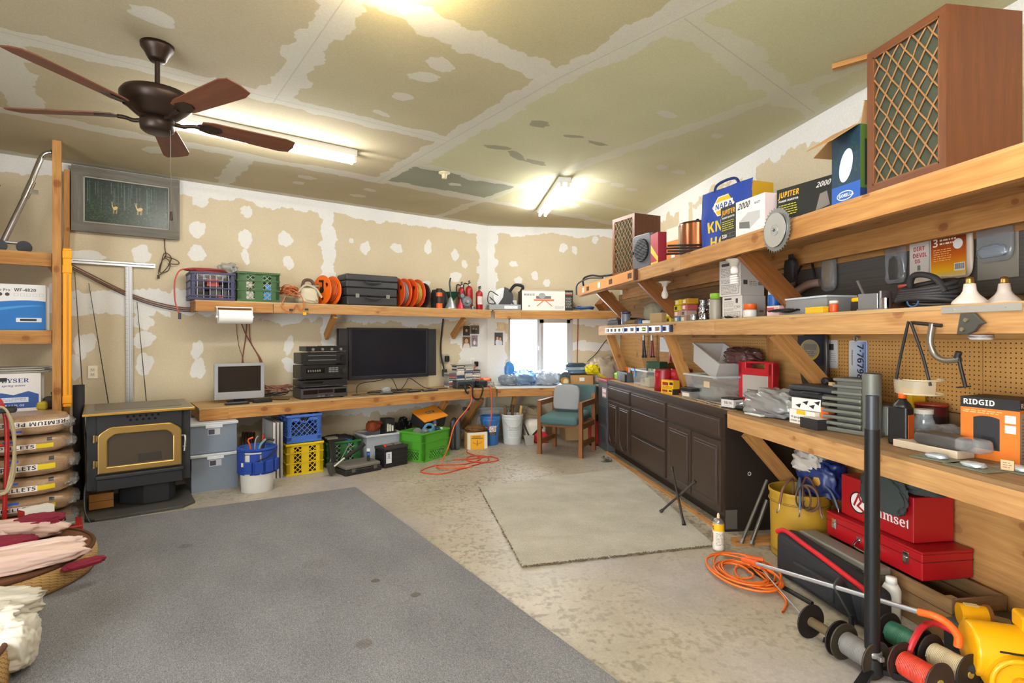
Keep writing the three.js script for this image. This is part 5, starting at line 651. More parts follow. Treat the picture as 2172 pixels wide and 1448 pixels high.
{ const o = T('tool_case', 'flat black tool case on the floor with dusty lid', 'case', L, [2.16, 0, 0.8], 0.12); P(o, 'case_body', bx(0.42, 0.055, 0.3, 0, 0, 0, 0.01), M('#1c1c1e', 0.55)); P(o, 'case_lid', bx(0.4, 0.04, 0.28, 0, 0.057, 0, 0.014), M('#6a665e', 0.7)); for (const x of [-0.12, 0.13]) P(o, 'latch', bx(0.04, 0.035, 0.008, x, 0.03, 0.152, 0.002), M('#55534c', 0.5)); }
{ const o = T('caulking_tool', 'small blue and white tool standing on the dusty case', 'tool', L, [2.26, 0.1, 0.86]); P(o, 'grip', bx(0.03, 0.1, 0.025, 0, 0, 0, 0.006), M('#2a2c30', 0.5)); P(o, 'blue_band', bx(0.032, 0.03, 0.027, 0, 0.06, 0, 0.004), M('#2f6cc0', 0.4)); P(o, 'head', bx(0.03, 0.03, 0.03, 0, 0.1, 0, 0.005), WHITE); }
{ const o = T('car_battery', 'black car battery with white label and red terminal cap', 'battery', L, [2.56, 0, 0.78], 0.18); const lab = print(96, 128, (g, w, h) => { fillBg(g, w, h, '#d9dde4'); g.strokeStyle = '#2a58a8'; g.lineWidth = 6; g.strokeRect(34, 26, 28, 26); txt(g, 'HONDA', 14, 74, 18, '#2a58a8'); }); P(o, 'battery_body', bx(0.3, 0.19, 0.19, 0, 0, 0, 0.006), M('#1b1b1d', 0.5)); P(o, 'battery_top', bx(0.31, 0.03, 0.2, 0, 0.19, 0, 0.005), M('#2d2c2c', 0.6)); for (const y of [0.05, 0.1, 0.15]) P(o, 'rib', bx(0.302, 0.006, 0.193, 0, y, 0), M('#2a2a2c', 0.5)); P(o, 'label', bx(0.07, 0.12, 0.002, -0.1, 0.05, 0.0975), lab); P(o, 'terminal_cap', cy(0.014, 0.014, 0.025, -0.1, 0.22, 0.03, 14), M('#d8281c', 0.4)); P(o, 'caps', mg(bx(0.1, 0.014, 0.05, 0.08, 0.22, -0.01, 0.004), bx(0.1, 0.014, 0.05, -0.04, 0.22, -0.01, 0.004)), M('#77736a', 0.6)).userData.kind = 'stuff'; }
{ const o = T('storage_tote', 'open grey-white storage tub behind the car battery', 'storage tote', L, [2.6, 0, 0.33]); const w = 0.42, h = 0.3, d = 0.34; P(o, 'tub_wall', mg(bx(w, h, 0.004, 0, 0, d / 2), bx(w, h, 0.004, 0, 0, -d / 2), bx(0.004, h, d, w / 2), bx(0.004, h, d, -w / 2), bx(w, 0.004, d)), M('#aab0b8', 0.5)).userData.kind = 'stuff'; P(o, 'rim', mg(bx(w + 0.04, 0.02, 0.03, 0, h - 0.02, d / 2 + 0.01, 0.006), bx(w + 0.04, 0.02, 0.03, 0, h - 0.02, -d / 2 - 0.01, 0.006), bx(0.03, 0.02, d, w / 2 + 0.01, h - 0.02, 0, 0.006), bx(0.03, 0.02, d, -w / 2 - 0.01, h - 0.02, 0, 0.006)), M('#c4c8cc', 0.5)); }
{ const o = T('metal_toolbox', 'black upright box with white rolls before it in the tub', 'box', L, [2.72, 0.006, 0.32]); P(o, 'box_body', bx(0.12, 0.44, 0.16, 0, 0, 0, 0.006), M('#2c2c2c', 0.6)); for (let i = 0; i < 3; i++) P(o, 'white_roll', cy(0.012, 0.012, 0.09 - i * 0.012, -0.04 + i * 0.03, 0.3, 0.1, 12), M('#d9d4c6', 0.7)); }
{ const o = T('leather_glove', 'orange-brown leather work glove on top of the tub', 'glove', L, [2.55, 0.306, 0.3], 0.4); P(o, 'palm', lump(0.16, 0.12, 0.14, { crease: 0.12, seed: 6 }), M('#8c3f1a', 0.7)); for (let i = 0; i < 4; i++) P(o, 'finger', new THREE.CapsuleGeometry(0.015, 0.08, 4, 8).rotateZ(1.2).translate(0.09, 0.03 + i * 0.02, -0.05 + i * 0.03), M('#9a4a1e', 0.7)); P(o, 'thumb', new THREE.CapsuleGeometry(0.016, 0.05, 4, 8).rotateX(1).translate(0, 0.06, 0.08), M('#8c3f1a', 0.7)); }
{ const o = T('rubbish_bag', 'black plastic bag slumped under the bench behind the bright green crate', 'bag', L, [2.98, 0, 0.2]); P(o, 'bag_body', lump(0.22, 0.36, 0.3, { crease: 0.15, amp: 0.2, seed: 19 }), M('#131314', 0.4)); P(o, 'knot', lump(0.1, 0.12, 0.09, { crease: 0.2, amp: 0.2, seed: 21 }), M('#131314', 0.4), [0, 0.3, 0]); }
{ const o = T('milk_crate', 'bright green crate holding power saws', 'crate', L, [3.04, 0, 0.66], 0.38); crate(o, 0.47, 0.33, 0.36, M('#4d9c2c', 0.5), 'low', { ribs: [0.34, 0.64] }); }
{ const o = T('circular_saw', 'blue circular saw with coiled cord standing in the bright green crate', 'saw', L, [3.02, 0.12, 0.66], 0.4); o.scale.setScalar(0.8); P(o, 'saw_body', rod([0, 0.2, -0.05], [0.05, 0.24, 0.14], 0.05, 0.042), M('#5d93ac', 0.4)); P(o, 'handle', tube([[0.02, 0.24, -0.02], [0.06, 0.32, 0.02], [0.14, 0.3, 0.06], [0.13, 0.22, 0.08]], 0.022, 24, 8), M('#4f8ca8', 0.4)); P(o, 'gear_case', mg(rod([-0.05, 0.15, 0.08], [-0.05, 0.28, 0.08], 0.04), bx(0.07, 0.12, 0.05, -0.06, 0.14, 0.1, 0.01)), M('#a0a4a8', 0.35, 0.7)); P(o, 'blade_guard', new THREE.CylinderGeometry(0.1, 0.1, 0.03, 30).rotateX(1.3).rotateZ(0.3).translate(-0.13, 0.2, 0), M('#b4b6b8', 0.35, 0.7)); P(o, 'cord', tube([[0.1, 0.2, 0.12], [0.16, 0.12, 0.2], [0.05, 0.05, 0.21], [-0.05, 0.08, 0.2], [0, 0.16, 0.19], [0.06, 0.08, 0.22], [-0.02, 0.03, 0.22]], 0.006, 60), BLACK); }
{ const o = T('cordless_drill', 'dark blue drill standing in the bright green crate', 'drill', L, [3.17, 0.1, 0.62], 0.3); o.scale.setScalar(0.9); P(o, 'drill_body', rod([-0.05, 0.18, 0.05], [0.05, 0.32, -0.02], 0.036, 0.042), M('#1f3058', 0.4)); P(o, 'grip', rod([0.0, 0.24, 0.02], [0.12, 0.2, 0.06], 0.026), M('#243a6a', 0.4)); P(o, 'yellow_switch', bx(0.02, 0.02, 0.02, 0.0, 0.28, 0.04), YELLOW); P(o, 'label', bx(0.03, 0.05, 0.03, 0.1, 0.2, 0.06, 0.006), WHITE); P(o, 'chuck', rod([-0.05, 0.18, 0.05], [-0.08, 0.13, 0.07], 0.022, 0.015), DARK); }
{ const f = print(256, 192, (g, w, h) => { fillBg(g, w, h, '#dd8a1c'); g.fillStyle = '#1c1c1c'; g.fillRect(90, 70, 92, 30); txt(g, 'RIDGID', 94, 94, 24, '#eee', { sx: 0.92 }); }, 0.8); const o = T('tool_bag', 'orange topped black tool bag resting over the bright green crate', 'bag', L, [3.2, 0.332, 0.42], 0.25); const b = P(o, 'bag_body', bx(0.36, 0.15, 0.26, 0, 0, 0, 0.03), M('#1f1f21', 0.8)); P(o, 'orange_lid', [0].map(() => new RoundedBoxGeometry(0.37, 0.02, 0.27, 2, 0.008))[0], M('#dd8a1c', 0.8), [0, 0.16, 0]); P(o, 'lid_print', new THREE.PlaneGeometry(0.33, 0.23).rotateX(-Math.PI / 2), f, [0, 0.1715, 0]); o.rotation.set(0.42, L.rot + 0.25, 0.12, 'YXZ'); }
{ const o = T('tool_case', 'grey moulded tool case standing on edge under the bench', 'case', L, [3.61, 0, 0.42], 0.95); P(o, 'case_half', bx(0.3, 0.37, 0.06, 0, 0, 0.032, 0.03), M('#4f5256', 0.6)); P(o, 'case_half', bx(0.3, 0.37, 0.06, 0, 0, -0.032, 0.03), M('#46494d', 0.6)); P(o, 'seam_rib', bx(0.26, 0.02, 0.14, 0, 0.17, 0, 0.006), M('#44474b', 0.6)); }
{ const f = print(192, 128, (g, w, h) => { fillBg(g, w, h, '#e2dccb'); g.fillStyle = '#e8a81c'; g.fillRect(30, 20, w - 60, h); g.fillStyle = '#3a2f1a'; g.fillRect(40, 44, 110, 5); g.fillRect(92, 60, 5, 44); g.strokeStyle = '#6a5218'; g.lineWidth = 3; g.beginPath(); g.moveTo(50, 74); g.quadraticCurveTo(95, 104, 140, 74); g.stroke(); txt(g, 'TITEBOND', 48, 40, 16, '#5a4410'); }); const o = T('torn_carton', 'torn yellow and white carton beside the blue bucket', 'carton', L, [3.82, 0, 0.56], -0.35); pbox(o, 'carton_body', 0.26, 0.21, 0.2, M('#9c6a20', 0.85), { pz: f, nx: M('#d8b064', 0.8) }); P(o, 'torn_flap', lump(0.24, 0.09, 0.18, { crease: 0.25, amp: 0.25, seed: 31 }), M('#6a4a20', 0.9), [0, 0.2, 0]); }
function pail(label, pos, r0, r1, h, c, extra) { const o = T('bucket', label, 'bucket', B, pos), m = M(c, 0.45); P(o, 'bucket_wall', lathe([[0, 0], [r0, 0], [r1, h - 0.07], [r1 + 0.008, h - 0.065], [r1 + 0.008, h - 0.045], [r1 + 0.002, h - 0.04], [r1 + 0.01, h - 0.02], [r1 + 0.01, h], [r1, h], [r0 - 0.004, 0.006], [0, 0.006]], 34), m); P(o, 'bail_handle', tube([[-r1 - 0.005, h - 0.05, 0], [-r1 * 0.6, h - 0.13, r1 * 0.9], [0, h - 0.17, r1 * 1.12], [r1 * 0.6, h - 0.13, r1 * 0.9], [r1 + 0.005, h - 0.05, 0]], 0.004, 30), STEEL); extra(o); return o; }
pail('blue plastic bucket with warning label under the window bench', [0.72, 0, 0.58], 0.105, 0.125, 0.38, '#3570b4', (o) => P(o, 'warning_label', new THREE.CylinderGeometry(0.1215, 0.1165, 0.13, 12, 1, true, -0.2, 0.8).translate(0, 0.2, 0), print(96, 128, (g, w, h) => { fillBg(g, w, h, '#e8e6e2'); g.strokeStyle = '#b8443a'; g.lineWidth = 6; g.beginPath(); g.arc(48, 50, 28, 0, 7); g.moveTo(30, 70); g.lineTo(66, 30); g.stroke(); g.fillStyle = '#222'; g.fillRect(0, 86, w, 42); lines(g, 8, 94, 80, 4, 9, '#ddd'); })));
pail('white plastic bucket of wooden handles under the window bench', [1.02, 0, 0.55], 0.118, 0.138, 0.39, '#cfd3d2', (o) => P(o, 'printed_text', new THREE.CylinderGeometry(0.1335, 0.1275, 0.16, 14, 1, true, -0.6, 1.3).translate(0, 0.17, 0), print(192, 128, (g, w, h) => { fillBg(g, w, h, '#cfd3d2'); lines(g, 14, 14, 164, 3, 14, '#8d9496', 7); lines(g, 14, 62, 164, 5, 12, '#949b9e', 4); })));
for (const [lab, x, z, c, t] of [['pale wooden handle standing in the white bucket', 0.05, 0.02, '#c8a468', 0.14], ['dark wooden handle standing in the white bucket, left', -0.05, 0, '#7a5634', -0.1], ['short brown handle at the back of the white bucket', 0.0, -0.05, '#5d4128', 0.02]]) { const o = T('hardwood_dowel', lab, 'dowel', B, [1.02 + x, 0.02, 0.55 + z], 0, 'handles in the white bucket'); P(o, 'handle', rod([0, 0, 0], [t * 0.5, 0.48, 0], 0.014, 0.018), M(c, 0.7)); }
{ const o = T('level_bar', 'long grey bar lying behind the blue and white buckets', 'bar', B, [0.72, 0.42, 0.36]); P(o, 'bar', bx(0.56, 0.04, 0.03, 0.02, 0, 0, 0.004), M('#8c9496', 0.4, 0.4)); P(o, 'end_cap', bx(0.1, 0.042, 0.034, -0.3, 0, 0, 0.008), BLACK); for (const x of [-0.25, 0.25]) P(o, 'support_leg', bx(0.02, 0.42, 0.02, x, -0.42, 0), M('#4a4a48', 0.6)); }
{ const o = T('tool_satchel', 'red and white satchel on the floor beside the teal chair', 'bag', B, [1.34, 0, 0.45]); P(o, 'bag_body', lump(0.28, 0.3, 0.24, { sq: 0.6, crease: 0.1, seed: 16 }), M('#d8d2c6', 0.9)); P(o, 'red_panel', lump(0.2, 0.14, 0.12, { sq: 0.6, crease: 0.1, seed: 17 }), M('#b41824', 0.7), [0.06, 0.0, 0.12]); P(o, 'black_strap', bar([-0.04, 0.1, 0.13], [0.08, 0.22, 0.14], 0.05, 0.02), BLACK); }
{ const o = T('carton', 'open brown carton under the window bench behind the teal chair', 'carton', B, [1.94, 0, 0.3]); pbox(o, 'carton_body', 0.36, 0.34, 0.34, M('#a68458', 0.85)); P(o, 'flap', bx(0.36, 0.004, 0.14, 0, 0.344, 0.1), M('#b8945e', 0.85), null, [0, 0, 0]); }
{ const o = T('cloth_heap', 'beige cloth heap on the floor behind the red satchel', 'cloth', B, [1.33, 0, 0.19]); P(o, 'fabric', lump(0.34, 0.42, 0.26, { crease: 0.14, amp: 0.2, seed: 18 }), M('#a8977c', 0.95)); }
{ const o = T('margin_trowel', 'steel bucket trowel lying before the red satchel', 'trowel', B, [1.22, 0, 0.74]); P(o, 'blade', ext(shape([[-0.05, 0], [0.05, 0], [0.07, 0.13], [-0.07, 0.13]]), 0.006), M('#8e8c84', 0.45, 0.6), [0, 0, 0], [-0.35, 0, 0]); P(o, 'handle', rod([0, 0.12, -0.05], [-0.06, 0.27, -0.12], 0.012), BLACK); }
// orange-red cord running from the outlet over the bench and coiled on the floor
{ const o = T('extension_cord', 'thin red-orange cord falling from the window bench onto the floor', 'cord', W, [0, 0, 0]); const y = 0.007; P(o, 'cord_run', tube([L.p(4.14, 1.02, 0.06), L.p(4.08, 0.9, 0.12), L.p(4.05, 0.78, 0.4), L.p(4.02, 0.77, 0.58), L.p(4.01, 0.766, 0.618), L.p(4.0, 0.7, 0.64), L.p(4.0, 0.6, 0.66), L.p(3.96, 0.3, 0.68), [.597,0,-7.124].map((v, i) => (i === 1 ? 0.12 : v)), [.462,0,-6.96].map((v, i) => (i === 1 ? y : v)), [.384,.007,-6.653], [.525,.007,-6.271], [.321,.007,-6.021], [.036,.007,-6.017], [-.091,.007,-5.906], [-.147,.007,-5.75], [.034,.007,-5.627], [.259,.007,-5.794], [.449,.007,-5.98], [.595,.007,-6.142], [.58,.007,-6.388], [.425,.007,-6.41], [.357,.007,-6.199], [.562,.007,-6.077], [.718,.007,-6.172], [.644,.007,-6.354], [.416,.007,-6.263], [.198,.007,-6.246]], 0.0075, 340, 7), M('#c4472c', 0.5)); }
{ const o = T('extension_cord', 'bright orange cord hanging straight from the radio to the floor coil', 'cord', W, [0, 0, 0]); P(o, 'cord_run', tube([L.p(3.72, 0.79, 0.56), L.p(3.72, 0.772, 0.615), L.p(3.7, 0.6, 0.64), [.237,.36,-6.566], [.145,.14,-6.264], [.08,.007,-6.262], [.01,.007,-5.934], [.11,.02,-5.823], [.387,.02,-5.826]], 0.0075, 120, 7), M('#e0602c', 0.5)); }

// ================= FAR CORNER: CHAIR, CABINETS, WINDOW BENCH =================
{
  const o = T('armchair', 'wooden armchair with teal seat and back cushions', 'chair', W, [1.61, 0, -6.51], -0.6), w = 0.57, d = 0.53, teal = M('#4b6769', 0.95);
  for (const [x, z, h] of [[-1, 1, 0.65], [1, 1, 0.65], [-1, -1, 0.72], [1, -1, 0.72]]) P(o, 'leg', wb(0.045, h, 0.045, x * (w / 2 - 0.022), 0, z * (d / 2 - 0.022)), OAK);
  for (const x of [-1, 1]) { P(o, 'armrest', wb(0.045, 0.06, d - 0.09, x * (w / 2 - 0.022), 0.59, 0), OAK); P(o, 'side_rail', wb(0.04, 0.06, d - 0.09, x * (w / 2 - 0.022), 0.33, 0), OAK); P(o, 'stretcher', wb(0.04, 0.05, d - 0.09, x * (w / 2 - 0.022), 0.12, 0), OAK); }
  P(o, 'front_rail', wb(w - 0.09, 0.05, 0.03, 0, 0.34, d / 2 - 0.03), OAK); P(o, 'rear_rail', wb(w - 0.09, 0.05, 0.03, 0, 0.34, -d / 2 + 0.03), OAK);
  P(o, 'seat_cushion', bx(w - 0.1, 0.11, 0.56, 0, 0.385, 0.02, 0.045), teal, null, [0.06, 0, 0]); P(o, 'back_cushion', bx(w - 0.1, 0.42, 0.075, 0, 0.43, -d / 2 + 0.02, 0.03), teal, [0, 0, -0.08], [-0.16, 0, 0]);
}
{ const o = T('lumbar_pillow', 'grey velour pillow leaning on the teal chair back', 'pillow', W, [1.585, 0.515, -6.495], -0.6); P(o, 'cushion', lump(0.34, 0.31, 0.1, { sq: 0.45, amp: 0.03, seed: 2 }), M('#8f9194', 0.95), [0, 0, -0.03], [-0.17, 0, 0]); P(o, 'red_print', bx(0.07, 0.008, 0.002, 0.01, 0.245, -0.02), M('#b0443c', 0.7), null, [-0.17, 0, 0]); }
// dark kitchen base cabinets
const ESP = wood([66, 50, 40], [40, 29, 22], 0.4, { knots: 0 }), ESP2 = M('#33261e', 0.35);
function panelDoor(o, u, y, w, h, n, arched) {
  const dr = P(o, 'door', wb(w, h, 0.02, 0, 0, 0), ESP, [u, y, n + 0.01]);
  const f = 0.055; P(dr, 'door_groove', bx(w - 2 * f + 0.02, h - 2 * f + 0.02, 0.003, 0, f - 0.01, 0.0105), ESP2); P(dr, 'raised_panel', bx(w - 2 * f - 0.006, h - 2 * f - 0.006, 0.014, 0, f + 0.003, 0.012, 0.006), ESP);
  P(dr, 'moulding', mg(bx(w - 2 * f + 0.025, 0.012, 0.01, 0, h - f + 0.004, 0.013, 0.004), bx(w - 2 * f + 0.025, 0.012, 0.01, 0, f - 0.016, 0.013, 0.004), bx(0.012, h - 2 * f + 0.02, 0.01, -w / 2 + f - 0.008, f - 0.01, 0.013, 0.004), bx(0.012, h - 2 * f + 0.02, 0.01, w / 2 - f + 0.008, f - 0.01, 0.013, 0.004)), ESP).userData.kind = 'stuff';
  if (arched) P(dr, 'arch_moulding', tor(w * 0.26, 0.008, Math.PI, 6, 20).rotateX(Math.PI).translate(0, f + 0.06, 0.02), ESP);
}
function drawerFront(o, u, y, w, h, n) { const dr = P(o, 'drawer', wb(w, h, 0.02, 0, 0, 0), ESP, [u, y, n + 0.01]); P(dr, 'front_bevel', bx(w - 0.03, h - 0.03, 0.008, 0, 0.015, 0.011, 0.004), ESP); }
[['far dark cabinet with one drawer above two arched doors', [-6.379,.348], [-5.589,.476], 'doors', true], ['middle dark cabinet of three wide drawers', [-5.589,.476], [-4.676,.624], 'drawers'], ['near dark cabinet with one drawer above two panel doors', [-4.676,.624], [-3.705,.781], 'doors', false]].forEach(([lab, [u0], [u1], k, arch], i) => {
  const w = u1 - u0 - 0.002, o = T('base_cabinet', lab, 'cabinet', R, [(u0 + u1) / 2, 0, 0]), n = 0.6;
  P(o, 'body', wb(w, 0.765, n - 0.02, 0, 0.105, (n + 0.02) / 2), ESP2); P(o, 'toe_kick', bx(w, 0.103, n - 0.1, 0, 0.0, (n - 0.06) / 2), M('#2a211b', 0.6)); P(o, 'base_strip', wb(w, 0.022, 0.03, 0, 0, n + 0.03), FIR);
  P(o, 'drawer_rail', bx(w, 0.03, 0.006, 0, 0.835, n + 0.002), ESP);
  if (k === 'doors') { drawerFront(o, 0, 0.675, w - 0.05, 0.145, n); for (const s of [-1, 1]) panelDoor(o, s * (w / 4 - 0.006), 0.13, w / 2 - 0.03, 0.52, n, arch); } else { drawerFront(o, 0, 0.675, w - 0.05, 0.145, n); drawerFront(o, 0, 0.4, w - 0.05, 0.255, n); drawerFront(o, 0, 0.13, w - 0.05, 0.25, n); }
  if (i === 2) { P(o, 'end_panel', bx(0.016, 0.868, 0.58, w / 2 + 0.01, 0, 0.315), M('#241c17', 0.5)); P(o, 'access_plate', bx(0.004, 0.14, 0.09, w / 2 + 0.022, 0.02, 0.56, 0.0015), M('#56534e', 0.5)); P(o, 'ring_hook', tor(0.012, 0.003, 6.2832, 6, 16).rotateY(Math.PI / 2).translate(w / 2 + 0.024, 0.42, 0.42), M('#b9b6ae', 0.5)); }
});
{ const o = T('cabinet_worktop', 'pale plywood worktop lying over the dark cabinets', 'worktop', R, [0, 0, 0]); P(o, 'sheet', wb(2.72, 0.02, 0.6, -4.98, 0.876, 0.312), PLY_TOP); P(o, 'front_edge', wb(2.72, 0.03, 0.012, -4.98, 0.866, 0.62), ESP); }
{ const f = print(128, 96, (g, w, h) => { fillBg(g, w, h, '#e8e0dc'); g.strokeStyle = '#b03038'; g.lineWidth = 6; g.strokeRect(6, 6, w - 12, h - 12); txt(g, 'CAUTION', 12, 60, 26, '#b03038'); }); const o = T('tool_chest', 'grey tool chest with red top edge beyond the dark cabinets', 'tool chest', R, [-6.59, 0, 0.32]); P(o, 'chest_body', bx(0.36, 0.85, 0.58, 0, 0, 0, 0.006), M('#4d5154', 0.5)); P(o, 'red_top', bx(0.37, 0.035, 0.6, 0, 0.852, 0, 0.006), M('#8f2a2a', 0.5)); P(o, 'sticker', bx(0.16, 0.12, 0.002, 0.06, 0.66, 0.291), f); for (const y of [0.1, 0.35]) P(o, 'drawer', bx(0.32, 0.2, 0.012, 0, y, 0.294, 0.004), M('#404447', 0.5)); }
{ const o = T('gas_can', 'red fuel can on the floor behind the teal chair', 'fuel can', R, [-6.92, 0, 0.6]); P(o, 'can_body', bx(0.2, 0.32, 0.18, 0, 0, 0, 0.05), M('#b41c22', 0.4)); P(o, 'spout', rod([0.04, 0.3, 0], [0.08, 0.4, 0], 0.02), M('#1c1c1c', 0.5)); P(o, 'handle', tube([[-0.06, 0.3, 0], [-0.05, 0.36, 0], [0.02, 0.36, 0], [0.03, 0.3, 0]], 0.012, 20), M('#b41c22', 0.4)); P(o, 'stand', bx(0.22, 0.004, 0.2), BLACK); }
// --- on the window bench ---
function sack(name, label, cat, fr, pos, w, h, d, m, s, o2 = {}) { const o = T(name, label, cat, fr, pos, o2.rot ?? 0, o2.group); P(o, o2.part ?? 'film', lump(w, h, d, { crease: 0.22, amp: 0.25, seed: s, freq: 2.6, ...o2.l }), m); if (o2.inner) P(o, 'contents', lump(w * 0.7, h * 0.7, d * 0.7, { amp: 0.2, seed: s + 3 }), o2.inner); return o; }
const BLUEFILM = M('#a8ccee', 0.1, 0, { transmission: 0.65, thickness: 0 });
sack('plastic_bag', 'grey-blue film bag on the bench next to the drill', 'plastic bag', B, [1.0, BENCH_L, 0.35], 0.26, 0.14, 0.28, M('#b4c2d0', 0.12, 0, { transmission: 0.6, thickness: 0 }), 51, { inner: M('#5c6672', 0.7), l: { freq: 3.6 } });
sack('plastic_bag', 'blue film bag in the middle below the window', 'plastic bag', B, [1.22, BENCH_L, 0.33], 0.3, 0.2, 0.3, BLUEFILM, 52, { inner: M('#39465a', 0.6), l: { freq: 3.6 } });
sack('plastic_bag', 'large pale clear bag below the window nearest the carton', 'plastic bag', B, [1.52, BENCH_L, 0.36], 0.36, 0.19, 0.32, M('#dbe4ec', 0.12, 0, { transmission: 0.65, thickness: 0 }), 53, { inner: M('#8a97a6', 0.7), l: { freq: 3.6 } });
{ const o = T('sponge_pack', 'bright blue folded film standing against the window edge', 'packet', B, [1.04, BENCH_L, 0.13], 0.2); P(o, 'packet', lump(0.13, 0.3, 0.1, { crease: 0.15, seed: 61 }), M('#3f86cc', 0.35)); }
{ const o = T('tape_roll', 'amber tape roll at the bench end by the pale bag', 'tape', B, [1.75, BENCH_L, 0.5], 0.2); P(o, 'roll', new THREE.CylinderGeometry(0.055, 0.055, 0.05, 28).rotateX(Math.PI / 2).translate(0, 0.055, 0), M('#b58a34', 0.35)); P(o, 'core', new THREE.CylinderGeometry(0.036, 0.036, 0.052, 24).rotateX(Math.PI / 2).translate(0, 0.055, 0), M('#d8ccb0', 0.7)); P(o, 'grey_roll', new THREE.CylinderGeometry(0.09, 0.09, 0.05, 28).rotateX(Math.PI / 2).translate(0.03, 0.09, -0.06), M('#4c5662', 0.5)); }
{ const o = T('small_carton', 'brown carton on the window bench with a white label', 'carton', B, [2.0, BENCH_L, 0.33]); pbox(o, 'carton_body', 0.32, 0.13, 0.26, CARD); P(o, 'label', bx(0.07, 0.05, 0.002, 0, 0.05, 0.131), WHITE); P(o, 'flap', bx(0.3, 0.004, 0.1, 0, 0.135, -0.06), M('#a07c4c', 0.85)); }
{ const o = T('shirt_packs', 'film wrapped folded shirts stacked on the brown carton', 'packets', B, [1.95, BENCH_L + 0.145, 0.3]); for (let i = 0; i < 3; i++) P(o, 'packet', lump(0.28, 0.055, 0.22, { sq: 0.5, crease: 0.1, seed: 70 + i }), M(['#5a7288', '#9ab0c0', '#3c4c5c'][i], 0.22), [rr(-0.02, 0.02), i * 0.048, 0]); }
{ const o = T('work_gloves', 'bright yellow rubber gloves draped on the carton by the window', 'gloves', B, [2.16, BENCH_L + 0.142, 0.42], 0.3); P(o, 'cuff', lump(0.18, 0.13, 0.14, { crease: 0.25, amp: 0.25, seed: 75 }), M('#e2cf10', 0.5)); for (let i = 0; i < 4; i++) P(o, 'finger', new THREE.CapsuleGeometry(0.014, 0.07, 4, 8).rotateZ(0.4 + i * 0.25).translate(0.09 + i * 0.006, -0.01 - i * 0.008, 0.02 + i * 0.028), M('#e2cf10', 0.5)); P(o, 'thumb', new THREE.CapsuleGeometry(0.015, 0.05, 4, 8).rotateX(0.9).translate(-0.06, 0.06, 0.08), M('#d8c410', 0.5)); }
sack('cloth_heap', 'crumpled beige cloth heaped at the end of the window bench', 'cloth', B, [2.38, BENCH_L, 0.26], 0.4, 0.36, 0.34, M('#b3a692', 0.95), 54, { part: 'fabric' });
{ const o = T('snack_packet', 'lime green and black glove packet on the grey tool chest', 'packet', R, [-6.45, 0.89, 0.4], 0.3); P(o, 'packet', lump(0.2, 0.085, 0.14, { sq: 0.5, crease: 0.1, seed: 81 }), M('#8fce1c', 0.4)); P(o, 'black_end', lump(0.09, 0.08, 0.13, { sq: 0.5, seed: 82 }), BLACK, [0.12, 0, 0]); }
{ const o = T('tool_tray', 'open grey tool tray with orange handled tools near the far cabinet', 'tool tray', R, [-6.1, 0.897, 0.42]); P(o, 'tray', mg(bx(0.34, 0.11, 0.006, 0, 0, 0.11), bx(0.34, 0.11, 0.006, 0, 0, -0.11), bx(0.006, 0.11, 0.22, 0.17), bx(0.006, 0.11, 0.22, -0.17), bx(0.34, 0.006, 0.22)), M('#4a4c4e', 0.55)).userData.kind = 'stuff'; P(o, 'black_pouch', bx(0.16, 0.09, 0.02, 0.08, 0, 0.126, 0.008), BLACK); for (let i = 0; i < 5; i++) P(o, 'tool_handle', rod([-0.12 + i * 0.05, 0.02, -0.03 + 0.02 * (i % 3)], [-0.1 + i * 0.05, 0.16, 0.02 - 0.03 * (i % 2)], 0.016), [ORANGE, GREY, M('#c9c2b4', 0.6), BLACK, ORANGE][i]); }
{ const o = T('rope_coil', 'blue rope coil on the shelf right of the white tool carton', 'rope', B, [2.12, SHELF_L, 0.2]); P(o, 'rope', loops(0.09, 7, 0.008, { wild: 0.4, sx: 1.2, rise: 0.08, seed: 92 }), M('#3a62a8', 0.7)); }
{ const o = T('timber_block', 'tan timber block leaning at the shelf end beyond the blue rope', 'block', B, [2.42, SHELF_L, 0.2]); P(o, 'block', wb(0.26, 0.12, 0.16, 0, -0.06, 0), OAK, [0, 0.14, 0], [0, 0.3, 0.75]); }
{ const o = T('wall_cable', 'thin red cable hanging on the wall right of the window', 'cable', B, [2.06, 1.0, 0.012]); P(o, 'cable_run', tube([[0.005, 0.68, 0], [0, 0.45, 0.004], [-0.01, 0.1, 0.006], [-0.01, 0, 0.01]], 0.006, 24), M('#8f3a34', 0.5)); }
{ const o = T('wall_cable', 'black cable slanting on the wall above the beige cloth', 'cable', B, [2.2, 1.05, 0.012]); P(o, 'cable_run', tube([[0, 0, 0.01], [0.14, 0.12, 0.004], [0.26, 0.28, 0.004], [0.4, 0.42, 0.01]], 0.005, 24), BLACK); }
{ const o = T('hinge_bundle', 'small heap of metal brackets on the floor at the far cabinet foot', 'brackets', W, [1.93, 0, -5.95]); for (let i = 0; i < 4; i++) P(o, 'bracket', mg(bx(0.12, 0.004, 0.03, 0, i * 0.012, 0), bx(0.004, 0.03, 0.03, 0.06, i * 0.012, 0)).rotateY(i * 0.9), M('#77736a', 0.4, 0.6)); }

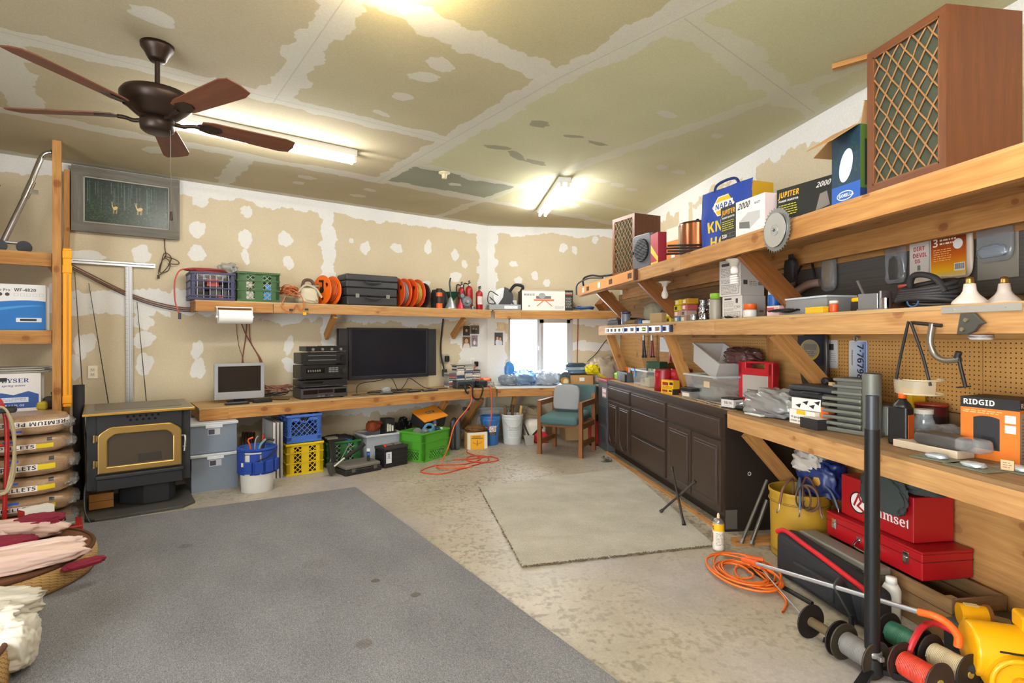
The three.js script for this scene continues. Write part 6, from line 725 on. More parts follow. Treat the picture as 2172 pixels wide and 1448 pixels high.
// ================= RIGHT WALL: TOP SHELF =================
function loudspeaker(label, pos, rot, w, h, d, step) {
  const o = T('loudspeaker', label, 'loudspeaker', R, pos, rot, 'walnut loudspeakers'); const f = 0.028;
  P(o, 'cabinet', wb(w, h, d - 0.02, 0, 0, -0.01), WALNUT);
  P(o, 'grille_cloth', bx(w - 2 * f, h - 2 * f, 0.004, 0, f, d / 2 - 0.018), M('#3c4030', 0.95));
  P(o, 'front_frame', mg(wb(w, f, 0.02, 0, 0, d / 2 - 0.01), wb(w, f, 0.02, 0, h - f, d / 2 - 0.01), wb(f, h - 2 * f, 0.02, -w / 2 + f / 2, f, d / 2 - 0.01), wb(f, h - 2 * f, 0.02, w / 2 - f / 2, f, d / 2 - 0.01)), WALNUT);
  P(o, 'inner_bead', mg(bx(w - 2 * f, 0.007, 0.01, 0, f, d / 2 - 0.006), bx(w - 2 * f, 0.007, 0.01, 0, h - f - 0.007, d / 2 - 0.006), bx(0.007, h - 2 * f, 0.01, -w / 2 + f + 0.003, f, d / 2 - 0.006), bx(0.007, h - 2 * f, 0.01, w / 2 - f - 0.003, f, d / 2 - 0.006)), M('#6b4424', 0.5));
  const W0 = w - 2 * f, H0 = h - 2 * f, nx = Math.round(W0 / step), ny = Math.round(H0 / (step * 1.55)), sx = W0 / nx, sy = H0 / ny, g = [];
  for (let i = 0; i < nx; i++) for (let j = 0; j < ny; j++) { const x = -W0 / 2 + i * sx, y = f + j * sy, k = (i + j) % 2; for (const [a, b] of [[0, 1], [1, 0]]) { g.push(tube([[x, y + a * sy, 0.004 * (a ^ k ? 1 : -1)], [x + sx / 2, y + sy / 2, 0.003], [x + sx, y + b * sy, 0.004 * (b ^ k ? -1 : 1)]], 0.0042, 4, 4)); } }
  const l = P(o, 'grille_lattice', mg(g).translate(0, 0, d / 2 - 0.009), M('#8a6238', 0.5)); l.userData.kind = 'stuff';
  return o;
}
loudspeaker('large walnut loudspeaker with lattice grille close to the camera', [-1.945, TOP_R, 0.66], 0, 0.37, 0.61, 0.33, 0.058);
loudspeaker('smaller-looking walnut loudspeaker at the far end of the top shelf', [-5.42, TOP_R, 0.62], 0.3, 0.37, 0.61, 0.33, 0.05);
{
  const o = T('fan_heater', 'grey plastic fan heater with round grille on the top shelf', 'heater', R, [-4.97, TOP_R, 0.66], 0.25); const gm = M('#595c62', 0.5);
  P(o, 'housing', ext(rshape(0.3, 0.34, 0.06), 0.2, 0.02), M('#3c3e42', 0.55), [0, 0.185, -0.12]); P(o, 'front_face', ext(rshape(0.29, 0.33, 0.06), 0.03, 0.012), gm, [0, 0.185, 0.075]);
  const sl = []; for (let i = 0; i < 15; i++) { const y = -0.098 + i * 0.014, ww = 2 * Math.sqrt(Math.max(0, 0.105 * 0.105 - y * y)); sl.push(bx(ww, 0.006, 0.01, 0.01, y - 0.003, 0)); } P(o, 'grille_recess', new THREE.CylinderGeometry(0.11, 0.11, 0.012, 32).rotateX(Math.PI / 2), M('#1c1d20', 0.7), [0.01, 0.195, 0.1]); P(o, 'grille_slats', mg(sl), gm, [0, 0.195, 0.108]).userData.kind = 'stuff'; for (const x of [-0.08, 0.08]) P(o, 'foot', cy(0.015, 0.015, 0.018, x, 0, 0.05, 12), BLACK); P(o, 'knob', new THREE.CylinderGeometry(0.014, 0.014, 0.014, 14).rotateX(Math.PI / 2), BLACK, [-0.115, 0.18, 0.11]);
}
{ const f = print(96, 192, (g, w, h) => { fillBg(g, w, h, '#a81e34'); g.fillStyle = '#d6c43a'; g.beginPath(); g.moveTo(0, 60); g.lineTo(w, 150); g.lineTo(w, 180); g.lineTo(0, 110); g.fill(); g.fillStyle = '#d9b52c'; g.fillRect(0, 172, w, 20); }); const o = T('seed_bag', 'red and yellow carton standing next to the heater', 'carton', R, [-4.54, TOP_R, 0.74]); pbox(o, 'carton_body', 0.16, 0.28, 0.1, M('#7d2530', 0.6), { pz: f, px: M('#8f1a2c', 0.6) }); }
{ const f = print(128, 192, (g, w, h) => { fillBg(g, w, h, '#e0882c'); g.fillStyle = '#ece4d6'; g.fillRect(0, 0, w, 74); g.fillStyle = '#c8641c'; g.fillRect(0, 130, w, 22); }); const o = T('parts_carton', 'orange and white carton beside the copper pot', 'carton', R, [-4.3, TOP_R, 0.66], 0.15); pbox(o, 'carton_body', 0.17, 0.28, 0.16, M('#c8b48c', 0.7), { pz: f, px: M('#d9cba8', 0.7) }); P(o, 'tissue', bx(0.05, 0.05, 0.003, 0.02, 0.01, 0.085), WHITE); }
{ const o = T('stock_pot', 'large shiny copper-coloured pot on the top shelf', 'pot', R, [-4.12, TOP_R, 0.6]); P(o, 'pot_wall', lathe([[0, 0], [0.13, 0], [0.135, 0.01], [0.135, 0.27], [0.14, 0.275], [0.13, 0.275], [0.128, 0.01], [0, 0.008]], 40), M('#8a5230', 0.25, 0.7)); P(o, 'lid', lathe([[0.14, 0.277], [0.142, 0.285], [0.06, 0.3], [0, 0.302]], 36), M('#4a3a30', 0.4, 0.5)); P(o, 'lid_knob', ball(0.015, 0, 0.31, 0), BLACK); P(o, 'side_handle', mv(tor(0.07, 0.008, Math.PI, 6, 16).rotateZ(-Math.PI / 2), 0.13, 0.16, 0), M('#d8d4cc', 0.3, 0.5)); }
for (let i = 0; i < 4; i++) { const o = T('steel_rod', ['topmost black rod sticking out past the copper pot', 'second black rod sticking out past the copper pot', 'third black rod sticking out past the copper pot', 'lowest black rod sticking out past the copper pot'][i], 'rod', R, [-3.93, TOP_R + 0.012 + (3 - i) * 0.021, 0.8 + (i % 2) * 0.01], 0, 'rods beside the pot'); P(o, 'rod_shaft', rod([-0.05, 0, 0.12], [0.04, 0, -0.13], 0.008), M('#2a2422', 0.4, 0.5)); }
{
  const f = print(256, 320, (g, w, h) => { fillBg(g, w, h, '#1c3f9a'); g.fillStyle = '#f0b81c'; g.beginPath(); for (let i = 0; i < 6; i++) { const a = i * Math.PI / 3; g.lineTo(118 + 56 * Math.cos(a), 92 + 56 * Math.sin(a)); } g.fill(); g.strokeStyle = '#f4f0e0'; g.lineWidth = 5; g.stroke(); g.fillStyle = '#f4f0e0'; g.fillRect(68, 70, 100, 44); txt(g, 'NAPA', 74, 108, 40, '#1c3f9a', { sx: 0.86 }); txt(g, 'KNOW', 30, 220, 78, '#efc21c', { sx: 0.8 }); txt(g, 'HOW', 44, 304, 78, '#efc21c', { sx: 0.85 }); }, 0.7);
  const o = T('shopping_bag', 'blue and yellow reusable shopping bag behind the white carton', 'bag', R, [-3.62, TOP_R, 0.56], 0.2);
  const fr = new THREE.PlaneGeometry(0.5, 0.44, 20, 16), p = fr.attributes.position; for (let i = 0; i < p.count; i++) p.setZ(i, 0.012 * N3(p.getX(i) * 7, p.getY(i) * 6, 2) + (p.getY(i) > 0.15 ? -0.02 * (p.getY(i) - 0.15) * 8 : 0)); fr.computeVertexNormals();
  P(o, 'front_panel', fr, f, [0, 0.22, 0.1]); P(o, 'bag_body', mg(bx(0.49, 0.42, 0.003, 0, 0, -0.09), bx(0.49, 0.004, 0.18, 0, 0, 0.0)), M('#1b3d94', 0.75)); for (const s of [-1, 1]) P(o, 'side_gusset', bx(0.003, 0.42, 0.18, s * 0.247, 0, 0.0), M('#c89a1c', 0.75)); P(o, 'bag_handle', tube([[-0.12, 0.43, 0.09], [-0.1, 0.47, 0.09], [0.08, 0.48, 0.08], [0.12, 0.43, 0.08]], 0.01, 24), M('#16306f', 0.8));
}
const inv = (order) => print(512, 256, (g, w, h) => { fillBg(g, w, h, '#e9e7e4'); const bk = order ? [0, 512] : [0, 190]; g.fillStyle = '#161a16'; g.fillRect(bk[0], 0, bk[1], h); const tx = (x) => { txt(g, 'JUPITER', x, 62, 52, '#f0a818', { skew: -0.15, sx: 0.82 }); txt(g, 'POWER INVERTER', x, 92, 17, '#e8e8e4', { sx: 1.1 }); lines(g, x, 112, 150, 5, 16, '#c8c41c', 6); txt(g, '320', x, 240, 38, '#f0f0f0'); g.strokeStyle = '#ddd'; g.strokeRect(x + 70, 210, 28, 28); g.strokeRect(x + 106, 210, 60, 28); }; tx(14); if (order) { txt(g, '2000', 300, 56, 46, '#d8d6d2', { skew: -0.15, style: 'italic bold' }); txt(g, 'WATT', 430, 56, 18, '#bbb'); g.fillStyle = '#777069'; g.beginPath(); g.moveTo(300, 200); g.lineTo(330, 100); g.lineTo(380, 90); g.lineTo(400, 180); g.fill(); } else { txt(g, '2000', 205, 62, 62, '#1e211e', { skew: -0.2, style: 'italic bold' }); txt(g, 'WATT', 400, 58, 24, '#333'); g.fillStyle = '#b9b8b6'; g.beginPath(); g.moveTo(230, 150); g.lineTo(330, 100); g.lineTo(460, 110); g.lineTo(460, 165); g.lineTo(350, 220); g.lineTo(230, 200); g.fill(); g.fillStyle = '#6a6866'; g.beginPath(); g.moveTo(230, 155); g.lineTo(345, 170); g.lineTo(350, 220); g.lineTo(230, 200); g.fill(); } });
{ const o = T('inverter_carton', 'white and black power inverter carton in front of the blue bag', 'carton', R, [-3.13, TOP_R, 0.74], 0.1); pbox(o, 'carton_body', 0.42, 0.215, 0.16, M('#d9c9c4', 0.6), { pz: inv(false), px: M('#e4d0cc', 0.6) }); }
{ const o = T('inverter_carton', 'black power inverter carton behind the saw blade', 'carton', R, [-2.69, TOP_R, 0.62], 0.26); pbox(o, 'carton_body', 0.42, 0.215, 0.16, M('#1c201c', 0.6), { pz: inv(true) }); }
{ const o = T('chain_bar', 'black toothed chainsaw bar lying behind the inverter carton', 'saw bar', R, [-2.42, TOP_R, 0.42]); P(o, 'bar', bx(0.4, 0.05, 0.012, 0, 0.02, 0, 0.005), M('#2b2b2d', 0.4, 0.5)); P(o, 'teeth', mg(Array.from({ length: 24 }, (_, i) => bx(0.01, 0.012, 0.008, -0.19 + i * 0.0165, 0.068, 0))), STEEL).userData.kind = 'stuff'; P(o, 'rest', bx(0.06, 0.02, 0.06), BLACK); }
{
  const f = print(160, 320, (g, w, h) => { fillBg(g, w, h, '#14324a'); for (let i = 0; i < 160; i++) { g.fillStyle = `rgba(${rr(10, 60)},${rr(50, 90)},${rr(40, 70)},0.5)`; g.fillRect(rnd() * w, rnd() * 220, rr(4, 16), rr(4, 16)); } g.fillStyle = '#e9ecec'; g.beginPath(); g.ellipse(82, 150, 36, 70, 0.25, 0, 7); g.fill(); g.fillStyle = '#2456a8'; g.fillRect(0, 230, w, 90); txt(g, 'GORILLA', 40, 282, 20, '#e8eef8'); g.strokeStyle = '#dfe8f4'; g.lineWidth = 4; g.beginPath(); g.ellipse(76, 276, 44, 18, 0, 0, 7); g.stroke(); });
  const s = print(96, 320, (g, w, h) => { fillBg(g, w, h, '#4c6a28'); g.fillStyle = '#12281e'; g.fillRect(12, 60, 70, 190); for (let i = 0; i < 4; i++) { g.fillStyle = '#7c8a4c'; g.fillRect(22, 74 + i * 42, 50, 30); } g.fillStyle = '#1c3466'; g.fillRect(0, 262, w, 58); });
  const o = T('lawn_product_carton', 'blue and green carton with open flaps next to the large loudspeaker', 'carton', R, [-2.34, TOP_R, 0.66], 0.05); pbox(o, 'carton_body', 0.17, 0.36, 0.2, M('#7a6a48', 0.8), { pz: f, px: s });
  P(o, 'flap', bx(0.16, 0.004, 0.17, 0, 0, 0.085), CARD, [0, 0.362, 0.1], [0.55, 0, 0]); P(o, 'flap', bx(0.1, 0.004, 0.19, 0.05, 0, 0), CARD, [0.085, 0.362, 0], [0, 0, 1.35]); P(o, 'flap', bx(0.15, 0.004, 0.18, -0.075, 0, 0), CARD, [-0.085, 0.362, 0], [0, 0, 0.45]);
}
{ const o = T('wood_batten', 'loose wooden batten fixed under the ceiling beside the loudspeaker', 'batten', W, [2.36, 2.968, -2.74], -0.86); P(o, 'batten', wb(0.46, 0.028, 0.035, 0.1, 0, 0), FIR); }
// on the front edge of the top shelf
{ const o = T('saw_disc', 'large steel circular saw blade hung on the top shelf edge', 'saw blade', R, [-2.69, 2.0, 0.875]); const sh = new THREE.Shape(), n = 36, r = 0.125; for (let i = 0; i <= n; i++) { const a = i / n * 6.2832; const p = (q, da) => [Math.cos(a + da) * q, Math.sin(a + da) * q]; if (!i) sh.moveTo(...p(r, 0)); else { sh.lineTo(...p(r * 0.9, -0.13)); sh.lineTo(...p(r * 0.92, -0.03)); sh.lineTo(...p(r, 0)); } } const hl = new THREE.Path(); hl.absarc(0, 0, 0.008, 0, 6.2832, true); sh.holes.push(hl); P(o, 'toothed_disc', ext(sh, 0.003), M('#8d8f90', 0.35, 0.85)); P(o, 'front_blade', new THREE.CylinderGeometry(0.092, 0.092, 0.003, 44).rotateX(Math.PI / 2), M('#c9cbca', 0.28, 0.85), [-0.008, 0.0, 0.008]); P(o, 'inner_ring', new THREE.CylinderGeometry(0.03, 0.03, 0.002, 30).rotateX(Math.PI / 2), M('#aeb0ae', 0.35, 0.8), [-0.008, 0, 0.0108]); P(o, 'arbor_hole', new THREE.CylinderGeometry(0.009, 0.009, 0.002, 5).rotateX(Math.PI / 2), BLACK, [-0.008, 0, 0.0125]); P(o, 'nail', rod([-0.008, 0, -0.03], [-0.008, 0, 0.03], 0.003), STEEL); }
{ const o = T('spirit_level', 'long varnished wooden spirit level clipped to the top shelf edge', 'level', R, [-5.75, 1.945, 0.872]); const m = M('#c98a4c', 0.45); P(o, 'stock', bx(1.95, 0.1, 0.03, 0, 0, 0, 0.004), m); for (const x of [-0.55, 0.3, 0.86]) P(o, 'hand_slot', bx(0.1, 0.05, 0.004, x, 0.025, 0.0155, 0.001), M('#4a2a18', 0.6)); P(o, 'end_block', bx(0.04, 0.1, 0.034, 0.965, 0, 0, 0.004), M('#5a3520', 0.6)); for (const x of [-0.75, -0.1]) P(o, 'price_tag', bx(0.08, 0.06, 0.002, x, 0.02, 0.0165), M('#dcdcd8', 0.6)); }
{ const o = T('bar_clamp', 'small steel clamp standing at the far end of the top shelf', 'clamp', R, [-6.7, TOP_R, 0.55]); P(o, 'screw', rod([0, 0, 0], [0, 0.16, 0], 0.008), STEEL); P(o, 'tommy_bar', rod([-0.05, 0.16, 0], [0.05, 0.16, 0], 0.005), STEEL); P(o, 'base', bx(0.1, 0.03, 0.06), DARK); }
{ const o = T('cable_bundle', 'black hoses and grey case at the far end of the top shelf', 'hose', R, [-6.35, TOP_R, 0.68]); P(o, 'grey_case', bx(0.4, 0.06, 0.2, 0, 0, -0.1, 0.015), M('#77787a', 0.5)); P(o, 'hose', tube([[-0.45, 0.02, 0.12], [-0.4, 0.1, 0.14], [-0.2, 0.13, 0.1], [0.1, 0.09, 0.06], [0.4, 0.08, 0], [0.62, 0.1, -0.1]], 0.012, 50), BLACK); P(o, 'hose', tube([[-0.5, -0.09, 0.2], [-0.48, 0.03, 0.2], [-0.3, 0.09, 0.14], [0.3, 0.05, 0.1]], 0.01, 40), M('#3a3c3e', 0.5)); }
// lamps under the top shelf
function shelfLamp(label, u, n, cfl) {
  const o = T('shelf_lamp', label, 'lamp', R, [u, 1.93, n]); P(o, 'porcelain_base', lathe([[0, 0.002], [0.055, 0.002], [0.055, -0.008], [0.03, -0.02], [0.025, -0.045], [0, -0.045]].reverse()), M('#cfc8b4', 0.35));
  if (cfl) { P(o, 'ballast', lathe([[0, -0.1], [0.022, -0.1], [0.028, -0.085], [0.028, -0.065], [0.02, -0.045], [0, -0.045]], 20), M('#e6dcd8', 0.4)); const pts = []; for (let i = 0; i <= 64; i++) { const a = i / 16 * 6.2832; pts.push([Math.cos(a) * 0.024, -0.11 - i / 64 * 0.06, Math.sin(a) * 0.024]); } P(o, 'spiral_tube', tube(pts, 0.0075, 200, 7), M('#f2ece8', 0.35)); }
  else { P(o, 'bulb', lathe([[0, -0.16], [0.02, -0.155], [0.032, -0.13], [0.028, -0.105], [0.016, -0.08], [0.014, -0.045], [0, -0.045]]), M('#efe9e2', 0.35)); }
}
shelfLamp('unlit white bulb under the far part of the top shelf', -4.75, 0.6, false); shelfLamp('unlit spiral fluorescent bulb under the top shelf near the saw blade', -3.3, 0.76, true);

// ================= RIGHT WALL: MIDDLE SHELF =================
{ const o = T('spirit_level', 'blue and silver spirit level with square windows on the middle shelf edge', 'level', R, [-5.13, 1.462, 0.645]); const w = 1.2, m = M('#b7c3d2', 0.35, 0.6), bars = [bx(w, 0.012, 0.024, 0, 0), bx(w, 0.012, 0.024, 0, 0.05)]; const n = 7; for (let i = 0; i <= n; i++) bars.push(bx(i % 2 ? 0.07 : 0.045, 0.05, 0.02, -w / 2 + 0.03 + i * (w - 0.06) / n, 0.006)); P(o, 'frame', mg(bars), m); for (const x of [-0.56, -0.2, 0.12, 0.44]) P(o, 'blue_grip', bx(0.04, 0.062, 0.028, x, 0, 0, 0.003), M('#26306a', 0.5)); P(o, 'vial', rod([-0.04, 0.031, 0.004], [0.04, 0.031, 0.004], 0.01), M('#b6c43a', 0.2)); P(o, 'end_cap', bx(0.03, 0.064, 0.03, w / 2 + 0.01, 0, 0, 0.004), M('#22284e', 0.5)); }
{ const o = T('spirit_level', 'short greenish spirit level at the far end of the middle shelf edge', 'level', R, [-6.05, 1.464, 0.645]); const w = 0.6, m = M('#8f9a86', 0.4, 0.5), bars = [bx(w, 0.01, 0.022, 0, 0), bx(w, 0.01, 0.022, 0, 0.046)]; for (let i = 0; i < 5; i++) bars.push(bx(0.06, 0.05, 0.018, -w / 2 + 0.03 + i * 0.135, 0.004)); P(o, 'frame', mg(bars), m); P(o, 'dark_block', bx(0.09, 0.05, 0.024, -w / 2 + 0.06, 0.003), M('#2c332c', 0.5)); }
{ const o = T('magazine_pile', 'dark binders lying at the far end of the middle shelf', 'binders', R, [-6.4, MID_R, 0.4]); for (let i = 0; i < 3; i++) P(o, 'binder', bx(0.4 - i * 0.03, 0.03, 0.3, rr(-0.02, 0.02), i * 0.031, 0, 0.004), M(['#3a3834', '#2a2826', '#57534c'][i], 0.7)); }
function jar(name, label, cat, fr, [u, y, n], r, h, c, cap, o2 = {}) { const o = T(name, label, cat, fr, [u, y, n], o2.rot ?? 0, o2.group); const ch = o2.ch ?? h * 0.16, nr = o2.neck ?? r * 0.95; P(o, 'body', lathe([[0, 0], [r * 0.94, 0], [r, 0.006], [r, h - ch - (r - nr) * 1.1 - 0.004], [nr, h - ch], [0, h - ch]], 24), typeof c === 'string' ? M(c, o2.rough ?? 0.4) : c); P(o, 'cap', lathe([[0, h - ch], [nr + 0.002, h - ch], [nr + 0.002, h - 0.003], [nr - 0.002, h], [0, h]], 24), typeof cap === 'string' ? M(cap, 0.45) : cap); if (o2.band) P(o, 'label_band', new THREE.CylinderGeometry(r + 0.0008, r + 0.0008, h * o2.band[1], 24, 1, true).translate(0, h * o2.band[2], 0), typeof o2.band[0] === 'string' ? M(o2.band[0], 0.5) : o2.band[0]); return o; }
jar('travel_cup', 'clear cup with purple lid on the middle shelf', 'cup', R, [-5.95, MID_R, 0.54], 0.05, 0.15, MILKY, '#4c4468', { ch: 0.025, neck: 0.052 });
sack('canvas_pouch', 'beige canvas pouch tied with black cord on the middle shelf', 'pouch', R, [-5.55, MID_R, 0.36], 0.27, 0.22, 0.2, M('#9c9480', 0.95), 91, { part: 'fabric', l: { crease: 0.06, amp: 0.1 } });
{ const o = T('pouch_cord', 'black cord wound round the beige pouch', 'cord', R, [-5.55, MID_R, 0.36]); P(o, 'cord_loop', mg(tor(0.13, 0.004, 6.2832, 5, 30).scale(1, 0.7, 0.8).rotateX(0.5).translate(0, 0.12, 0), tor(0.14, 0.004, 6.2832, 5, 30).scale(1, 0.75, 0.8).rotateX(-0.7).translate(0, 0.11, 0)), BLACK).userData.kind = 'stuff'; }
{ const o = T('work_gloves', 'worn tan leather gloves lying on the middle shelf', 'gloves', R, [-5.7, MID_R, 0.54], 0.1); P(o, 'glove', lump(0.26, 0.05, 0.11, { crease: 0.1, seed: 92 }), M('#8d7654', 0.9)); P(o, 'cuff', lump(0.12, 0.06, 0.1, { crease: 0.1, seed: 93 }), M('#4e4a44', 0.9), [0.17, 0, 0.01]); for (let i = 0; i < 3; i++) P(o, 'finger', new THREE.CapsuleGeometry(0.012, 0.06, 4, 8).rotateZ(1.5).translate(-0.15, 0.02, -0.03 + i * 0.03), M('#8d7654', 0.9)); }
{ const o = T('small_carton', 'small tan cardboard box on the middle shelf by the gloves', 'carton', R, [-5.12, MID_R, 0.47], 0.2); pbox(o, 'carton_body', 0.2, 0.1, 0.14, M('#b49a6c', 0.85)); P(o, 'white_packet', bx(0.09, 0.03, 0.05, -0.14, 0, 0.08, 0.004), WHITE); P(o, 'blue_packet', bx(0.06, 0.035, 0.06, -0.26, 0, 0.06, 0.006), M('#2f5f9c', 0.4)); P(o, 'tape_strip', bx(0.2, 0.002, 0.03, 0, 0.1005, 0), M('#c8b080', 0.4)); }
// ammunition cartons
{
  const spec = [[-4.92, 0, '#d8bc1c'], [-4.92, 1, '#e0c418'], [-4.92, 2, '#6da02c'], [-4.92, 3, '#e0c820'], [-4.74, 0, '#2f86a8'], [-4.74, 1, '#c89a84'], [-4.74, 2, '#d6c83a'], [-4.72, 3, '#e2c41c'], [-4.6, 0, '#a88c7c'], [-4.6, 1, '#b09484'], [-4.58, 2, '#b85a58'], [-4.57, 3, '#c8921c']], row = ['bottom', 'second', 'third', 'top'], col = ['far', 'middle', 'near'];
  spec.forEach(([u, k, c], i) => { const o = T('ammunition_box', row[k] + ' ammunition box in the ' + col[Math.floor(i / 4)] + ' column on the middle shelf', 'ammo box', R, [u + rr(-0.005, 0.005), MID_R + k * 0.052, 0.44], rr(-0.04, 0.04), 'ammunition boxes'); P(o, 'box_body', bx(0.11, 0.05, 0.1, 0, 0, 0, 0.003), M(c, 0.5)); P(o, 'end_label', bx(0.05, 0.03, 0.002, -0.01, 0.01, 0.051), M(i % 3 ? '#efe8d0' : '#2c2a24', 0.5)); });
}
// pipe fittings in a heap
for (let i = 0; i < 9; i++) { const o = T('pipe_fitting', ['topmost chrome pipe fitting of the heap', 'chrome elbow on the left of the fitting heap', 'dull steel sleeve in the middle of the fitting heap', 'chrome ring at the front of the fitting heap', 'long chrome tube at the base of the fitting heap', 'steel nipple at the back of the fitting heap', 'short chrome sleeve beside the green capped bottle', 'silver cap lying before the fitting heap', 'steel coupling at the right of the fitting heap'][i], 'fitting', R, [-4.3 + (i % 3) * 0.09 - 0.08 + rr(-0.01, 0.01), MID_R + Math.floor(i / 3) * 0.062, 0.5 - Math.floor(i / 3) * 0.04 - (i % 2) * 0.03], rr(0, 3), 'chrome fittings'); P(o, 'fitting', mg(lathe([[0.018, 0], [0.03, 0], [0.03, 0.018], [0.025, 0.022], [0.025, 0.045], [0.03, 0.05], [0.03, 0.06], [0.02, 0.06]], 16), new THREE.CylinderGeometry(0.018, 0.018, 0.05, 12).rotateZ(Math.PI / 2).translate(0.03, 0.03, 0)), i % 3 ? CHROME : STEEL); }
jar('cleaner_bottle', 'translucent bottle with lime green cap on the middle shelf', 'bottle', R, [-4.02, MID_R, 0.5], 0.045, 0.21, '#a39c8c', '#8fc83a', { ch: 0.045, neck: 0.04 });
{
  const f = print(192, 256, (g, w, h) => { fillBg(g, w, h, '#dcd5cc'); g.fillStyle = '#55504a'; g.fillRect(20, 22, 70, 20); g.fillRect(130, 30, 22, 50); lines(g, 16, 60, 95, 6, 11, '#8d857c', 4); lines(g, 16, 140, 95, 3, 10, '#8d857c', 4); g.strokeStyle = '#6a645c'; g.lineWidth = 3; g.strokeRect(20, 178, 150, 62); lines(g, 28, 188, 132, 5, 10, '#8d857c', 4); g.beginPath(); g.arc(130, 126, 14, 0, 7); g.arc(158, 122, 12, 0, 7); g.stroke(); }, 0.8);
  const s = print(192, 256, (g, w, h) => { fillBg(g, w, h, '#d8d0c6'); g.fillStyle = '#4a443e'; g.fillRect(20, 150, 34, 30); lines(g, 70, 156, 60, 3, 12, '#8d857c', 5); g.fillRect(140, 160, 36, 24); }, 0.85);
  { const o = T('white_carton', 'white printed carton at the bottom of two on the middle shelf', 'carton', R, [-3.79, MID_R, 0.4], 0.22); pbox(o, 'carton_body', 0.2, 0.17, 0.22, M('#d8d0c6', 0.85), { pz: f, px: s }); }
  { const o = T('white_carton', 'tall white printed carton stacked on another carton', 'carton', R, [-3.82, MID_R + 0.173, 0.4], 0.22); pbox(o, 'carton_body', 0.22, 0.27, 0.22, M('#d8d0c6', 0.85), { pz: f, px: s }); }
}
jar('adhesive_bottle', 'white bottle with orange and black cap on the middle shelf', 'bottle', R, [-3.48, MID_R, 0.54], 0.045, 0.095, '#d9d6d0', '#e0621c', { ch: 0.04, neck: 0.04 });
jar('spray_can', 'tall blue and white spray can behind the shelf brace', 'spray can', R, [-3.36, MID_R, 0.44], 0.04, 0.25, '#1f5fae', '#b8bcc4', { ch: 0.1, neck: 0.036 });
{ const o = T('small_carton', 'small pink and white carton at the middle shelf edge', 'carton', R, [-3.2, MID_R, 0.53], 0.2); pbox(o, 'carton_body', 0.1, 0.065, 0.06, M('#d8b4ac', 0.6), { pz: print(96, 64, (g, w, h) => { fillBg(g, w, h, '#e4c4bc'); g.fillStyle = '#b84a48'; g.fillRect(0, 10, 56, 24); lines(g, 60, 12, 34, 4, 9, '#8d7a74', 3); }) }); }
{ const o = T('hose_clamps', 'black hose clamp and small chrome bits on the middle shelf', 'clamps', R, [-3.66, MID_R, 0.57]); for (let i = 0; i < 5; i++) P(o, 'clamp_bit', tor(0.018, 0.005, 6.2832, 6, 14).rotateX(Math.PI / 2 - 0.3 * (i % 2)).translate(-0.12 + i * 0.04, 0.01, rr(-0.02, 0.02)), i % 2 ? BLACK : CHROME); }
{ const o = T('cable_bundle', 'black cable bundle beside the clear container', 'cable', R, [-3.09, MID_R, 0.56]); P(o, 'cable_loops', loops(0.06, 7, 0.005, { sx: 1.2, wild: 0.3, rise: 0.05, seed: 44 }), BLACK); }
{ const o = T('plastic_container', 'clear lidless plastic container on the middle shelf', 'container', R, [-2.96, MID_R, 0.42], 0.05); const w = 0.34, h = 0.095, d = 0.18; P(o, 'tub_wall', mg(bx(w, h, 0.003, 0, 0, d / 2), bx(w, h, 0.003, 0, 0, -d / 2), bx(0.003, h, d, w / 2), bx(0.003, h, d, -w / 2), bx(w, 0.003, d)), M('#d6d8d8', 0.25, 0, { transmission: 0.7, thickness: 0 })).userData.kind = 'stuff'; P(o, 'contents', bx(0.26, 0.05, 0.12, 0.02, 0.004), M('#4c5058', 0.7)); P(o, 'rim', mg(bx(w + 0.02, 0.01, 0.012, 0, h, d / 2 + 0.004), bx(w + 0.02, 0.01, 0.012, 0, h, -d / 2 - 0.004), bx(0.012, 0.01, d, w / 2 + 0.004, h), bx(0.012, 0.01, d, -w / 2 - 0.004, h)), M('#c4ccd2', 0.4)); }
{ const o = T('tape_box', 'flat yellow box at the middle shelf edge', 'box', R, [-2.78, MID_R, 0.57]); P(o, 'box_body', bx(0.14, 0.028, 0.04, 0, 0, 0, 0.003), M('#e8b01c', 0.5)); P(o, 'box_lid', bx(0.142, 0.008, 0.042, 0, 0.028, 0, 0.002), M('#f0bc28', 0.5)); }
jar('pill_bottle', 'orange bottle with white cap at the middle shelf edge', 'bottle', R, [-2.66, MID_R, 0.56], 0.021, 0.065, '#e0501c', '#ece4da', { ch: 0.018, neck: 0.02 });
{ const o = T('tape_measure', 'yellow and black tape measure behind the steel router', 'tape measure', R, [-2.62, MID_R, 0.45]); P(o, 'case', bx(0.07, 0.06, 0.04, 0, 0, 0, 0.012), M('#2c2a26', 0.5)); P(o, 'yellow_top', bx(0.05, 0.025, 0.042, 0, 0.055, 0, 0.008), YELLOW); }
{ const o = T('router_base', 'steel router base with lever on the middle shelf', 'router', R, [-2.48, MID_R, 0.46], 0.3); P(o, 'frame', mg(bx(0.1, 0.08, 0.012, -0.02, 0.01, 0.04, 0.004), bx(0.012, 0.1, 0.09, 0.04, 0, 0, 0.003), bx(0.15, 0.012, 0.1, 0, 0, 0, 0.003)), M('#a4a8aa', 0.3, 0.8)).userData.kind = 'stuff'; P(o, 'motor', rod([0, 0.06, -0.03], [0, 0.06, 0.03], 0.032), STEEL); P(o, 'lever', bar([-0.04, 0.08, 0.04], [-0.07, 0.16, 0.05], 0.012, 0.006), STEEL); P(o, 'bushing', cy(0.022, 0.022, 0.05, 0.06, 0.012, 0.03), CHROME); }
jar('grease_tin', 'dark red round tin behind the router base', 'tin', R, [-2.4, MID_R, 0.36], 0.042, 0.13, '#5a2420', '#b04438', { ch: 0.02, neck: 0.04 });
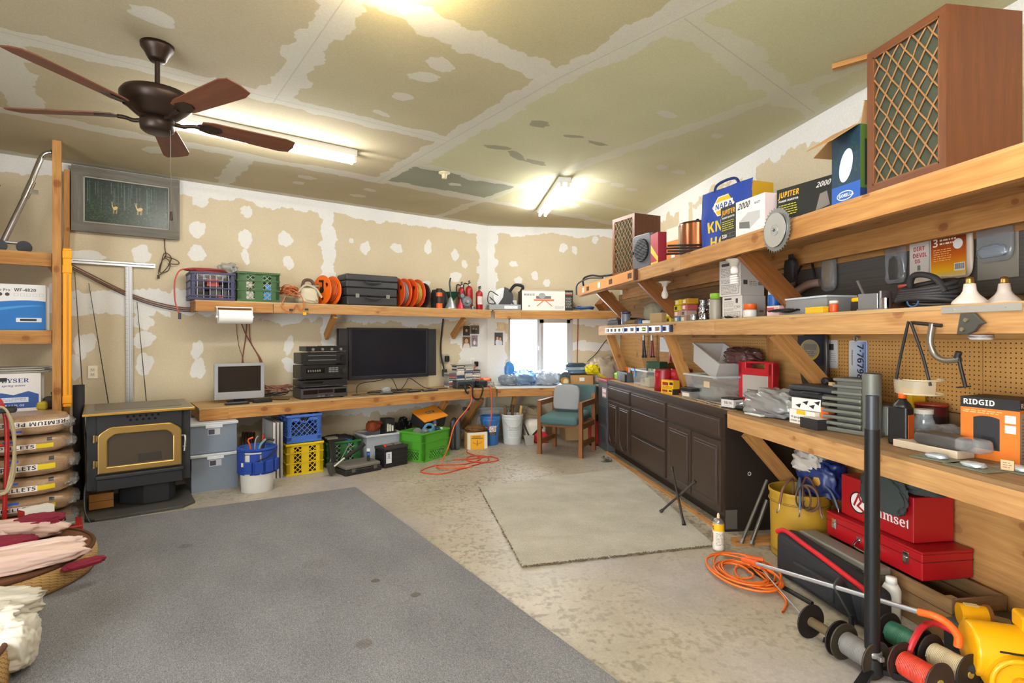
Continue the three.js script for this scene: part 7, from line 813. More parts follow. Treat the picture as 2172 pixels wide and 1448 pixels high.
{ const o = T('small_carton', 'cream and red carton under the hanging bags', 'carton', R, [-2.28, MID_R, 0.34], 0.2); pbox(o, 'carton_body', 0.13, 0.15, 0.1, M('#b4a894', 0.75), { px: print(96, 96, (g, w, h) => { fillBg(g, w, h, '#c4b8a4'); g.fillStyle = '#b03428'; g.fillRect(0, 40, 60, 40); }) }); }
{ const o = T('vacuum_hose', 'coil of black flat hose with blue tie on the middle shelf', 'hose', R, [-2.17, MID_R, 0.48]); const hm = M('#2c2a2a', 0.6); for (let i = 0; i < 5; i++) P(o, 'hose_coil', tor(0.1 - i * 0.004, 0.014, 6.2832, 6, 36).scale(1.25, 1, 0.8).rotateX(Math.PI / 2 + 0.12 * i - 0.2).translate(0, 0.022 + i * 0.02, 0), hm); P(o, 'hose_end', tube([[-0.1, 0.08, 0], [-0.06, 0.15, 0.02], [0.06, 0.13, 0.03], [0.12, 0.06, 0.04]], 0.014, 24, 8), hm); P(o, 'blue_tie', tor(0.03, 0.004, 6.2832, 6, 16).translate(0, 0.035, 0.08), M('#3c5c88', 0.6)); }
for (const [lab, u, n, s] of [['nearer of the two white flood bulbs standing face down', -1.96, 0.5, 1], ['farther white flood bulb standing face down behind its twin', -1.93, 0.37, 0.95]]) { const o = T('flood_bulb', lab, 'bulb', R, [u, MID_R, n], 0, 'flood bulbs'); P(o, 'reflector', lathe([[0, 0.002], [0.058 * s, 0], [0.062 * s, 0.008], [0.058 * s, 0.018], [0.032 * s, 0.045], [0.024 * s, 0.06], [0.02 * s, 0.09], [0, 0.09]], 30), M('#e8dcd0', 0.35)); P(o, 'screw_cap', lathe([[0, 0.09], [0.015 * s, 0.09], [0.016 * s, 0.095], [0.014 * s, 0.1], [0.015 * s, 0.105], [0.013 * s, 0.116], [0, 0.12]], 18), BRASS); }
{ const o = T('combination_square', 'steel combination square hooked on the middle shelf edge', 'square', R, [-1.8, 1.49, 0.64]); P(o, 'rule', bx(0.31, 0.026, 0.003, 0, 0.03, 0), M('#c4c2bc', 0.35, 0.7)); P(o, 'head', ext(shape([[-0.06, 0.026], [-0.005, 0.026], [0.035, -0.014], [0.015, -0.02], [-0.005, -0.045], [-0.03, -0.055], [-0.075, -0.056]]), 0.016, 0.003), M('#55544e', 0.45, 0.5), [0.0, 0, 0.004]); for (const [x, y] of [[-0.03, 0.0], [-0.045, -0.036]]) P(o, 'knob', new THREE.CylinderGeometry(0.008, 0.008, 0.008, 14).rotateX(Math.PI / 2), M('#8d8468', 0.4, 0.6), [x, y, 0.023]); P(o, 'hook_nail', rod([-0.1, 0.043, -0.012], [-0.1, 0.043, 0.004], 0.003), STEEL); P(o, 'hook_nail', rod([0.1, 0.043, -0.012], [0.1, 0.043, 0.004], 0.003), STEEL); }
// things hung on the wall above the middle shelf
function flatBag(o, name, w, h, th, m, s, pos = [0, 0, 0]) { const g = new THREE.SphereGeometry(1, 32, 24), p = g.attributes.position; for (let i = 0; i < p.count; i++) { const x = p.getX(i), y = p.getY(i), z = p.getZ(i), q = (v, e) => Math.sign(v) * Math.pow(Math.abs(v), e); const X = q(x, 0.35) * w / 2, Y = q(y, 0.35) * h / 2, k = 1 + 0.5 * N3(X * 22 + s, Y * 22, s); p.setXYZ(i, X * (1 + 0.05 * N3(Y * 20, s)), Y + h / 2 + 0.006 * N3(X * 30, s, 3), z * th * k + th); } g.computeVertexNormals(); return P(o, name, g, m, pos); }
{ const o = T('wall_board', 'dark grey stained board on the wall above the middle shelf', 'board', R, [-3.05, 1.62, 0.034]); P(o, 'board', bx(1.9, 0.32, 0.008, 0, 0, 0, 0.002), wood([96, 90, 80], [58, 54, 48], 0.9, { knots: 0 })); for (const x of [-0.85, 0.85]) P(o, 'screw', new THREE.CylinderGeometry(0.006, 0.006, 0.004, 10).rotateX(Math.PI / 2), STEEL, [x, 0.28, 0.006]); }
{ const o = T('plastic_bag', 'small clear bag hanging beside the red brand bag', 'plastic bag', R, [-2.78, 1.73, 0.05]); flatBag(o, 'film', 0.14, 0.26, 0.02, FILM, 3); P(o, 'contents', lump(0.07, 0.14, 0.03, { seed: 12 }), M('#4a4640', 0.8), [0, 0.02, 0.03]); }
{ const f = print(128, 256, (g, w, h) => { fillBg(g, w, h, '#c9bfb2'); txt(g, 'DIRT', 24, 84, 34, '#b02a30'); txt(g, 'DEVIL', 20, 122, 34, '#b02a30'); txt(g, 'D5', 34, 154, 30, '#b02a30'); g.fillStyle = '#77726a'; g.fillRect(52, 168, 20, 30); }, 0.5); const o = T('vacuum_bag_packet', 'white vacuum bag packet with red lettering hanging on the wall', 'packet', R, [-2.61, 1.71, 0.05]); flatBag(o, 'packet', 0.14, 0.28, 0.014, M('#c9bfb2', 0.5), 5); P(o, 'print', new THREE.PlaneGeometry(0.12, 0.24), f, [0, 0.14, 0.037]); P(o, 'green_edge', bx(0.02, 0.24, 0.012, -0.06, 0.0, 0.004), M('#2c4a34', 0.6)); }
{ const f = print(192, 256, (g, w, h) => { const t = g.createLinearGradient(0, 40, 0, h); t.addColorStop(0, '#6e2a14'); t.addColorStop(0.5, '#c05a14'); t.addColorStop(0.85, '#eeb414'); t.addColorStop(1, '#e8d8b0'); g.fillStyle = t; g.fillRect(0, 0, w, h); g.fillStyle = '#b8a99a'; g.fillRect(0, 0, w, 34); txt(g, '3', 10, 96, 56, '#f0e4d0'); lines(g, 50, 62, 90, 2, 18, '#f0e0c8', 9); lines(g, 14, 112, 100, 6, 11, '#f0c880', 3); g.fillStyle = '#e8e4dc'; g.beginPath(); g.arc(150, 96, 26, 0, 7); g.fill(); g.fillRect(130, 190, 56, 40); g.fillStyle = '#222'; for (let i = 0; i < 14; i++) g.fillRect(134 + i * 3.6, 194, i % 3 ? 1.4 : 2.4, 28); }, 0.35); const o = T('filter_bag_packet', 'large yellow and brown filter bag packet hanging on the wall', 'packet', R, [-2.43, 1.72, 0.06]); flatBag(o, 'packet', 0.22, 0.31, 0.016, M('#c9b7a0', 0.35), 8); P(o, 'print', new THREE.PlaneGeometry(0.19, 0.26), f, [0, 0.14, 0.041]); }
{ const o = T('grey_panel', 'thin grey sheet hanging behind the clear hardware bag', 'sheet', R, [-2.23, 1.7, 0.045]); P(o, 'sheet', bx(0.19, 0.33, 0.006, 0, 0, 0, 0.002), M('#8d8678', 0.7)); P(o, 'hook', rod([0.02, 0.34, -0.02], [0.02, 0.34, 0.02], 0.003), STEEL); P(o, 'hang_tab', bx(0.03, 0.02, 0.004, 0.02, 0.328, 0), M('#8d8678', 0.7)); }
{ const o = T('plastic_bag', 'clear zip bag of hardware hanging at the right end', 'plastic bag', R, [-2.22, 1.78, 0.056]); flatBag(o, 'film', 0.17, 0.25, 0.016, FILM, 10); P(o, 'contents', lump(0.13, 0.06, 0.03, { crease: 0.1, seed: 30 }), M('#9aa4ac', 0.3, 0.3), [0, 0.02, 0.03]); }
{ const o = T('plastic_bag', 'narrow bag of brown sponges hanging behind the shelf brace', 'plastic bag', R, [-3.3, 1.73, 0.06]); flatBag(o, 'film', 0.13, 0.25, 0.022, FILM, 13); P(o, 'contents', lump(0.09, 0.2, 0.03, { seed: 31 }), M('#8f7c64', 0.9), [0, 0.02, 0.03]); }
{ const o = T('dust_mask', 'pink respirator mask hanging by black straps behind the saw blade', 'mask', R, [-3.5, 1.73, 0.1]); P(o, 'mask_shell', tube([[-0.14, 0.08, 0], [-0.1, 0.03, 0.05], [0, 0.01, 0.08], [0.1, 0.05, 0.06], [0.16, 0.06, 0.02]], 0.028, 30, 10), M('#8f7462', 0.6)); P(o, 'strap', tube([[-0.13, 0.09, 0], [-0.02, 0.2, 0.02], [0.04, 0.26, 0.01], [0.1, 0.15, 0.02], [0.12, 0.07, 0.02]], 0.008, 36), BLACK); P(o, 'hook', rod([0.04, 0.26, -0.06], [0.04, 0.26, 0.03], 0.003), STEEL); }
{ const o = T('tool_holster', 'black holster hanging under the top shelf behind the saw blade', 'holster', R, [-3.3, 1.78, 0.36]); P(o, 'holster_body', lump(0.1, 0.16, 0.05, { sq: 0.5, seed: 33 }), M('#1e1a18', 0.7)); P(o, 'belt_loop', bx(0.04, 0.06, 0.015, 0, 0.13, 0, 0.005), M('#1e1a18', 0.7)); }

// ================= RIGHT WALL: PEGBOARDS AND COUNTER =================
const pegTex = () => { const t = canvas(1024, 320, (g, w, h) => { fillBg(g, w, h, '#c4924e'); for (let y = 14; y < h; y += 20) for (let x = 10; x < w; x += 20) { g.fillStyle = '#3a2614'; g.beginPath(); g.arc(x, y, 3, 0, 7); g.fill(); } speckle(g, w, h, 18); }); return new THREE.MeshStandardMaterial({ map: t, roughness: 0.8 }); };
{ const o = T('pegboard', 'short brown pegboard behind the clear bins', 'pegboard', R, [-4.73, 0.98, 0.022]); const m = pegTex(); P(o, 'board', bx(1.29, 0.43, 0.006), m); P(o, 'batten', wb(0.04, 0.43, 0.03, 0.7, 0, 0.005), FIR); P(o, 'fixing_strip', wb(1.29, 0.02, 0.014, 0, 0.43, 0), FIR); }
{ const o = T('pegboard', 'long brown pegboard above the near workbench', 'pegboard', R, [-2.3, 1.04, 0.022]); const m = pegTex(); m.map.repeat.set(1, 1); P(o, 'board', bx(1.2, 0.37, 0.006, -0.62), m); P(o, 'board', bx(1.2, 0.37, 0.006, 0.585), m); P(o, 'ledge', wb(2.4, 0.06, 0.03, 0, -0.07, 0.012), PLY_OLD); }
// hung tools
function lopper(label, u, c) { const o = T('bolt_cutter', label, 'cutters', R, [u, 1.12, 0.05], 0, 'cutters on the plywood wall'); for (const s of [-1, 1]) { P(o, 'handle', rod([s * 0.045, 0, 0], [s * 0.012, 0.25, 0.01], 0.012), M(c, 0.5)); P(o, 'grip', rod([s * 0.05, -0.02, 0], [s * 0.038, 0.06, 0.002], 0.016), BLACK); P(o, 'jaw', bx(0.022, 0.09, 0.014, s * 0.012, 0.25, 0.01, 0.004), M('#8f8a80', 0.4, 0.6)); } P(o, 'nail', rod([0, 0.3, -0.05], [0, 0.3, 0.02], 0.004), STEEL); }
lopper('black handled bolt cutters hanging on the plywood', -6.62, '#2a2422'); lopper('red handled bolt cutters hanging on the plywood', -6.35, '#8f2f2a');
{ const o = T('wall_note', 'white paper sheet pinned between cutters and red wrench', 'paper', R, [-6.08, 1.24, 0.016]); P(o, 'sheet', bx(0.26, 0.17, 0.002), [WHITE, WHITE, WHITE, WHITE, print(128, 96, (g, w, h) => { fillBg(g, w, h, '#dcdcda'); lines(g, 10, 14, 105, 8, 9, '#aaa6a2'); }), WHITE]); P(o, 'pin', ball(0.006, 0, 0.16, 0.004), RED); }
{ const o = T('pipe_wrench', 'red pipe wrench hanging on the plywood', 'wrench', R, [-5.85, 1.13, 0.05]); P(o, 'handle', bx(0.04, 0.24, 0.02, 0, 0, 0, 0.008), RED); P(o, 'jaw', mg(bx(0.1, 0.03, 0.025, 0.02, 0.24, 0, 0.005), bx(0.03, 0.05, 0.02, -0.01, 0.21, 0, 0.004)), M('#77726a', 0.4, 0.6)); P(o, 'nail', rod([0, 0.22, -0.05], [0, 0.22, 0.02], 0.004), STEEL); }
{ const f = print(192, 192, (g, w, h) => { fillBg(g, w, h, '#1b2440'); g.fillStyle = '#d2c02c'; g.beginPath(); g.ellipse(96, 96, 76, 70, 0, 0, 7); g.fill(); g.fillStyle = '#a8a294'; g.beginPath(); g.ellipse(98, 90, 66, 60, 0, 0, 7); g.fill(); g.fillStyle = '#8d8778'; g.fillRect(50, 56, 100, 40); lines(g, 56, 106, 84, 3, 12, '#5c584e', 4); }, 0.45); const o = T('parts_bag', 'dark plastic bag with blue and yellow label hanging on the wall', 'plastic bag', R, [-3.45, 1.07, 0.05]); flatBag(o, 'bag', 0.27, 0.38, 0.025, M('#3a3832', 0.35), 21); P(o, 'label_print', new THREE.PlaneGeometry(0.25, 0.2), f, [0, 0.26, 0.062]); }
{ const o = T('receipt', 'white receipt paper pinned beside the dark bag', 'paper', R, [-3.34, 1.21, 0.03]); P(o, 'paper', bx(0.11, 0.19, 0.002), [WHITE, WHITE, WHITE, WHITE, print(96, 160, (g, w, h) => { fillBg(g, w, h, '#d8d4d0'); g.fillStyle = '#3c3a38'; g.fillRect(30, 22, 36, 36); lines(g, 10, 76, 76, 5, 11, '#9a9692', 3); }), WHITE]); P(o, 'pin', ball(0.005, 0, 0.18, 0.003), STEEL); }
{ const f = print(160, 320, (g, w, h) => { const t = g.createLinearGradient(0, 0, w, 0); t.addColorStop(0, '#d8d8d4'); t.addColorStop(0.55, '#b9c4d6'); t.addColorStop(1, '#5c7cc0'); g.fillStyle = t; g.fillRect(0, 0, w, h); g.save(); g.translate(96, 24); g.rotate(Math.PI / 2); txt(g, '7·767986', 0, 22, 78, '#15171c', { sx: 0.86 }); txt(g, 'PERMANENT', 40, 76, 18, '#2c2e34'); g.restore(); g.strokeStyle = '#e8e8e8'; g.lineWidth = 6; g.strokeRect(3, 3, w - 6, h - 6); for (let i = 0; i < 120; i++) { g.fillStyle = 'rgba(110,115,130,.35)'; g.fillRect(112 + rnd() * 40, 60 + rnd() * 180, rr(2, 8), rr(2, 8)); } }, 0.35); const o = T('licence_plate', 'blue and white licence plate hanging upright on the pegboard', 'licence plate', R, [-3.1, 1.1, 0.034]); P(o, 'plate', ext(rshape(0.15, 0.3, 0.012), 0.002), M('#c9ccd0', 0.4, 0.5), [0, 0.15, 0]); P(o, 'plate_print', new THREE.ShapeGeometry(rshape(0.146, 0.296, 0.01)).translate(0, 0, 0), f, [0, 0.15, 0.0026]); { const g = o.children[1].geometry, uv = g.attributes.uv, p = g.attributes.position; for (let i = 0; i < uv.count; i++) uv.setXY(i, p.getX(i) / 0.146 + 0.5, p.getY(i) / 0.296 + 0.5); } P(o, 'hook', mg(tor(0.014, 0.004, 6.2832, 6, 16), rod([0, 0.012, -0.03], [0, 0.012, 0.01], 0.004)), STEEL, [-0.01, 0.31, 0.01]); }
{ const o = T('bench_clamp', 'steel hanging clamp with black T-handle below the middle shelf', 'clamp', R, [-2.0, 1.2, 0.655]); P(o, 'frame', tube([[0.02, 0.28, 0], [0.01, 0.2, 0], [0.03, 0.15, 0], [0.07, 0.13, 0], [0.14, 0.135, 0]], 0.012, 40, 8), M('#8f877c', 0.35, 0.8)); P(o, 'screw', rod([0.13, 0.15, 0], [0.17, 0.03, 0.01], 0.007), M('#2e2a28', 0.4, 0.6)); P(o, 'screw_handle', rod([0.13, 0.025, 0], [0.19, 0.035, 0.01], 0.003), BLACK); P(o, 't_bar', rod([-0.07, 0.285, 0], [0.06, 0.27, 0], 0.008), M('#3a3632', 0.4, 0.6)); P(o, 'pad', rod([0.125, 0.14, 0], [0.135, 0.165, 0], 0.012), BLACK); P(o, 'mount_pin', rod([0.02, 0.275, -0.04], [0.02, 0.275, 0.01], 0.005), STEEL); }
{ const o = T('safety_goggles', 'clear safety goggles hanging by a black strap from the clamp', 'goggles', R, [-2.07, 1.16, 0.66]); P(o, 'lens', new THREE.CylinderGeometry(0.09, 0.085, 0.06, 30, 2, true, -1.5, 3).translate(0, 0.05, -0.03), M('#efe8d0', 0.15, 0, { transmission: 0.7, thickness: 0 })); P(o, 'lens_rim', mg(tor(0.09, 0.004, 3, 5, 24).rotateX(Math.PI / 2).rotateY(-1.5 - 0.07 + Math.PI).translate(0, 0.08, -0.03), tor(0.085, 0.004, 3, 5, 24).rotateX(Math.PI / 2).rotateY(-1.5 - 0.07 + Math.PI).translate(0, 0.02, -0.03)), M('#d8cda8', 0.3, 0, { transmission: 0.4, thickness: 0 })).userData.kind = 'stuff'; P(o, 'strap', mg(tube([[-0.085, 0.07, 0.0], [-0.06, 0.18, 0], [-0.01, 0.33, 0.01]], 0.006, 24), tube([[0.085, 0.06, 0.0], [0.05, 0.18, 0], [0.0, 0.33, 0.01]], 0.006, 24)), BLACK).userData.kind = 'stuff'; }
{ const o = T('fabric_patch', 'white oval lamp puck under the middle shelf by the clamp', 'lamp puck', R, [-1.87, 1.41, 0.55]); P(o, 'puck', lathe([[0, 0], [0.034, 0.002], [0.04, 0.012], [0.04, 0.024], [0, 0.026]], 26), M('#d9d4cc', 0.4)); P(o, 'rim', mv(tor(0.04, 0.003, 6.2832, 6, 28).rotateX(Math.PI / 2), 0, 0.014, 0), STEEL); }
// --- on the cabinet worktop, far to near ---
{ const o = T('open_carton', 'open brown cardboard box at the far end of the worktop', 'carton', R, [-5.86, BENCH_R, 0.16], 0.3); const w = 0.3, h = 0.15, d = 0.22; P(o, 'carton_wall', mg(bx(w, h, 0.004, 0, 0, d / 2), bx(w, h, 0.004, 0, 0, -d / 2), bx(0.004, h, d, w / 2), bx(0.004, h, d, -w / 2), bx(w, 0.004, d)), CARD).userData.kind = 'stuff'; P(o, 'flap', bx(w, 0.004, 0.12, 0, 0, 0.06), M('#c29a64', 0.85), [0, h, d / 2], [0.9, 0, 0]); P(o, 'flap', bx(0.14, 0.004, d, 0.07, 0, 0), M('#c29a64', 0.85), [w / 2, h, 0], [0, 0, 0.7]); P(o, 'flap', bx(0.14, 0.004, d, -0.07, 0, 0), M('#c8a26c', 0.85), [-w / 2, h, 0], [0, 0, -1.1]); }
function openBin(o, w, h, d, m, rimM) { const k = 0.86; const side = (a, b, c, e) => { const g = new THREE.BufferGeometry(); g.setAttribute('position', new THREE.Float32BufferAttribute([...a, ...b, ...c, ...a, ...c, ...e], 3)); g.setAttribute('uv', new THREE.Float32BufferAttribute([0, 0, 1, 0, 1, 1, 0, 0, 1, 1, 0, 1], 2)); g.computeVertexNormals(); return g; }; const x = w / 2, z = d / 2, X = x * k, Z = z * k; P(o, 'bin_wall', mg(side([-X, 0, Z], [X, 0, Z], [x, h, z], [-x, h, z]), side([X, 0, -Z], [-X, 0, -Z], [-x, h, -z], [x, h, -z]), side([X, 0, Z], [X, 0, -Z], [x, h, -z], [x, h, z]), side([-X, 0, -Z], [-X, 0, Z], [-x, h, z], [-x, h, -z]), side([-X, 0.001, Z], [X, 0.001, Z], [X, 0.001, -Z], [-X, 0.001, -Z])), m); P(o, 'rim', mg(bx(w + 0.02, 0.014, 0.014, 0, h - 0.007, z), bx(w + 0.02, 0.014, 0.014, 0, h - 0.007, -z), bx(0.014, 0.014, d, x, h - 0.007), bx(0.014, 0.014, d, -x, h - 0.007)), rimM); }
{ const o = T('plastic_bin', 'clear bin with blue clip holding a green carton', 'bin', R, [-5.46, BENCH_R, 0.42]); openBin(o, 0.44, 0.17, 0.3, CLEAR, M('#cfd6da', 0.35, 0, { transmission: 0.3, thickness: 0 })); P(o, 'blue_clip', mg(bx(0.1, 0.03, 0.02, -0.15, 0.15, 0.155, 0.006), bx(0.02, 0.07, 0.012, -0.12, 0.09, 0.15, 0.004)), M('#2f7fb4', 0.4)); P(o, 'small_boxes', mg(bx(0.12, 0.09, 0.08, 0.07, 0.005, 0.05), bx(0.08, 0.07, 0.08, -0.06, 0.005, 0.06)), M('#c9b888', 0.7)).userData.kind = 'stuff'; }
jar('glue_bottle', 'white bottle standing in the clear bin', 'bottle', R, [-5.58, BENCH_R + 0.004, 0.36], 0.04, 0.22, '#d9d4ca', '#ece8e0', { ch: 0.03, neck: 0.024 });
{ const f = print(192, 160, (g, w, h) => { fillBg(g, w, h, '#21452c'); txt(g, 'MR.MAC\'S', 26, 70, 32, '#e8e4c8', { sx: 0.95, font: 'serif' }); txt(g, 'MUSHROOM', 20, 112, 28, '#c8cc98', { sx: 0.9, font: 'serif' }); g.fillStyle = '#4c7a3c'; g.fillRect(8, 10, 14, 14); }); const o = T('seed_carton', 'dark green carton with pale lettering in the clear bin', 'carton', R, [-5.4, BENCH_R + 0.004, 0.4], 0.25); pbox(o, 'carton_body', 0.22, 0.26, 0.1, M('#1c3a26', 0.6), { pz: f, py: M('#2c5a38', 0.6) }); }
{ const can = (lab, u, n, r, h, open) => { const o = T('coffee_can', lab, 'can', R, [u, BENCH_R, n], 0, 'red cans on the worktop'); P(o, 'can_wall', lathe([[0, 0], [r, 0], [r, h * 0.3], [r * 1.012, h * 0.31], [r, h * 0.33], [r, h * 0.62], [r * 1.012, h * 0.63], [r, h * 0.65], [r, h - 0.005], [r * 1.03, h], [r * 0.98, h], [r * 0.97, 0.004], [0, 0.004]], 34), M('#961620', 0.35)); P(o, 'label_text', new THREE.CylinderGeometry(r * 1.004, r * 1.004, h * 0.2, 20, 1, true, -0.6, 1.2).translate(0, h * 0.78, 0), print(128, 48, (g, w, h2) => { fillBg(g, w, h2, '#961620'); lines(g, 10, 10, 108, 3, 12, '#c8686c', 4); })); if (!open) P(o, 'lid', cy(r * 1.02, r * 1.0, 0.008, 0, h + 0.001, 0, 30), M('#7d1a20', 0.4)); };
  can('tall red metal can in front on the worktop', -5.0, 0.5, 0.09, 0.2, false); can('open red plastic bucket behind the tall red can', -4.86, 0.38, 0.1, 0.22, true); }
{ const f = print(128, 64, (g, w, h) => { fillBg(g, w, h, '#e0aa1c'); g.fillStyle = '#8c2a1c'; g.fillRect(14, 16, 60, 24); g.fillStyle = '#222'; g.fillRect(88, 14, 34, 20); lines(g, 14, 48, 100, 2, 8, '#5c4410', 3); }); [['upper yellow fastener box before the red can', 1], ['lower yellow and black fastener box before the red can', 0]].forEach(([lab, k]) => { const o = T('fastener_box', lab, 'box', R, [-4.72 + k * 0.01, BENCH_R + k * 0.052, 0.565], 0.2 + k * 0.05, 'yellow fastener boxes'); pbox(o, 'box_body', 0.17, k ? 0.075 : 0.05, 0.07, M(k ? '#c8961c' : '#2a2418', 0.6), { pz: f, py: M('#c8961c', 0.6) }); }); }
{ const o = T('screw_tub', 'small clear tub of screws with black lid on the worktop', 'tub', R, [-4.36, BENCH_R, 0.54], 0.2); openBin(o, 0.14, 0.07, 0.1, CLEAR, BLACK); P(o, 'screws', bx(0.1, 0.04, 0.07, 0, 0.003), M('#8d7a5c', 0.5, 0.5)); P(o, 'lid', bx(0.15, 0.018, 0.11, 0, 0.072, 0, 0.005), BLACK); P(o, 'label', bx(0.09, 0.03, 0.002, 0, 0.02, 0.0515), M('#d8d0c0', 0.6)); }
{ const o = T('plastic_bin', 'large clear bin of hardware behind the screw tub', 'bin', R, [-4.28, BENCH_R, 0.34], 0.1); openBin(o, 0.46, 0.2, 0.34, CLEAR, M('#c9ccc8', 0.35, 0, { transmission: 0.3, thickness: 0 })); P(o, 'contents', lump(0.34, 0.12, 0.26, { crease: 0.2, amp: 0.2, seed: 61 }), M('#8d8474', 0.6), [0, 0.004, 0]); P(o, 'tag', bx(0.08, 0.05, 0.002, 0.1, 0.11, 0.17), M('#c8b08c', 0.6)); }
{ const o = T('plastic_bin', 'clear bin lying tilted across the large bin', 'bin', R, [-4.36, BENCH_R + 0.235, 0.3], 0.1); openBin(o, 0.4, 0.16, 0.3, M('#dfe0de', 0.3, 0, { transmission: 0.4, thickness: 0 }), M('#d4d4d0', 0.35, 0, { transmission: 0.3, thickness: 0 })); o.rotation.set(0.0, R.rot + 0.1, -0.42, 'YXZ'); }
sack('plastic_bag', 'dark red and clear bags of parts lying on the tilted bin', 'plastic bag', R, [-4.16, BENCH_R + 0.3, 0.18], 0.34, 0.13, 0.22, M('#6d4a46', 0.25, 0, { transmission: 0.2, thickness: 0 }), 71, { inner: M('#4a2a2a', 0.6) });
{ const o = T('drill_bit_case', 'red plastic drill bit case with clear window standing upright', 'case', R, [-3.92, BENCH_R, 0.2], 0.25); const m = M('#bc1c26', 0.45); P(o, 'case_frame', mg(bx(0.34, 0.05, 0.07, 0, 0, 0, 0.01), bx(0.05, 0.33, 0.07, -0.145, 0, 0, 0.012), bx(0.05, 0.33, 0.07, 0.145, 0, 0, 0.012), bx(0.34, 0.06, 0.07, 0, 0.22, 0, 0.01), bx(0.08, 0.07, 0.07, -0.13, 0.26, 0, 0.01), bx(0.08, 0.07, 0.07, 0.13, 0.26, 0, 0.01), bx(0.34, 0.02, 0.05, 0, 0.315, 0, 0.008)), m); P(o, 'window_cover', bx(0.25, 0.18, 0.012, 0, 0.045, 0.028, 0.004), M('#b3aca4', 0.35)); P(o, 'inner_tray', bx(0.25, 0.18, 0.03, 0, 0.045, -0.01), M('#7a3a34', 0.6)); }
{ const f = print(96, 64, (g, w, h) => { fillBg(g, w, h, '#c9c4c0'); g.fillStyle = '#2a2828'; g.fillRect(0, 0, w, 10); g.fillRect(0, 54, w, 10); txt(g, 'DELTA', 22, 36, 20, '#4a4644'); lines(g, 20, 44, 50, 1, 8, '#888'); }); const o = T('hardware_carton', 'small black and white square carton at the worktop edge', 'carton', R, [-3.71, BENCH_R, 0.54], 0.35); pbox(o, 'carton_body', 0.11, 0.08, 0.1, M('#2a2828', 0.6), { pz: f, px: f }); }
{ const o = T('drill_chuck', 'black drill chuck lying beside the small square carton', 'chuck', R, [-3.58, BENCH_R + 0.017, 0.54], 0.2); P(o, 'chuck_body', rod([-0.05, 0, 0], [0.02, 0, 0], 0.017), BLACK); P(o, 'shank', rod([0.02, 0, 0], [0.06, 0, 0], 0.008), STEEL); }
for (const [lab, u, n, l] of [['long steel drift rod lying on the worktop', -4.15, 0.56, 0.3], ['shorter steel punch lying behind the long rod', -4.05, 0.52, 0.16], ['thin steel bit lying near the small square carton', -3.86, 0.59, 0.12]]) { const o = T('steel_punch', lab, 'punch', R, [u, BENCH_R + 0.007, n], rr(-0.1, 0.2), 'rods on the worktop'); P(o, 'shaft', rod([-l / 2, 0, 0], [l / 2, 0, 0], 0.006), M('#8f8a7c', 0.4, 0.7)); P(o, 'tip', rod([l / 2, 0, 0], [l / 2 + 0.03, 0, 0], 0.005, 0.002), STEEL); }
{ const o = T('sawdust', 'scattered sawdust and shavings on the pale worktop', 'sawdust', R, [-3.95, BENCH_R, 0.55]); o.userData.kind = 'stuff'; P(o, 'shavings', mg(Array.from({ length: 90 }, () => bx(rr(0.004, 0.014), 0.002, rr(0.003, 0.008), rr(-0.3, 0.4), 0, rr(-0.09, 0.05)))), M('#5c4630', 0.9)); }
// --- on the near workbench ---
sack('plastic_bag', 'large crumpled grey plastic bag where worktop meets workbench', 'plastic bag', R, [-3.32, BENCH_R, 0.42], 0.42, 0.17, 0.34, M('#b9b8b4', 0.15, 0, { transmission: 0.55, thickness: 0 }), 101, { inner: M('#57554f', 0.7), rot: 0.2, l: { freq: 3.4 } });
sack('plastic_bag', 'white and red lettered bags lying behind the grey plastic bag', 'plastic bag', R, [-3.42, BENCH_R, 0.16], 0.34, 0.16, 0.18, M('#d8c4be', 0.3, 0, { transmission: 0.2, thickness: 0 }), 104, { inner: M('#a82a24', 0.5) });
{ const o = T('envelope', 'flat white packet lying at the workbench edge', 'packet', R, [-3.36, BENCH_R, 0.57], 0.1); P(o, 'packet', bx(0.16, 0.016, 0.07, 0, 0, 0, 0.006), M('#cfd2cc', 0.5)); }
{ const f = print(160, 72, (g, w, h) => { fillBg(g, w, h, '#e4e0d8'); g.fillStyle = '#e2b81c'; g.fillRect(46, 0, 56, 22); g.fillRect(102, 42, 58, 30); txt(g, '15 gauge wire', 8, 44, 15, '#2a2826'); txt(g, 'crown staples', 8, 62, 15, '#2a2826'); g.fillStyle = '#222'; g.fillRect(112, 50, 36, 7); }); const o = T('staple_carton', 'white and yellow staple carton on the near workbench', 'carton', R, [-2.98, BENCH_R, 0.46], 0.1); pbox(o, 'carton_body', 0.2, 0.085, 0.12, M('#b8b0a4', 0.7), { pz: f, px: f }); }
{ const f = print(128, 80, (g, w, h) => { fillBg(g, w, h, '#e0ded8'); g.fillStyle = '#1c1c1c'; for (const [x, y] of [[16, 50], [48, 26], [76, 48], [98, 20]]) { g.beginPath(); g.moveTo(x, y); g.lineTo(x + 26, y - 12); g.lineTo(x + 20, y + 18); g.fill(); } }); const o = T('bit_carton', 'white carton with black bit pictures under the black case', 'carton', R, [-2.98, BENCH_R + 0.087, 0.44], 0.3); pbox(o, 'carton_body', 0.19, 0.07, 0.13, M('#a8a096', 0.7), { pz: f, px: M('#4a4640', 0.7) }); }
{ const o = T('tool_case', 'black tool case lying on cartons beside the finned casting', 'case', R, [-2.96, BENCH_R + 0.16, 0.36], 0.25); P(o, 'case_body', bx(0.36, 0.036, 0.24, 0, 0, 0, 0.014), M('#26282b', 0.55)); P(o, 'case_lid', bx(0.36, 0.034, 0.24, 0, 0.038, 0, 0.014), M('#2c2e32', 0.55)); P(o, 'handle', tube([[-0.06, 0.035, 0.12], [-0.05, 0.035, 0.145], [0.05, 0.035, 0.145], [0.06, 0.035, 0.12]], 0.008), BLACK); }
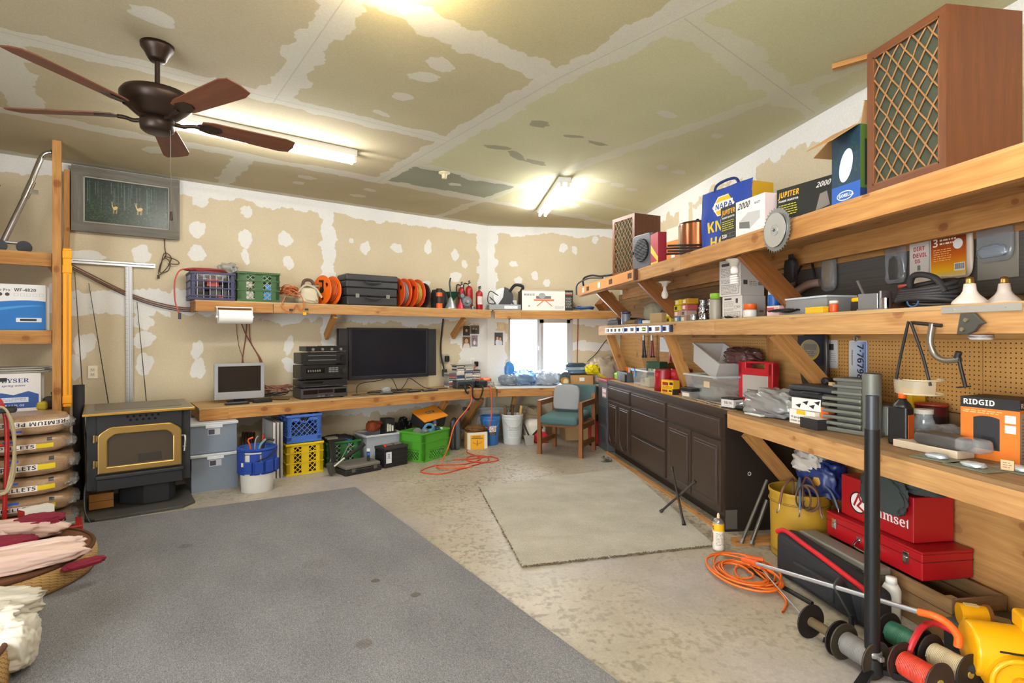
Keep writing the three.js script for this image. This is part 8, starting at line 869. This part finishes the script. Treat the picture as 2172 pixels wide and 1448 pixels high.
{ const o = T('headphones', 'black ear protectors lying on the black tool case', 'ear protectors', R, [-2.97, BENCH_R + 0.234, 0.3]); P(o, 'headband', mv(tor(0.07, 0.008, Math.PI, 6, 24).rotateX(-1.2), 0, 0.012, 0), BLACK); for (const s of [-1, 1]) P(o, 'ear_cup', lump(0.055, 0.04, 0.06, { sq: 0.7 }), M('#1a1614', 0.6), [s * 0.07, 0, 0]); P(o, 'foam', bx(0.03, 0.02, 0.02, 0.02, 0.0, 0.04), M('#c8ac7c', 0.8)); }
{ const o = T('small_carton', 'black and white carton at the front of the staple carton', 'carton', R, [-2.84, BENCH_R, 0.52], 0.1); pbox(o, 'carton_body', 0.13, 0.06, 0.12, M('#232224', 0.6), { py: M('#cfc9c2', 0.6) }); }
{ const o = T('small_carton', 'orange blade packet standing by the finned casting', 'packet', R, [-2.82, BENCH_R + 0.062, 0.47], 0.2); P(o, 'packet', bx(0.05, 0.085, 0.05, 0, 0, 0, 0.002), M('#d65a1c', 0.6)); P(o, 'dark_top', bx(0.051, 0.03, 0.051, 0, 0.06, 0, 0.002), M('#2c2420', 0.6)); }
{ const o = T('finned_casting', 'grey finned cast cylinder block on the near workbench', 'casting', R, [-2.68, BENCH_R, 0.38], 0.3); const m = M('#76786f', 0.5, 0.4); for (let i = 0; i < 5; i++) P(o, 'fin', bx(0.22, 0.02, 0.2, -0.05, 0.035 + i * 0.034, 0, 0.008), m); for (let i = 0; i < 3; i++) P(o, 'fin', bx(0.19 - i * 0.01, 0.018, 0.16, -0.03, 0.205 + i * 0.037, -0.01, 0.007), m); P(o, 'core', bx(0.14, 0.3, 0.12, -0.03, 0.0, 0, 0.01), M('#5c5e58', 0.6, 0.3)); P(o, 'column', lathe([[0.03, 0.0], [0.045, 0.0], [0.045, 0.33], [0.036, 0.335], [0.03, 0.31]], 24), m, [0.09, 0, 0.05]); P(o, 'bracket', bx(0.1, 0.16, 0.07, 0.1, 0, -0.03, 0.012), m); P(o, 'base_flange', bx(0.26, 0.024, 0.16, 0, 0, 0.02, 0.006), m); }
jar('coffee_can', 'dark red coffee can behind the black oil bottle', 'can', R, [-2.5, BENCH_R, 0.125], 0.07, 0.18, '#5a1f1c', '#a83a2c', { ch: 0.014, neck: 0.071, band: ['#2c1a18', 0.5, 0.4] });
jar('coffee_can', 'red coffee can with white lettering next to the orange carton', 'can', R, [-2.26, BENCH_R, 0.11], 0.055, 0.2, '#9c1c1e', '#7c2420', { ch: 0.01, neck: 0.056, band: [print(256, 96, (g, w, h) => { fillBg(g, w, h, '#a81e20'); for (const x of [4, 132]) txt(g, 'Folgers', x, 62, 44, '#eadfd4', { sx: 0.72 }); }), 0.4, 0.5] });
{ const o = T('yellow_carton', 'small yellow carton behind the dark coffee can', 'carton', R, [-2.62, BENCH_R, 0.12]); pbox(o, 'carton_body', 0.08, 0.25, 0.08, M('#d8a81c', 0.6), { py: M('#e4b82c', 0.6) }); }
{ const o = T('oil_bottle', 'black oil bottle with orange cap on the near workbench', 'bottle', R, [-2.36, BENCH_R, 0.44], 0.35); P(o, 'bottle_body', bx(0.09, 0.19, 0.065, 0, 0, 0, 0.012), M('#1d1c1e', 0.35)); P(o, 'shoulder', lathe([[0.04, 0], [0.036, 0.014], [0.018, 0.034], [0.016, 0.046], [0, 0.046]], 20), M('#1d1c1e', 0.35), [0.008, 0.186, 0]); P(o, 'cap', lathe([[0, 0.03], [0.016, 0.03], [0.018, 0.026], [0.018, 0], [0, 0]].reverse(), 20), ORANGE, [0.008, 0.228, 0]); P(o, 'label', bx(0.002, 0.13, 0.05, 0.046, 0.02, 0.0), M('#c85a20', 0.5)); }
{ const o = T('glass_jar', 'glass jar of screws with white lid behind the oil bottle', 'jar', R, [-2.41, BENCH_R, 0.26]); P(o, 'glass_wall', lathe([[0, 0.001], [0.045, 0.001], [0.046, 0.1], [0.036, 0.125], [0.036, 0.14], [0.034, 0.14], [0.034, 0.125], [0.043, 0.1], [0.042, 0.004], [0, 0.004]], 28), CLEAR); P(o, 'screws', lump(0.075, 0.06, 0.075, { crease: 0.2, amp: 0.15, seed: 81 }), M('#4c463e', 0.4, 0.6), [0, 0.005, 0]); P(o, 'lid', cy(0.04, 0.04, 0.022, 0, 0.141, 0, 26), M('#d4d0c4', 0.5)); }
sack('plastic_bag', 'crumpled clear cellophane beside the glass jar', 'plastic bag', R, [-2.28, BENCH_R, 0.26], 0.15, 0.1, 0.14, FILM, 111);
{ const o = T('blister_pack', 'grey blister pack with white card on the near workbench', 'packet', R, [-2.16, BENCH_R, 0.44], 0.1); P(o, 'card', bx(0.3, 0.035, 0.1, -0.03, 0, 0, 0.004), M('#c4b49c', 0.6)); P(o, 'tool_shell', lump(0.22, 0.06, 0.1, { sq: 0.5, amp: 0.05, seed: 82 }), M('#4a4744', 0.4), [0.02, 0.036, 0]); P(o, 'clear_cover', lump(0.12, 0.058, 0.095, { sq: 0.5, amp: 0.05, seed: 83 }), FILM, [0.15, 0.037, 0]); }
{
  const f = print(192, 256, (g, w, h) => { fillBg(g, w, h, '#d9741c'); g.fillStyle = '#1e1c1c'; g.fillRect(0, 0, w, 44); txt(g, 'RIDGID', 8, 32, 32, '#f0ece4', { sx: 0.95 }); lines(g, 8, 54, 130, 2, 8, '#f0c898', 3); g.fillStyle = '#232327'; g.beginPath(); g.moveTo(44, 84); g.quadraticCurveTo(88, 66, 130, 84); g.lineTo(130, 214); g.lineTo(44, 214); g.fill(); g.fillStyle = '#101012'; g.beginPath(); g.moveTo(60, 200); g.lineTo(74, 160); g.lineTo(112, 160); g.lineTo(124, 206); g.fill(); g.fillStyle = '#e8e4de'; g.fillRect(146, 64, 34, 32); g.fillRect(146, 104, 34, 32); });
  const s = print(160, 256, (g, w, h) => { fillBg(g, w, h, '#b49a84'); g.fillStyle = '#1e1c1c'; g.fillRect(0, 0, w, 40); txt(g, 'RIDGID', 6, 32, 26, '#e4ddd4'); g.fillStyle = '#d9741c'; g.fillRect(0, 40, w, 14); lines(g, 14, 74, 130, 13, 13, '#7d6452', 5); });
  const o = T('charger_carton', 'orange and black boxed tool carton on the near workbench', 'carton', R, [-2.04, BENCH_R, 0.25], 0.28); pbox(o, 'carton_body', 0.21, 0.265, 0.2, M('#2a2624', 0.6), { pz: f, px: s, py: M('#3a3634', 0.6) });
}
{ const f = print(96, 192, (g, w, h) => { fillBg(g, w, h, '#1f1e22'); for (let i = 0; i < 3; i++) { g.fillStyle = '#c03428'; g.fillRect(4, 50 + i * 22, w - 8, 10); } g.fillStyle = '#e8e0d8'; g.fillRect(4, 24, w - 8, 14); g.fillRect(10, 150, 60, 26); }); const o = T('filter_carton', 'black and red striped carton at the right picture edge', 'carton', R, [-1.79, BENCH_R, 0.24], 0.2); pbox(o, 'carton_body', 0.16, 0.19, 0.14, M('#252427', 0.6), { pz: f, px: f }); }
for (const [lab, u, n, rot] of [['farther clear blister card lying on the workbench', -2.06, 0.55, 0.3], ['nearer clear blister card lying on the workbench', -1.9, 0.55, 0.1], ['blister card lying by the orange carton', -1.82, 0.43, 0.0]]) { const o = T('blister_card', lab, 'blister card', R, [u, BENCH_R, n], rot, 'blister cards on the workbench'); P(o, 'card', bx(0.17, 0.004, 0.1), M('#6d705c', 0.5)); P(o, 'clear_bubble', lump(0.08, 0.02, 0.06, { crease: 0.1, seed: 9 }), M('#c4ccd0', 0.15, 0.3), [0, 0.004, 0]); }
{ const o = T('price_tag', 'small tan paper tag standing on the workbench', 'tag', R, [-1.83, BENCH_R + 0.005, 0.475], 0.5); P(o, 'tag', bx(0.04, 0.04, 0.012, 0, 0, 0, 0.001), [CARD, CARD, CARD, CARD, print(64, 64, (g, w, h) => { fillBg(g, w, h, '#c9ab80'); lines(g, 10, 14, 44, 3, 14, '#8d5a44', 5); }), CARD]); }
{ const o = T('toy_star', 'spiky red rubber ball at the right picture edge', 'ball', R, [-1.61, BENCH_R + 0.036, 0.5]); const g = [ball(0.03, 0, 0, 0)]; for (let i = 0; i < 26; i++) { const y = 1 - 2 * (i + 0.5) / 26, a = i * 2.4, r = Math.sqrt(1 - y * y), d = [Math.cos(a) * r, y, Math.sin(a) * r]; g.push(rod(d.map((v) => v * 0.026), d.map((v) => v * 0.04), 0.006, 0.002, 6)); } P(o, 'spiky_ball', mg(g), M('#8c1428', 0.5)); }

// ================= RIGHT FLOOR =================
{ const o = T('storage_barrel', 'mustard yellow fibre barrel under the near workbench', 'barrel', W, [2.36, 0, -3.24]); P(o, 'barrel_wall', lathe([[0, 0], [0.165, 0], [0.17, 0.012], [0.178, 0.4], [0.186, 0.41], [0.186, 0.43], [0.176, 0.43], [0.164, 0.01], [0, 0.01]], 40), M('#a8821e', 0.6)); P(o, 'hoop', mv(tor(0.181, 0.006, 6.2832, 6, 44).rotateX(Math.PI / 2), 0, 0.36, 0), M('#8f6e1a', 0.6)); P(o, 'hoop', mv(tor(0.173, 0.006, 6.2832, 6, 44).rotateX(Math.PI / 2), 0, 0.05, 0), M('#8f6e1a', 0.6)); }
for (let i = 0; i < 7; i++) { const a = -2.6 + i * 0.42, o = T('bungee_cord', ['first hooked cord over the barrel rim from the far side', 'second hooked cord over the barrel rim', 'third hooked cord over the barrel rim', 'fourth hooked cord hanging out of the barrel', 'fifth hooked cord hanging out of the barrel', 'sixth hooked cord hanging out of the barrel', 'nearest hooked cord hanging out of the barrel'][i], 'cord', W, [2.36, 0.44, -3.24], 0, 'hooked cords in the barrel'), x = Math.cos(a) * 0.2, z = Math.sin(a + 3.1) * 0.2; P(o, 'cord', tube([[0.02 * i - 0.06, -0.05, 0.02], [x * 0.5, 0.07 + 0.01 * (i % 3), z * 0.5], [x * 1.1, 0.03, z * 1.1], [x * 1.35, -0.06 - 0.015 * (i % 3), z * 1.35]], 0.008, 30), M(i % 2 ? '#4a5a6c' : '#6d4a38', 0.6)); P(o, 'hook', tube([[x * 1.35, -0.06 - 0.015 * (i % 3), z * 1.35], [x * 1.4, -0.1, z * 1.4], [x * 1.5, -0.11, z * 1.45], [x * 1.52, -0.085, z * 1.5]], 0.003, 16), STEEL); }
{ const o = T('snack_bag', 'white and blue plastic sack stuffed in the barrel', 'sack', W, [2.46, 0.4, -3.16], -1.2); P(o, 'sack', lump(0.26, 0.24, 0.2, { crease: 0.18, amp: 0.2, seed: 121 }), M('#1f2f66', 0.4)); P(o, 'white_top', lump(0.2, 0.14, 0.16, { crease: 0.25, amp: 0.25, seed: 122 }), M('#b9b2a6', 0.5), [-0.06, 0.14, 0.02]); P(o, 'yellow_print', lump(0.1, 0.07, 0.03, { seed: 123 }), M('#b98a24', 0.5), [0, 0.08, 0.09]); }
{ const o = T('ratchet_strap', 'brown strap bundle hanging over the barrel rim', 'strap', W, [2.26, 0.4, -3.07]); for (let i = 0; i < 4; i++) P(o, 'strap_loop', tor(0.045 + i * 0.006, 0.008, 6.2832, 6, 20).scale(1, 1.2, 0.6).rotateY(0.4 + i * 0.5).translate(i * 0.012 - 0.02, 0.03, 0.01 * i), M('#5d4430', 0.7)); }
for (const [lab, a, b, r] of [['long steel pipe leaning under the workbench beside the barrel', [2.07, 0.012, -3.44], [2.3, 0.42, -3.5], 0.012], ['short steel pipe leaning lower beside the barrel', [2.13, 0.012, -3.42], [2.26, 0.3, -3.44], 0.014]]) { const o = T('steel_pipe', lab, 'pipe', W, a, 0, 'pipes by the cabinet end'), e = b.map((v, i) => v - a[i]); P(o, 'pipe', rod([0, 0, 0], e, r), M('#57534c', 0.4, 0.6)); P(o, 'end_socket', rod(e.map((v) => v * -0.0), e.map((v) => v * 0.07), r * 1.6, r * 1.3), M('#6d6860', 0.4, 0.6)); }
for (const [lab, x, z, rot, l] of [['loose wooden board on the floor at the cabinet end', 2.25, -3.52, 0.05, 0.4], ['second loose board lying before the barrel', 2.2, -3.45, -0.02, 0.36]]) { const o = T('loose_board', lab, 'board', W, [x, 0, z], rot); P(o, 'board', wb(l, 0.018, 0.06), FIR); }
// red steel boxes
{ const m = M('#a8141c', 0.35); 
  { const o = T('wooden_crate', 'dark wooden crate beneath the red steel boxes', 'crate', R, [-2.62, 0, 0.19]); for (let i = 0; i < 3; i++) { P(o, 'slat', wb(0.86, 0.066, 0.014, 0, i * 0.071, 0.14), PLY_OLD); P(o, 'slat', wb(0.86, 0.066, 0.014, 0, i * 0.071, -0.14), PLY_OLD); P(o, 'end_slat', wb(0.014, 0.066, 0.27, 0.423, i * 0.071, 0), PLY_OLD); P(o, 'end_slat', wb(0.014, 0.066, 0.27, -0.423, i * 0.071, 0), PLY_OLD); } P(o, 'crate_floor', wb(0.82, 0.01, 0.26), PLY_OLD); P(o, 'corner_post', mg(bx(0.03, 0.21, 0.03, 0.4, 0, 0.117), bx(0.03, 0.21, 0.03, -0.4, 0, 0.117)), PLY_OLD).userData.kind = 'stuff'; }
  { const o = T('metal_toolbox', 'long flat red steel box with chrome latches and handle', 'toolbox', R, [-2.69, 0.215, 0.175]); P(o, 'box_body', bx(0.66, 0.13, 0.29, 0, 0, 0, 0.006), m); P(o, 'lid', bx(0.665, 0.014, 0.295, 0, 0.13, 0, 0.004), m); P(o, 'seam', bx(0.662, 0.004, 0.292, 0, 0.09, 0), M('#5c0c10', 0.5)); for (const x of [-0.26, 0.24]) P(o, 'latch', mg(bx(0.035, 0.06, 0.008, x, 0.055, 0.149, 0.003), bx(0.022, 0.03, 0.014, x, 0.06, 0.152, 0.003)), CHROME); P(o, 'handle', mg(tube([[-0.07, 0.06, 0.15], [-0.06, 0.035, 0.19], [0.06, 0.035, 0.19], [0.07, 0.06, 0.15]], 0.006, 24), bx(0.03, 0.03, 0.008, -0.07, 0.045, 0.149, 0.002), bx(0.03, 0.03, 0.008, 0.07, 0.045, 0.149, 0.002)), CHROME); }
  { const f = print(320, 160, (g, w, h) => { fillBg(g, w, h, '#a8141c'); g.fillStyle = '#f0ece8'; g.beginPath(); g.arc(66, 80, 46, 0, 7); g.fill(); g.strokeStyle = '#1a1414'; g.lineWidth = 6; g.stroke(); g.strokeStyle = '#a8141c'; g.lineWidth = 10; g.beginPath(); g.moveTo(40, 100); g.lineTo(66, 44); g.lineTo(80, 74); g.lineTo(62, 96); g.lineTo(96, 112); g.stroke(); txt(g, 'Ramset', 124, 108, 56, '#f0ece8', { font: 'serif', sx: 0.98 }); }, 0.35); const o = T('metal_toolbox', 'red steel box with white round emblem and lettering', 'toolbox', R, [-2.71, 0.362, 0.15]); P(o, 'box_body', bx(0.5, 0.235, 0.24, 0, 0, 0, 0.006), m); P(o, 'emblem_print', new THREE.PlaneGeometry(0.42, 0.2), f, [0.01, 0.1, 0.1213]); }
}
{ const o = T('work_jacket', 'dark grey jacket draped over the upper red box', 'jacket', R, [-2.6, 0.601, 0.15]); const jm = M('#3f4643', 0.95), L2 = (w, h, d, s) => lump(w, h, d, { sq: 0.7, amp: 0.16, crease: 0.12, freq: 1.9, seed: s, seg: 56, rows: 36 }); P(o, 'fabric', L2(0.4, 0.11, 0.22, 131), jm, [0, 0, 0]); P(o, 'hanging_front', L2(0.3, 0.2, 0.05, 133), jm, [-0.02, -0.12, 0.152]); P(o, 'collar', L2(0.16, 0.1, 0.14, 134), M('#1d1e1c', 0.9), [-0.16, 0.05, 0]); }
{ const o = T('long_toolbox', 'long grey metal toolbox standing behind the black bag', 'toolbox', R, [-2.76, 0, 0.435]); P(o, 'box_body', bx(0.56, 0.2, 0.1, 0, 0, 0, 0.005), M('#55534c', 0.5, 0.3)); P(o, 'lid', bx(0.57, 0.04, 0.11, 0, 0.2, 0, 0.012), M('#7c786e', 0.5, 0.3)); P(o, 'latch', bx(0.02, 0.04, 0.006, 0.2, 0.17, 0.052), STEEL); }
{ const o = T('detergent_bottle', 'white bottle cap peeping between toolbox and red box', 'bottle', R, [-2.42, 0, 0.435]); P(o, 'bottle_body', lathe([[0, 0], [0.04, 0], [0.042, 0.16], [0.028, 0.19], [0, 0.19]], 22), M('#d8d8d4', 0.4)); P(o, 'cap', lathe([[0, 0.22], [0.024, 0.22], [0.026, 0.19], [0, 0.19]].reverse(), 20), WHITE); }
{ const o = T('instrument_bag', 'long black fabric bag with red zipped edge on the floor', 'bag', R, [-2.67, 0, 0.585], 0.04); const g = bx(0.7, 0.27, 0.15, 0, 0, 0, 0.05), p = g.attributes.position; for (let i = 0; i < p.count; i++) { const x = p.getX(i); p.setY(i, p.getY(i) * (1 - 0.28 * (x + 0.35) / 0.7) ); } g.computeVertexNormals(); P(o, 'bag_body', g, M('#1f1f22', 0.85)); P(o, 'red_edge', tube([[-0.34, 0.25, 0.06], [-0.3, 0.272, 0.05], [-0.1, 0.255, 0.055], [0.15, 0.222, 0.06], [0.33, 0.19, 0.06]], 0.014, 40, 8), M('#b8141c', 0.6)); P(o, 'pocket', bx(0.3, 0.11, 0.04, -0.02, 0.04, 0.075, 0.015), M('#232326', 0.85)); P(o, 'strap', tube([[-0.32, 0.02, 0.09], [-0.4, 0.008, 0.2], [-0.2, 0.01, 0.17], [0.05, 0.012, 0.14]], 0.012, 30), BLACK); }
{ const o = T('saw_sheath', 'black flat sheath standing against the black bag', 'sheath', W, [2.02, 0, -2.42], 0.4); P(o, 'sheath', ext(rshape(0.09, 0.22, 0.03), 0.012, 0.003), M('#2e3032', 0.5), [0, 0.12, 0], [-0.35, 0, 0.35]); P(o, 'handle', bx(0.03, 0.06, 0.016, -0.02, 0, 0.03, 0.004), BLACK); }
// orange cord on the concrete, fault-finder tool
{ const o = T('extension_cord', 'orange extension cord coiled on the concrete before the black bag', 'cord', W, [1.82, 0, -2.98]); P(o, 'cord_loops', loops(0.13, 9, 0.0065, { wild: 0.8, sx: 0.95, sz: 1.25, rise: 0.05, seed: 77, tail: [[0.05, 0.01, 0.3], [-0.05, 0.01, 0.42]] }), M('#dc6a1c', 0.5)); P(o, 'plug', rod([0.1, 0.05, -0.16], [0.18, 0.05, -0.1], 0.016), M('#e06018', 0.5)); P(o, 'socket', bx(0.05, 0.03, 0.035, 0.12, 0.03, -0.03, 0.008), M('#e06018', 0.5)); }
{ const o = T('pick_up_tool', 'long silver reaching tool with orange handle and hooked end', 'reaching tool', W, [0, 0, 0]); const a = [1.86, 0.1, -2.93], b = [2.03, 0.26, -2.03]; P(o, 'tube', rod(a, b, 0.011), M('#b9bcbe', 0.3, 0.6)); P(o, 'hand_grip', rod([1.84, 0.082, -3.04], a, 0.016), M('#d8571c', 0.5)); P(o, 'bent_end', tube([b, [2.05, 0.27, -1.97], [2.08, 0.25, -1.94], [2.1, 0.21, -1.92], [2.1, 0.17, -1.92]], 0.0155, 30, 10), M('#e2641c', 0.5)); P(o, 'wire_rod', rod([1.87, 0.08, -2.9], [1.82, 0.01, -2.4], 0.004), STEEL); }
{ const f = print(160, 256, (g, w, h) => { fillBg(g, w, h, '#d8d2c6'); g.fillStyle = '#e0b01c'; g.fillRect(0, 0, w, 70); txt(g, 'BIX', 96, 56, 44, '#1c1a18', { sx: 0.9 }); g.fillStyle = '#b8321c'; g.fillRect(70, 96, 84, 90); txt(g, '8x', 90, 236, 50, '#8c241c'); lines(g, 8, 90, 50, 9, 14, '#8d867c', 5); }, 0.35); const o = T('spray_can', 'yellow, white and red spray can standing on the concrete', 'spray can', W, [1.87, 0, -3.38], 0.3); P(o, 'can_body', lathe([[0, 0], [0.036, 0], [0.037, 0.006], [0.037, 0.185], [0.034, 0.192], [0, 0.192]], 28), M('#a8a49c', 0.3, 0.6)); P(o, 'label', new THREE.CylinderGeometry(0.0375, 0.0375, 0.17, 28, 1, true, -1.6).translate(0, 0.098, 0), f); P(o, 'dome', lathe([[0.034, 0.192], [0.03, 0.205], [0.018, 0.215], [0.012, 0.217], [0, 0.217]], 24), M('#8f8c86', 0.3, 0.7)); P(o, 'nozzle', lathe([[0.009, 0.217], [0.009, 0.235], [0.005, 0.248], [0, 0.248]], 14), M('#e0c49c', 0.5)); }
{ const o = T('lug_wrench', 'four-way steel lug wrench leaning against the near cabinet', 'lug wrench', W, [0, 0, 0]); const m = M('#4a443e', 0.4, 0.6); for (const [a, b] of [[[1.93, 0.344, -4.23], [1.84, 0.02, -3.82]], [[1.985, 0.31, -3.93], [1.79, 0.02, -4.13]]]) { P(o, 'arm', rod(a, b, 0.0095), m); for (const [p, q] of [[a, b], [b, a]]) P(o, 'socket', rod(p, p.map((v, i) => v + (q[i] - v) * 0.07), 0.016, 0.012), m); } }
// wire spools
function spool(label, x, z, rot, c, wireC, o2 = {}) {
  const r = 0.078, w = 0.15, o = T('wire_spool', label, 'wire spool', W, [x, r + 0.002 + (o2.y ?? 0), z], rot, 'wire spools on the floor');
  for (const s of [-1, 1]) P(o, 'flange', mg(new THREE.CylinderGeometry(r, r, 0.004, 40).rotateZ(Math.PI / 2), tor(r - 0.002, 0.004, 6.2832, 6, 40).rotateY(Math.PI / 2)), M(c, 0.5, 0.3), [s * w / 2, 0, 0]);
  P(o, 'core', new THREE.CylinderGeometry(0.022, 0.022, w, 20).rotateZ(Math.PI / 2), M('#5c4c34', 0.6)); const pts = []; for (let i = 0; i <= 220; i++) { const a = i / 10 * 6.2832; pts.push([-w / 2 + 0.012 + (w - 0.024) * i / 220, Math.sin(a) * (o2.wr ?? 0.045), Math.cos(a) * (o2.wr ?? 0.045)]); } if (wireC) { P(o, 'wire', tube(pts, 0.0046, 880, 5), M(wireC, 0.4)); P(o, 'wire_body', new THREE.CylinderGeometry((o2.wr ?? 0.045), (o2.wr ?? 0.045), w - 0.02, 24).rotateZ(Math.PI / 2), M(wireC, 0.5)); }
  P(o, 'hub_cap', new THREE.CylinderGeometry(0.016, 0.016, w + 0.012, 16).rotateZ(Math.PI / 2), M('#b8a24c', 0.4, 0.5));
}
spool('empty dark spool with brass hub, farthest left of the spools', 1.77, -2.26, -1.4, '#221c1a', null); spool('spool of grey wire behind the black pole', 1.8, -2.085, -1.4, '#3c362a', '#6d6a66'); spool('spool of green wire right of the black pole', 2.07, -2.14, -1.4, '#2e2826', '#2f6a50'); spool('spool of cream wire nearest the yellow machine', 2.1, -1.955, -1.4, '#2c2624', '#c4b490'); spool('spool of red wire at the lower picture edge', 1.925, -1.92, -1.4, '#3a2a26', '#c43c28');
{ const o = T('air_hose', 'red rubber hose arched over the wire spools', 'hose', W, [0, 0, 0]); P(o, 'hose', tube([[2.02, 0.02, -2.22], [1.95, 0.06, -2.02], [1.97, 0.15, -2.0], [2.05, 0.195, -2.03], [2.14, 0.19, -2.05], [2.22, 0.14, -2.0], [2.26, 0.03, -1.98]], 0.013, 60, 10), M('#b8242c', 0.45)); }
// black floor stand
{ const o = T('floor_stand', 'black steel pole stand in the foreground', 'stand', W, [1.81, 0, -2.03]); const m = M('#1a1a1c', 0.45, 0.3); P(o, 'pole', cy(0.0285, 0.0285, 0.98, 0, 0.06, 0, 24), m); P(o, 'inner_pole', lathe([[0.02, 0.9], [0.025, 0.9], [0.025, 1.18], [0.021, 1.18], [0.02, 1.1]], 24), M('#3c3f44', 0.4, 0.4)); P(o, 'collar', mg(lathe([[0.03, 0], [0.036, 0.004], [0.036, 0.02], [0.03, 0.024]], 24).translate(0, 0.095, 0), bx(0.02, 0.02, 0.03, 0, 0.095, 0.04, 0.004)), M('#8d8d8c', 0.35, 0.6)); P(o, 'lower_collar', cy(0.04, 0.036, 0.06, 0, 0.03, 0, 22), m); for (let i = 0; i < 3; i++) { const a = 0.5 + i * 2.094; P(o, 'leg', bar([0, 0.045, 0], [Math.cos(a) * 0.26, 0.012, Math.sin(a) * 0.26], 0.035, 0.022), m); } }
// yellow winch and its black box
{ const o = T('black_box', 'black plastic case behind the yellow machine', 'case', W, [2.49, 0, -2.055], 0); P(o, 'case_body', bx(0.36, 0.12, 0.26, 0, 0, 0, 0.01), M('#232324', 0.6)); P(o, 'case_lid', bx(0.36, 0.02, 0.26, 0, 0.121, 0, 0.008), M('#4a4a46', 0.6)); }
{ const o = T('yellow_winch', 'yellow painted electric machine at the lower right edge', 'machine', W, [2.177, 0, -1.927], -0.5); const m = M('#eaa80c', 0.3); P(o, 'motor_body', lathe([[0, -0.16], [0.09, -0.16], [0.104, -0.145], [0.106, 0.05], [0.1, 0.075], [0.085, 0.085], [0, 0.085]], 36).rotateZ(-Math.PI / 2), m, [0.14, 0.16, 0]); P(o, 'gear_housing', new THREE.CylinderGeometry(0.09, 0.1, 0.09, 34).rotateX(Math.PI / 2), m, [0.1, 0.105, 0.09]); P(o, 'housing_rim', tor(0.09, 0.01, 6.2832, 8, 36), m, [0.1, 0.105, 0.14]); P(o, 'shaft_end', new THREE.CylinderGeometry(0.03, 0.03, 0.02, 24).rotateX(Math.PI / 2), M('#c8900c', 0.35), [0.1, 0.105, 0.145]); P(o, 'top_box', bx(0.1, 0.07, 0.1, 0.2, 0.25, -0.02, 0.015), m); P(o, 'vent_slot', bx(0.1, 0.006, 0.004, 0.1, 0.2, 0.1), BLACK); P(o, 'base_plate', bx(0.2, 0.016, 0.18, 0.14, 0, 0.02, 0.005), M('#3a3632', 0.6)); P(o, 'rubber_knob', rod([-0.06, 0.1, 0.06], [-0.02, 0.1, 0.06], 0.026, 0.02), RUBBER); }
{ const o = T('yellow_cylinder', 'small yellow cylinder lying on the black case', 'cylinder', W, [2.36, 0.189, -2.09], -0.5); P(o, 'body', new THREE.CylinderGeometry(0.045, 0.045, 0.1, 28).rotateZ(Math.PI / 2), M('#e8a60c', 0.3)); P(o, 'flange', new THREE.CylinderGeometry(0.052, 0.052, 0.014, 28).rotateZ(Math.PI / 2), M('#7a4a1c', 0.5), [0.055, 0, 0]); P(o, 'shaft', rod([0.06, 0, 0], [0.13, -0.01, 0], 0.016), M('#8d7c54', 0.4, 0.6)); P(o, 'label', bx(0.05, 0.002, 0.03, -0.005, 0.0445, 0), M('#d9c088', 0.5)); }

renderer.render(scene, camera);
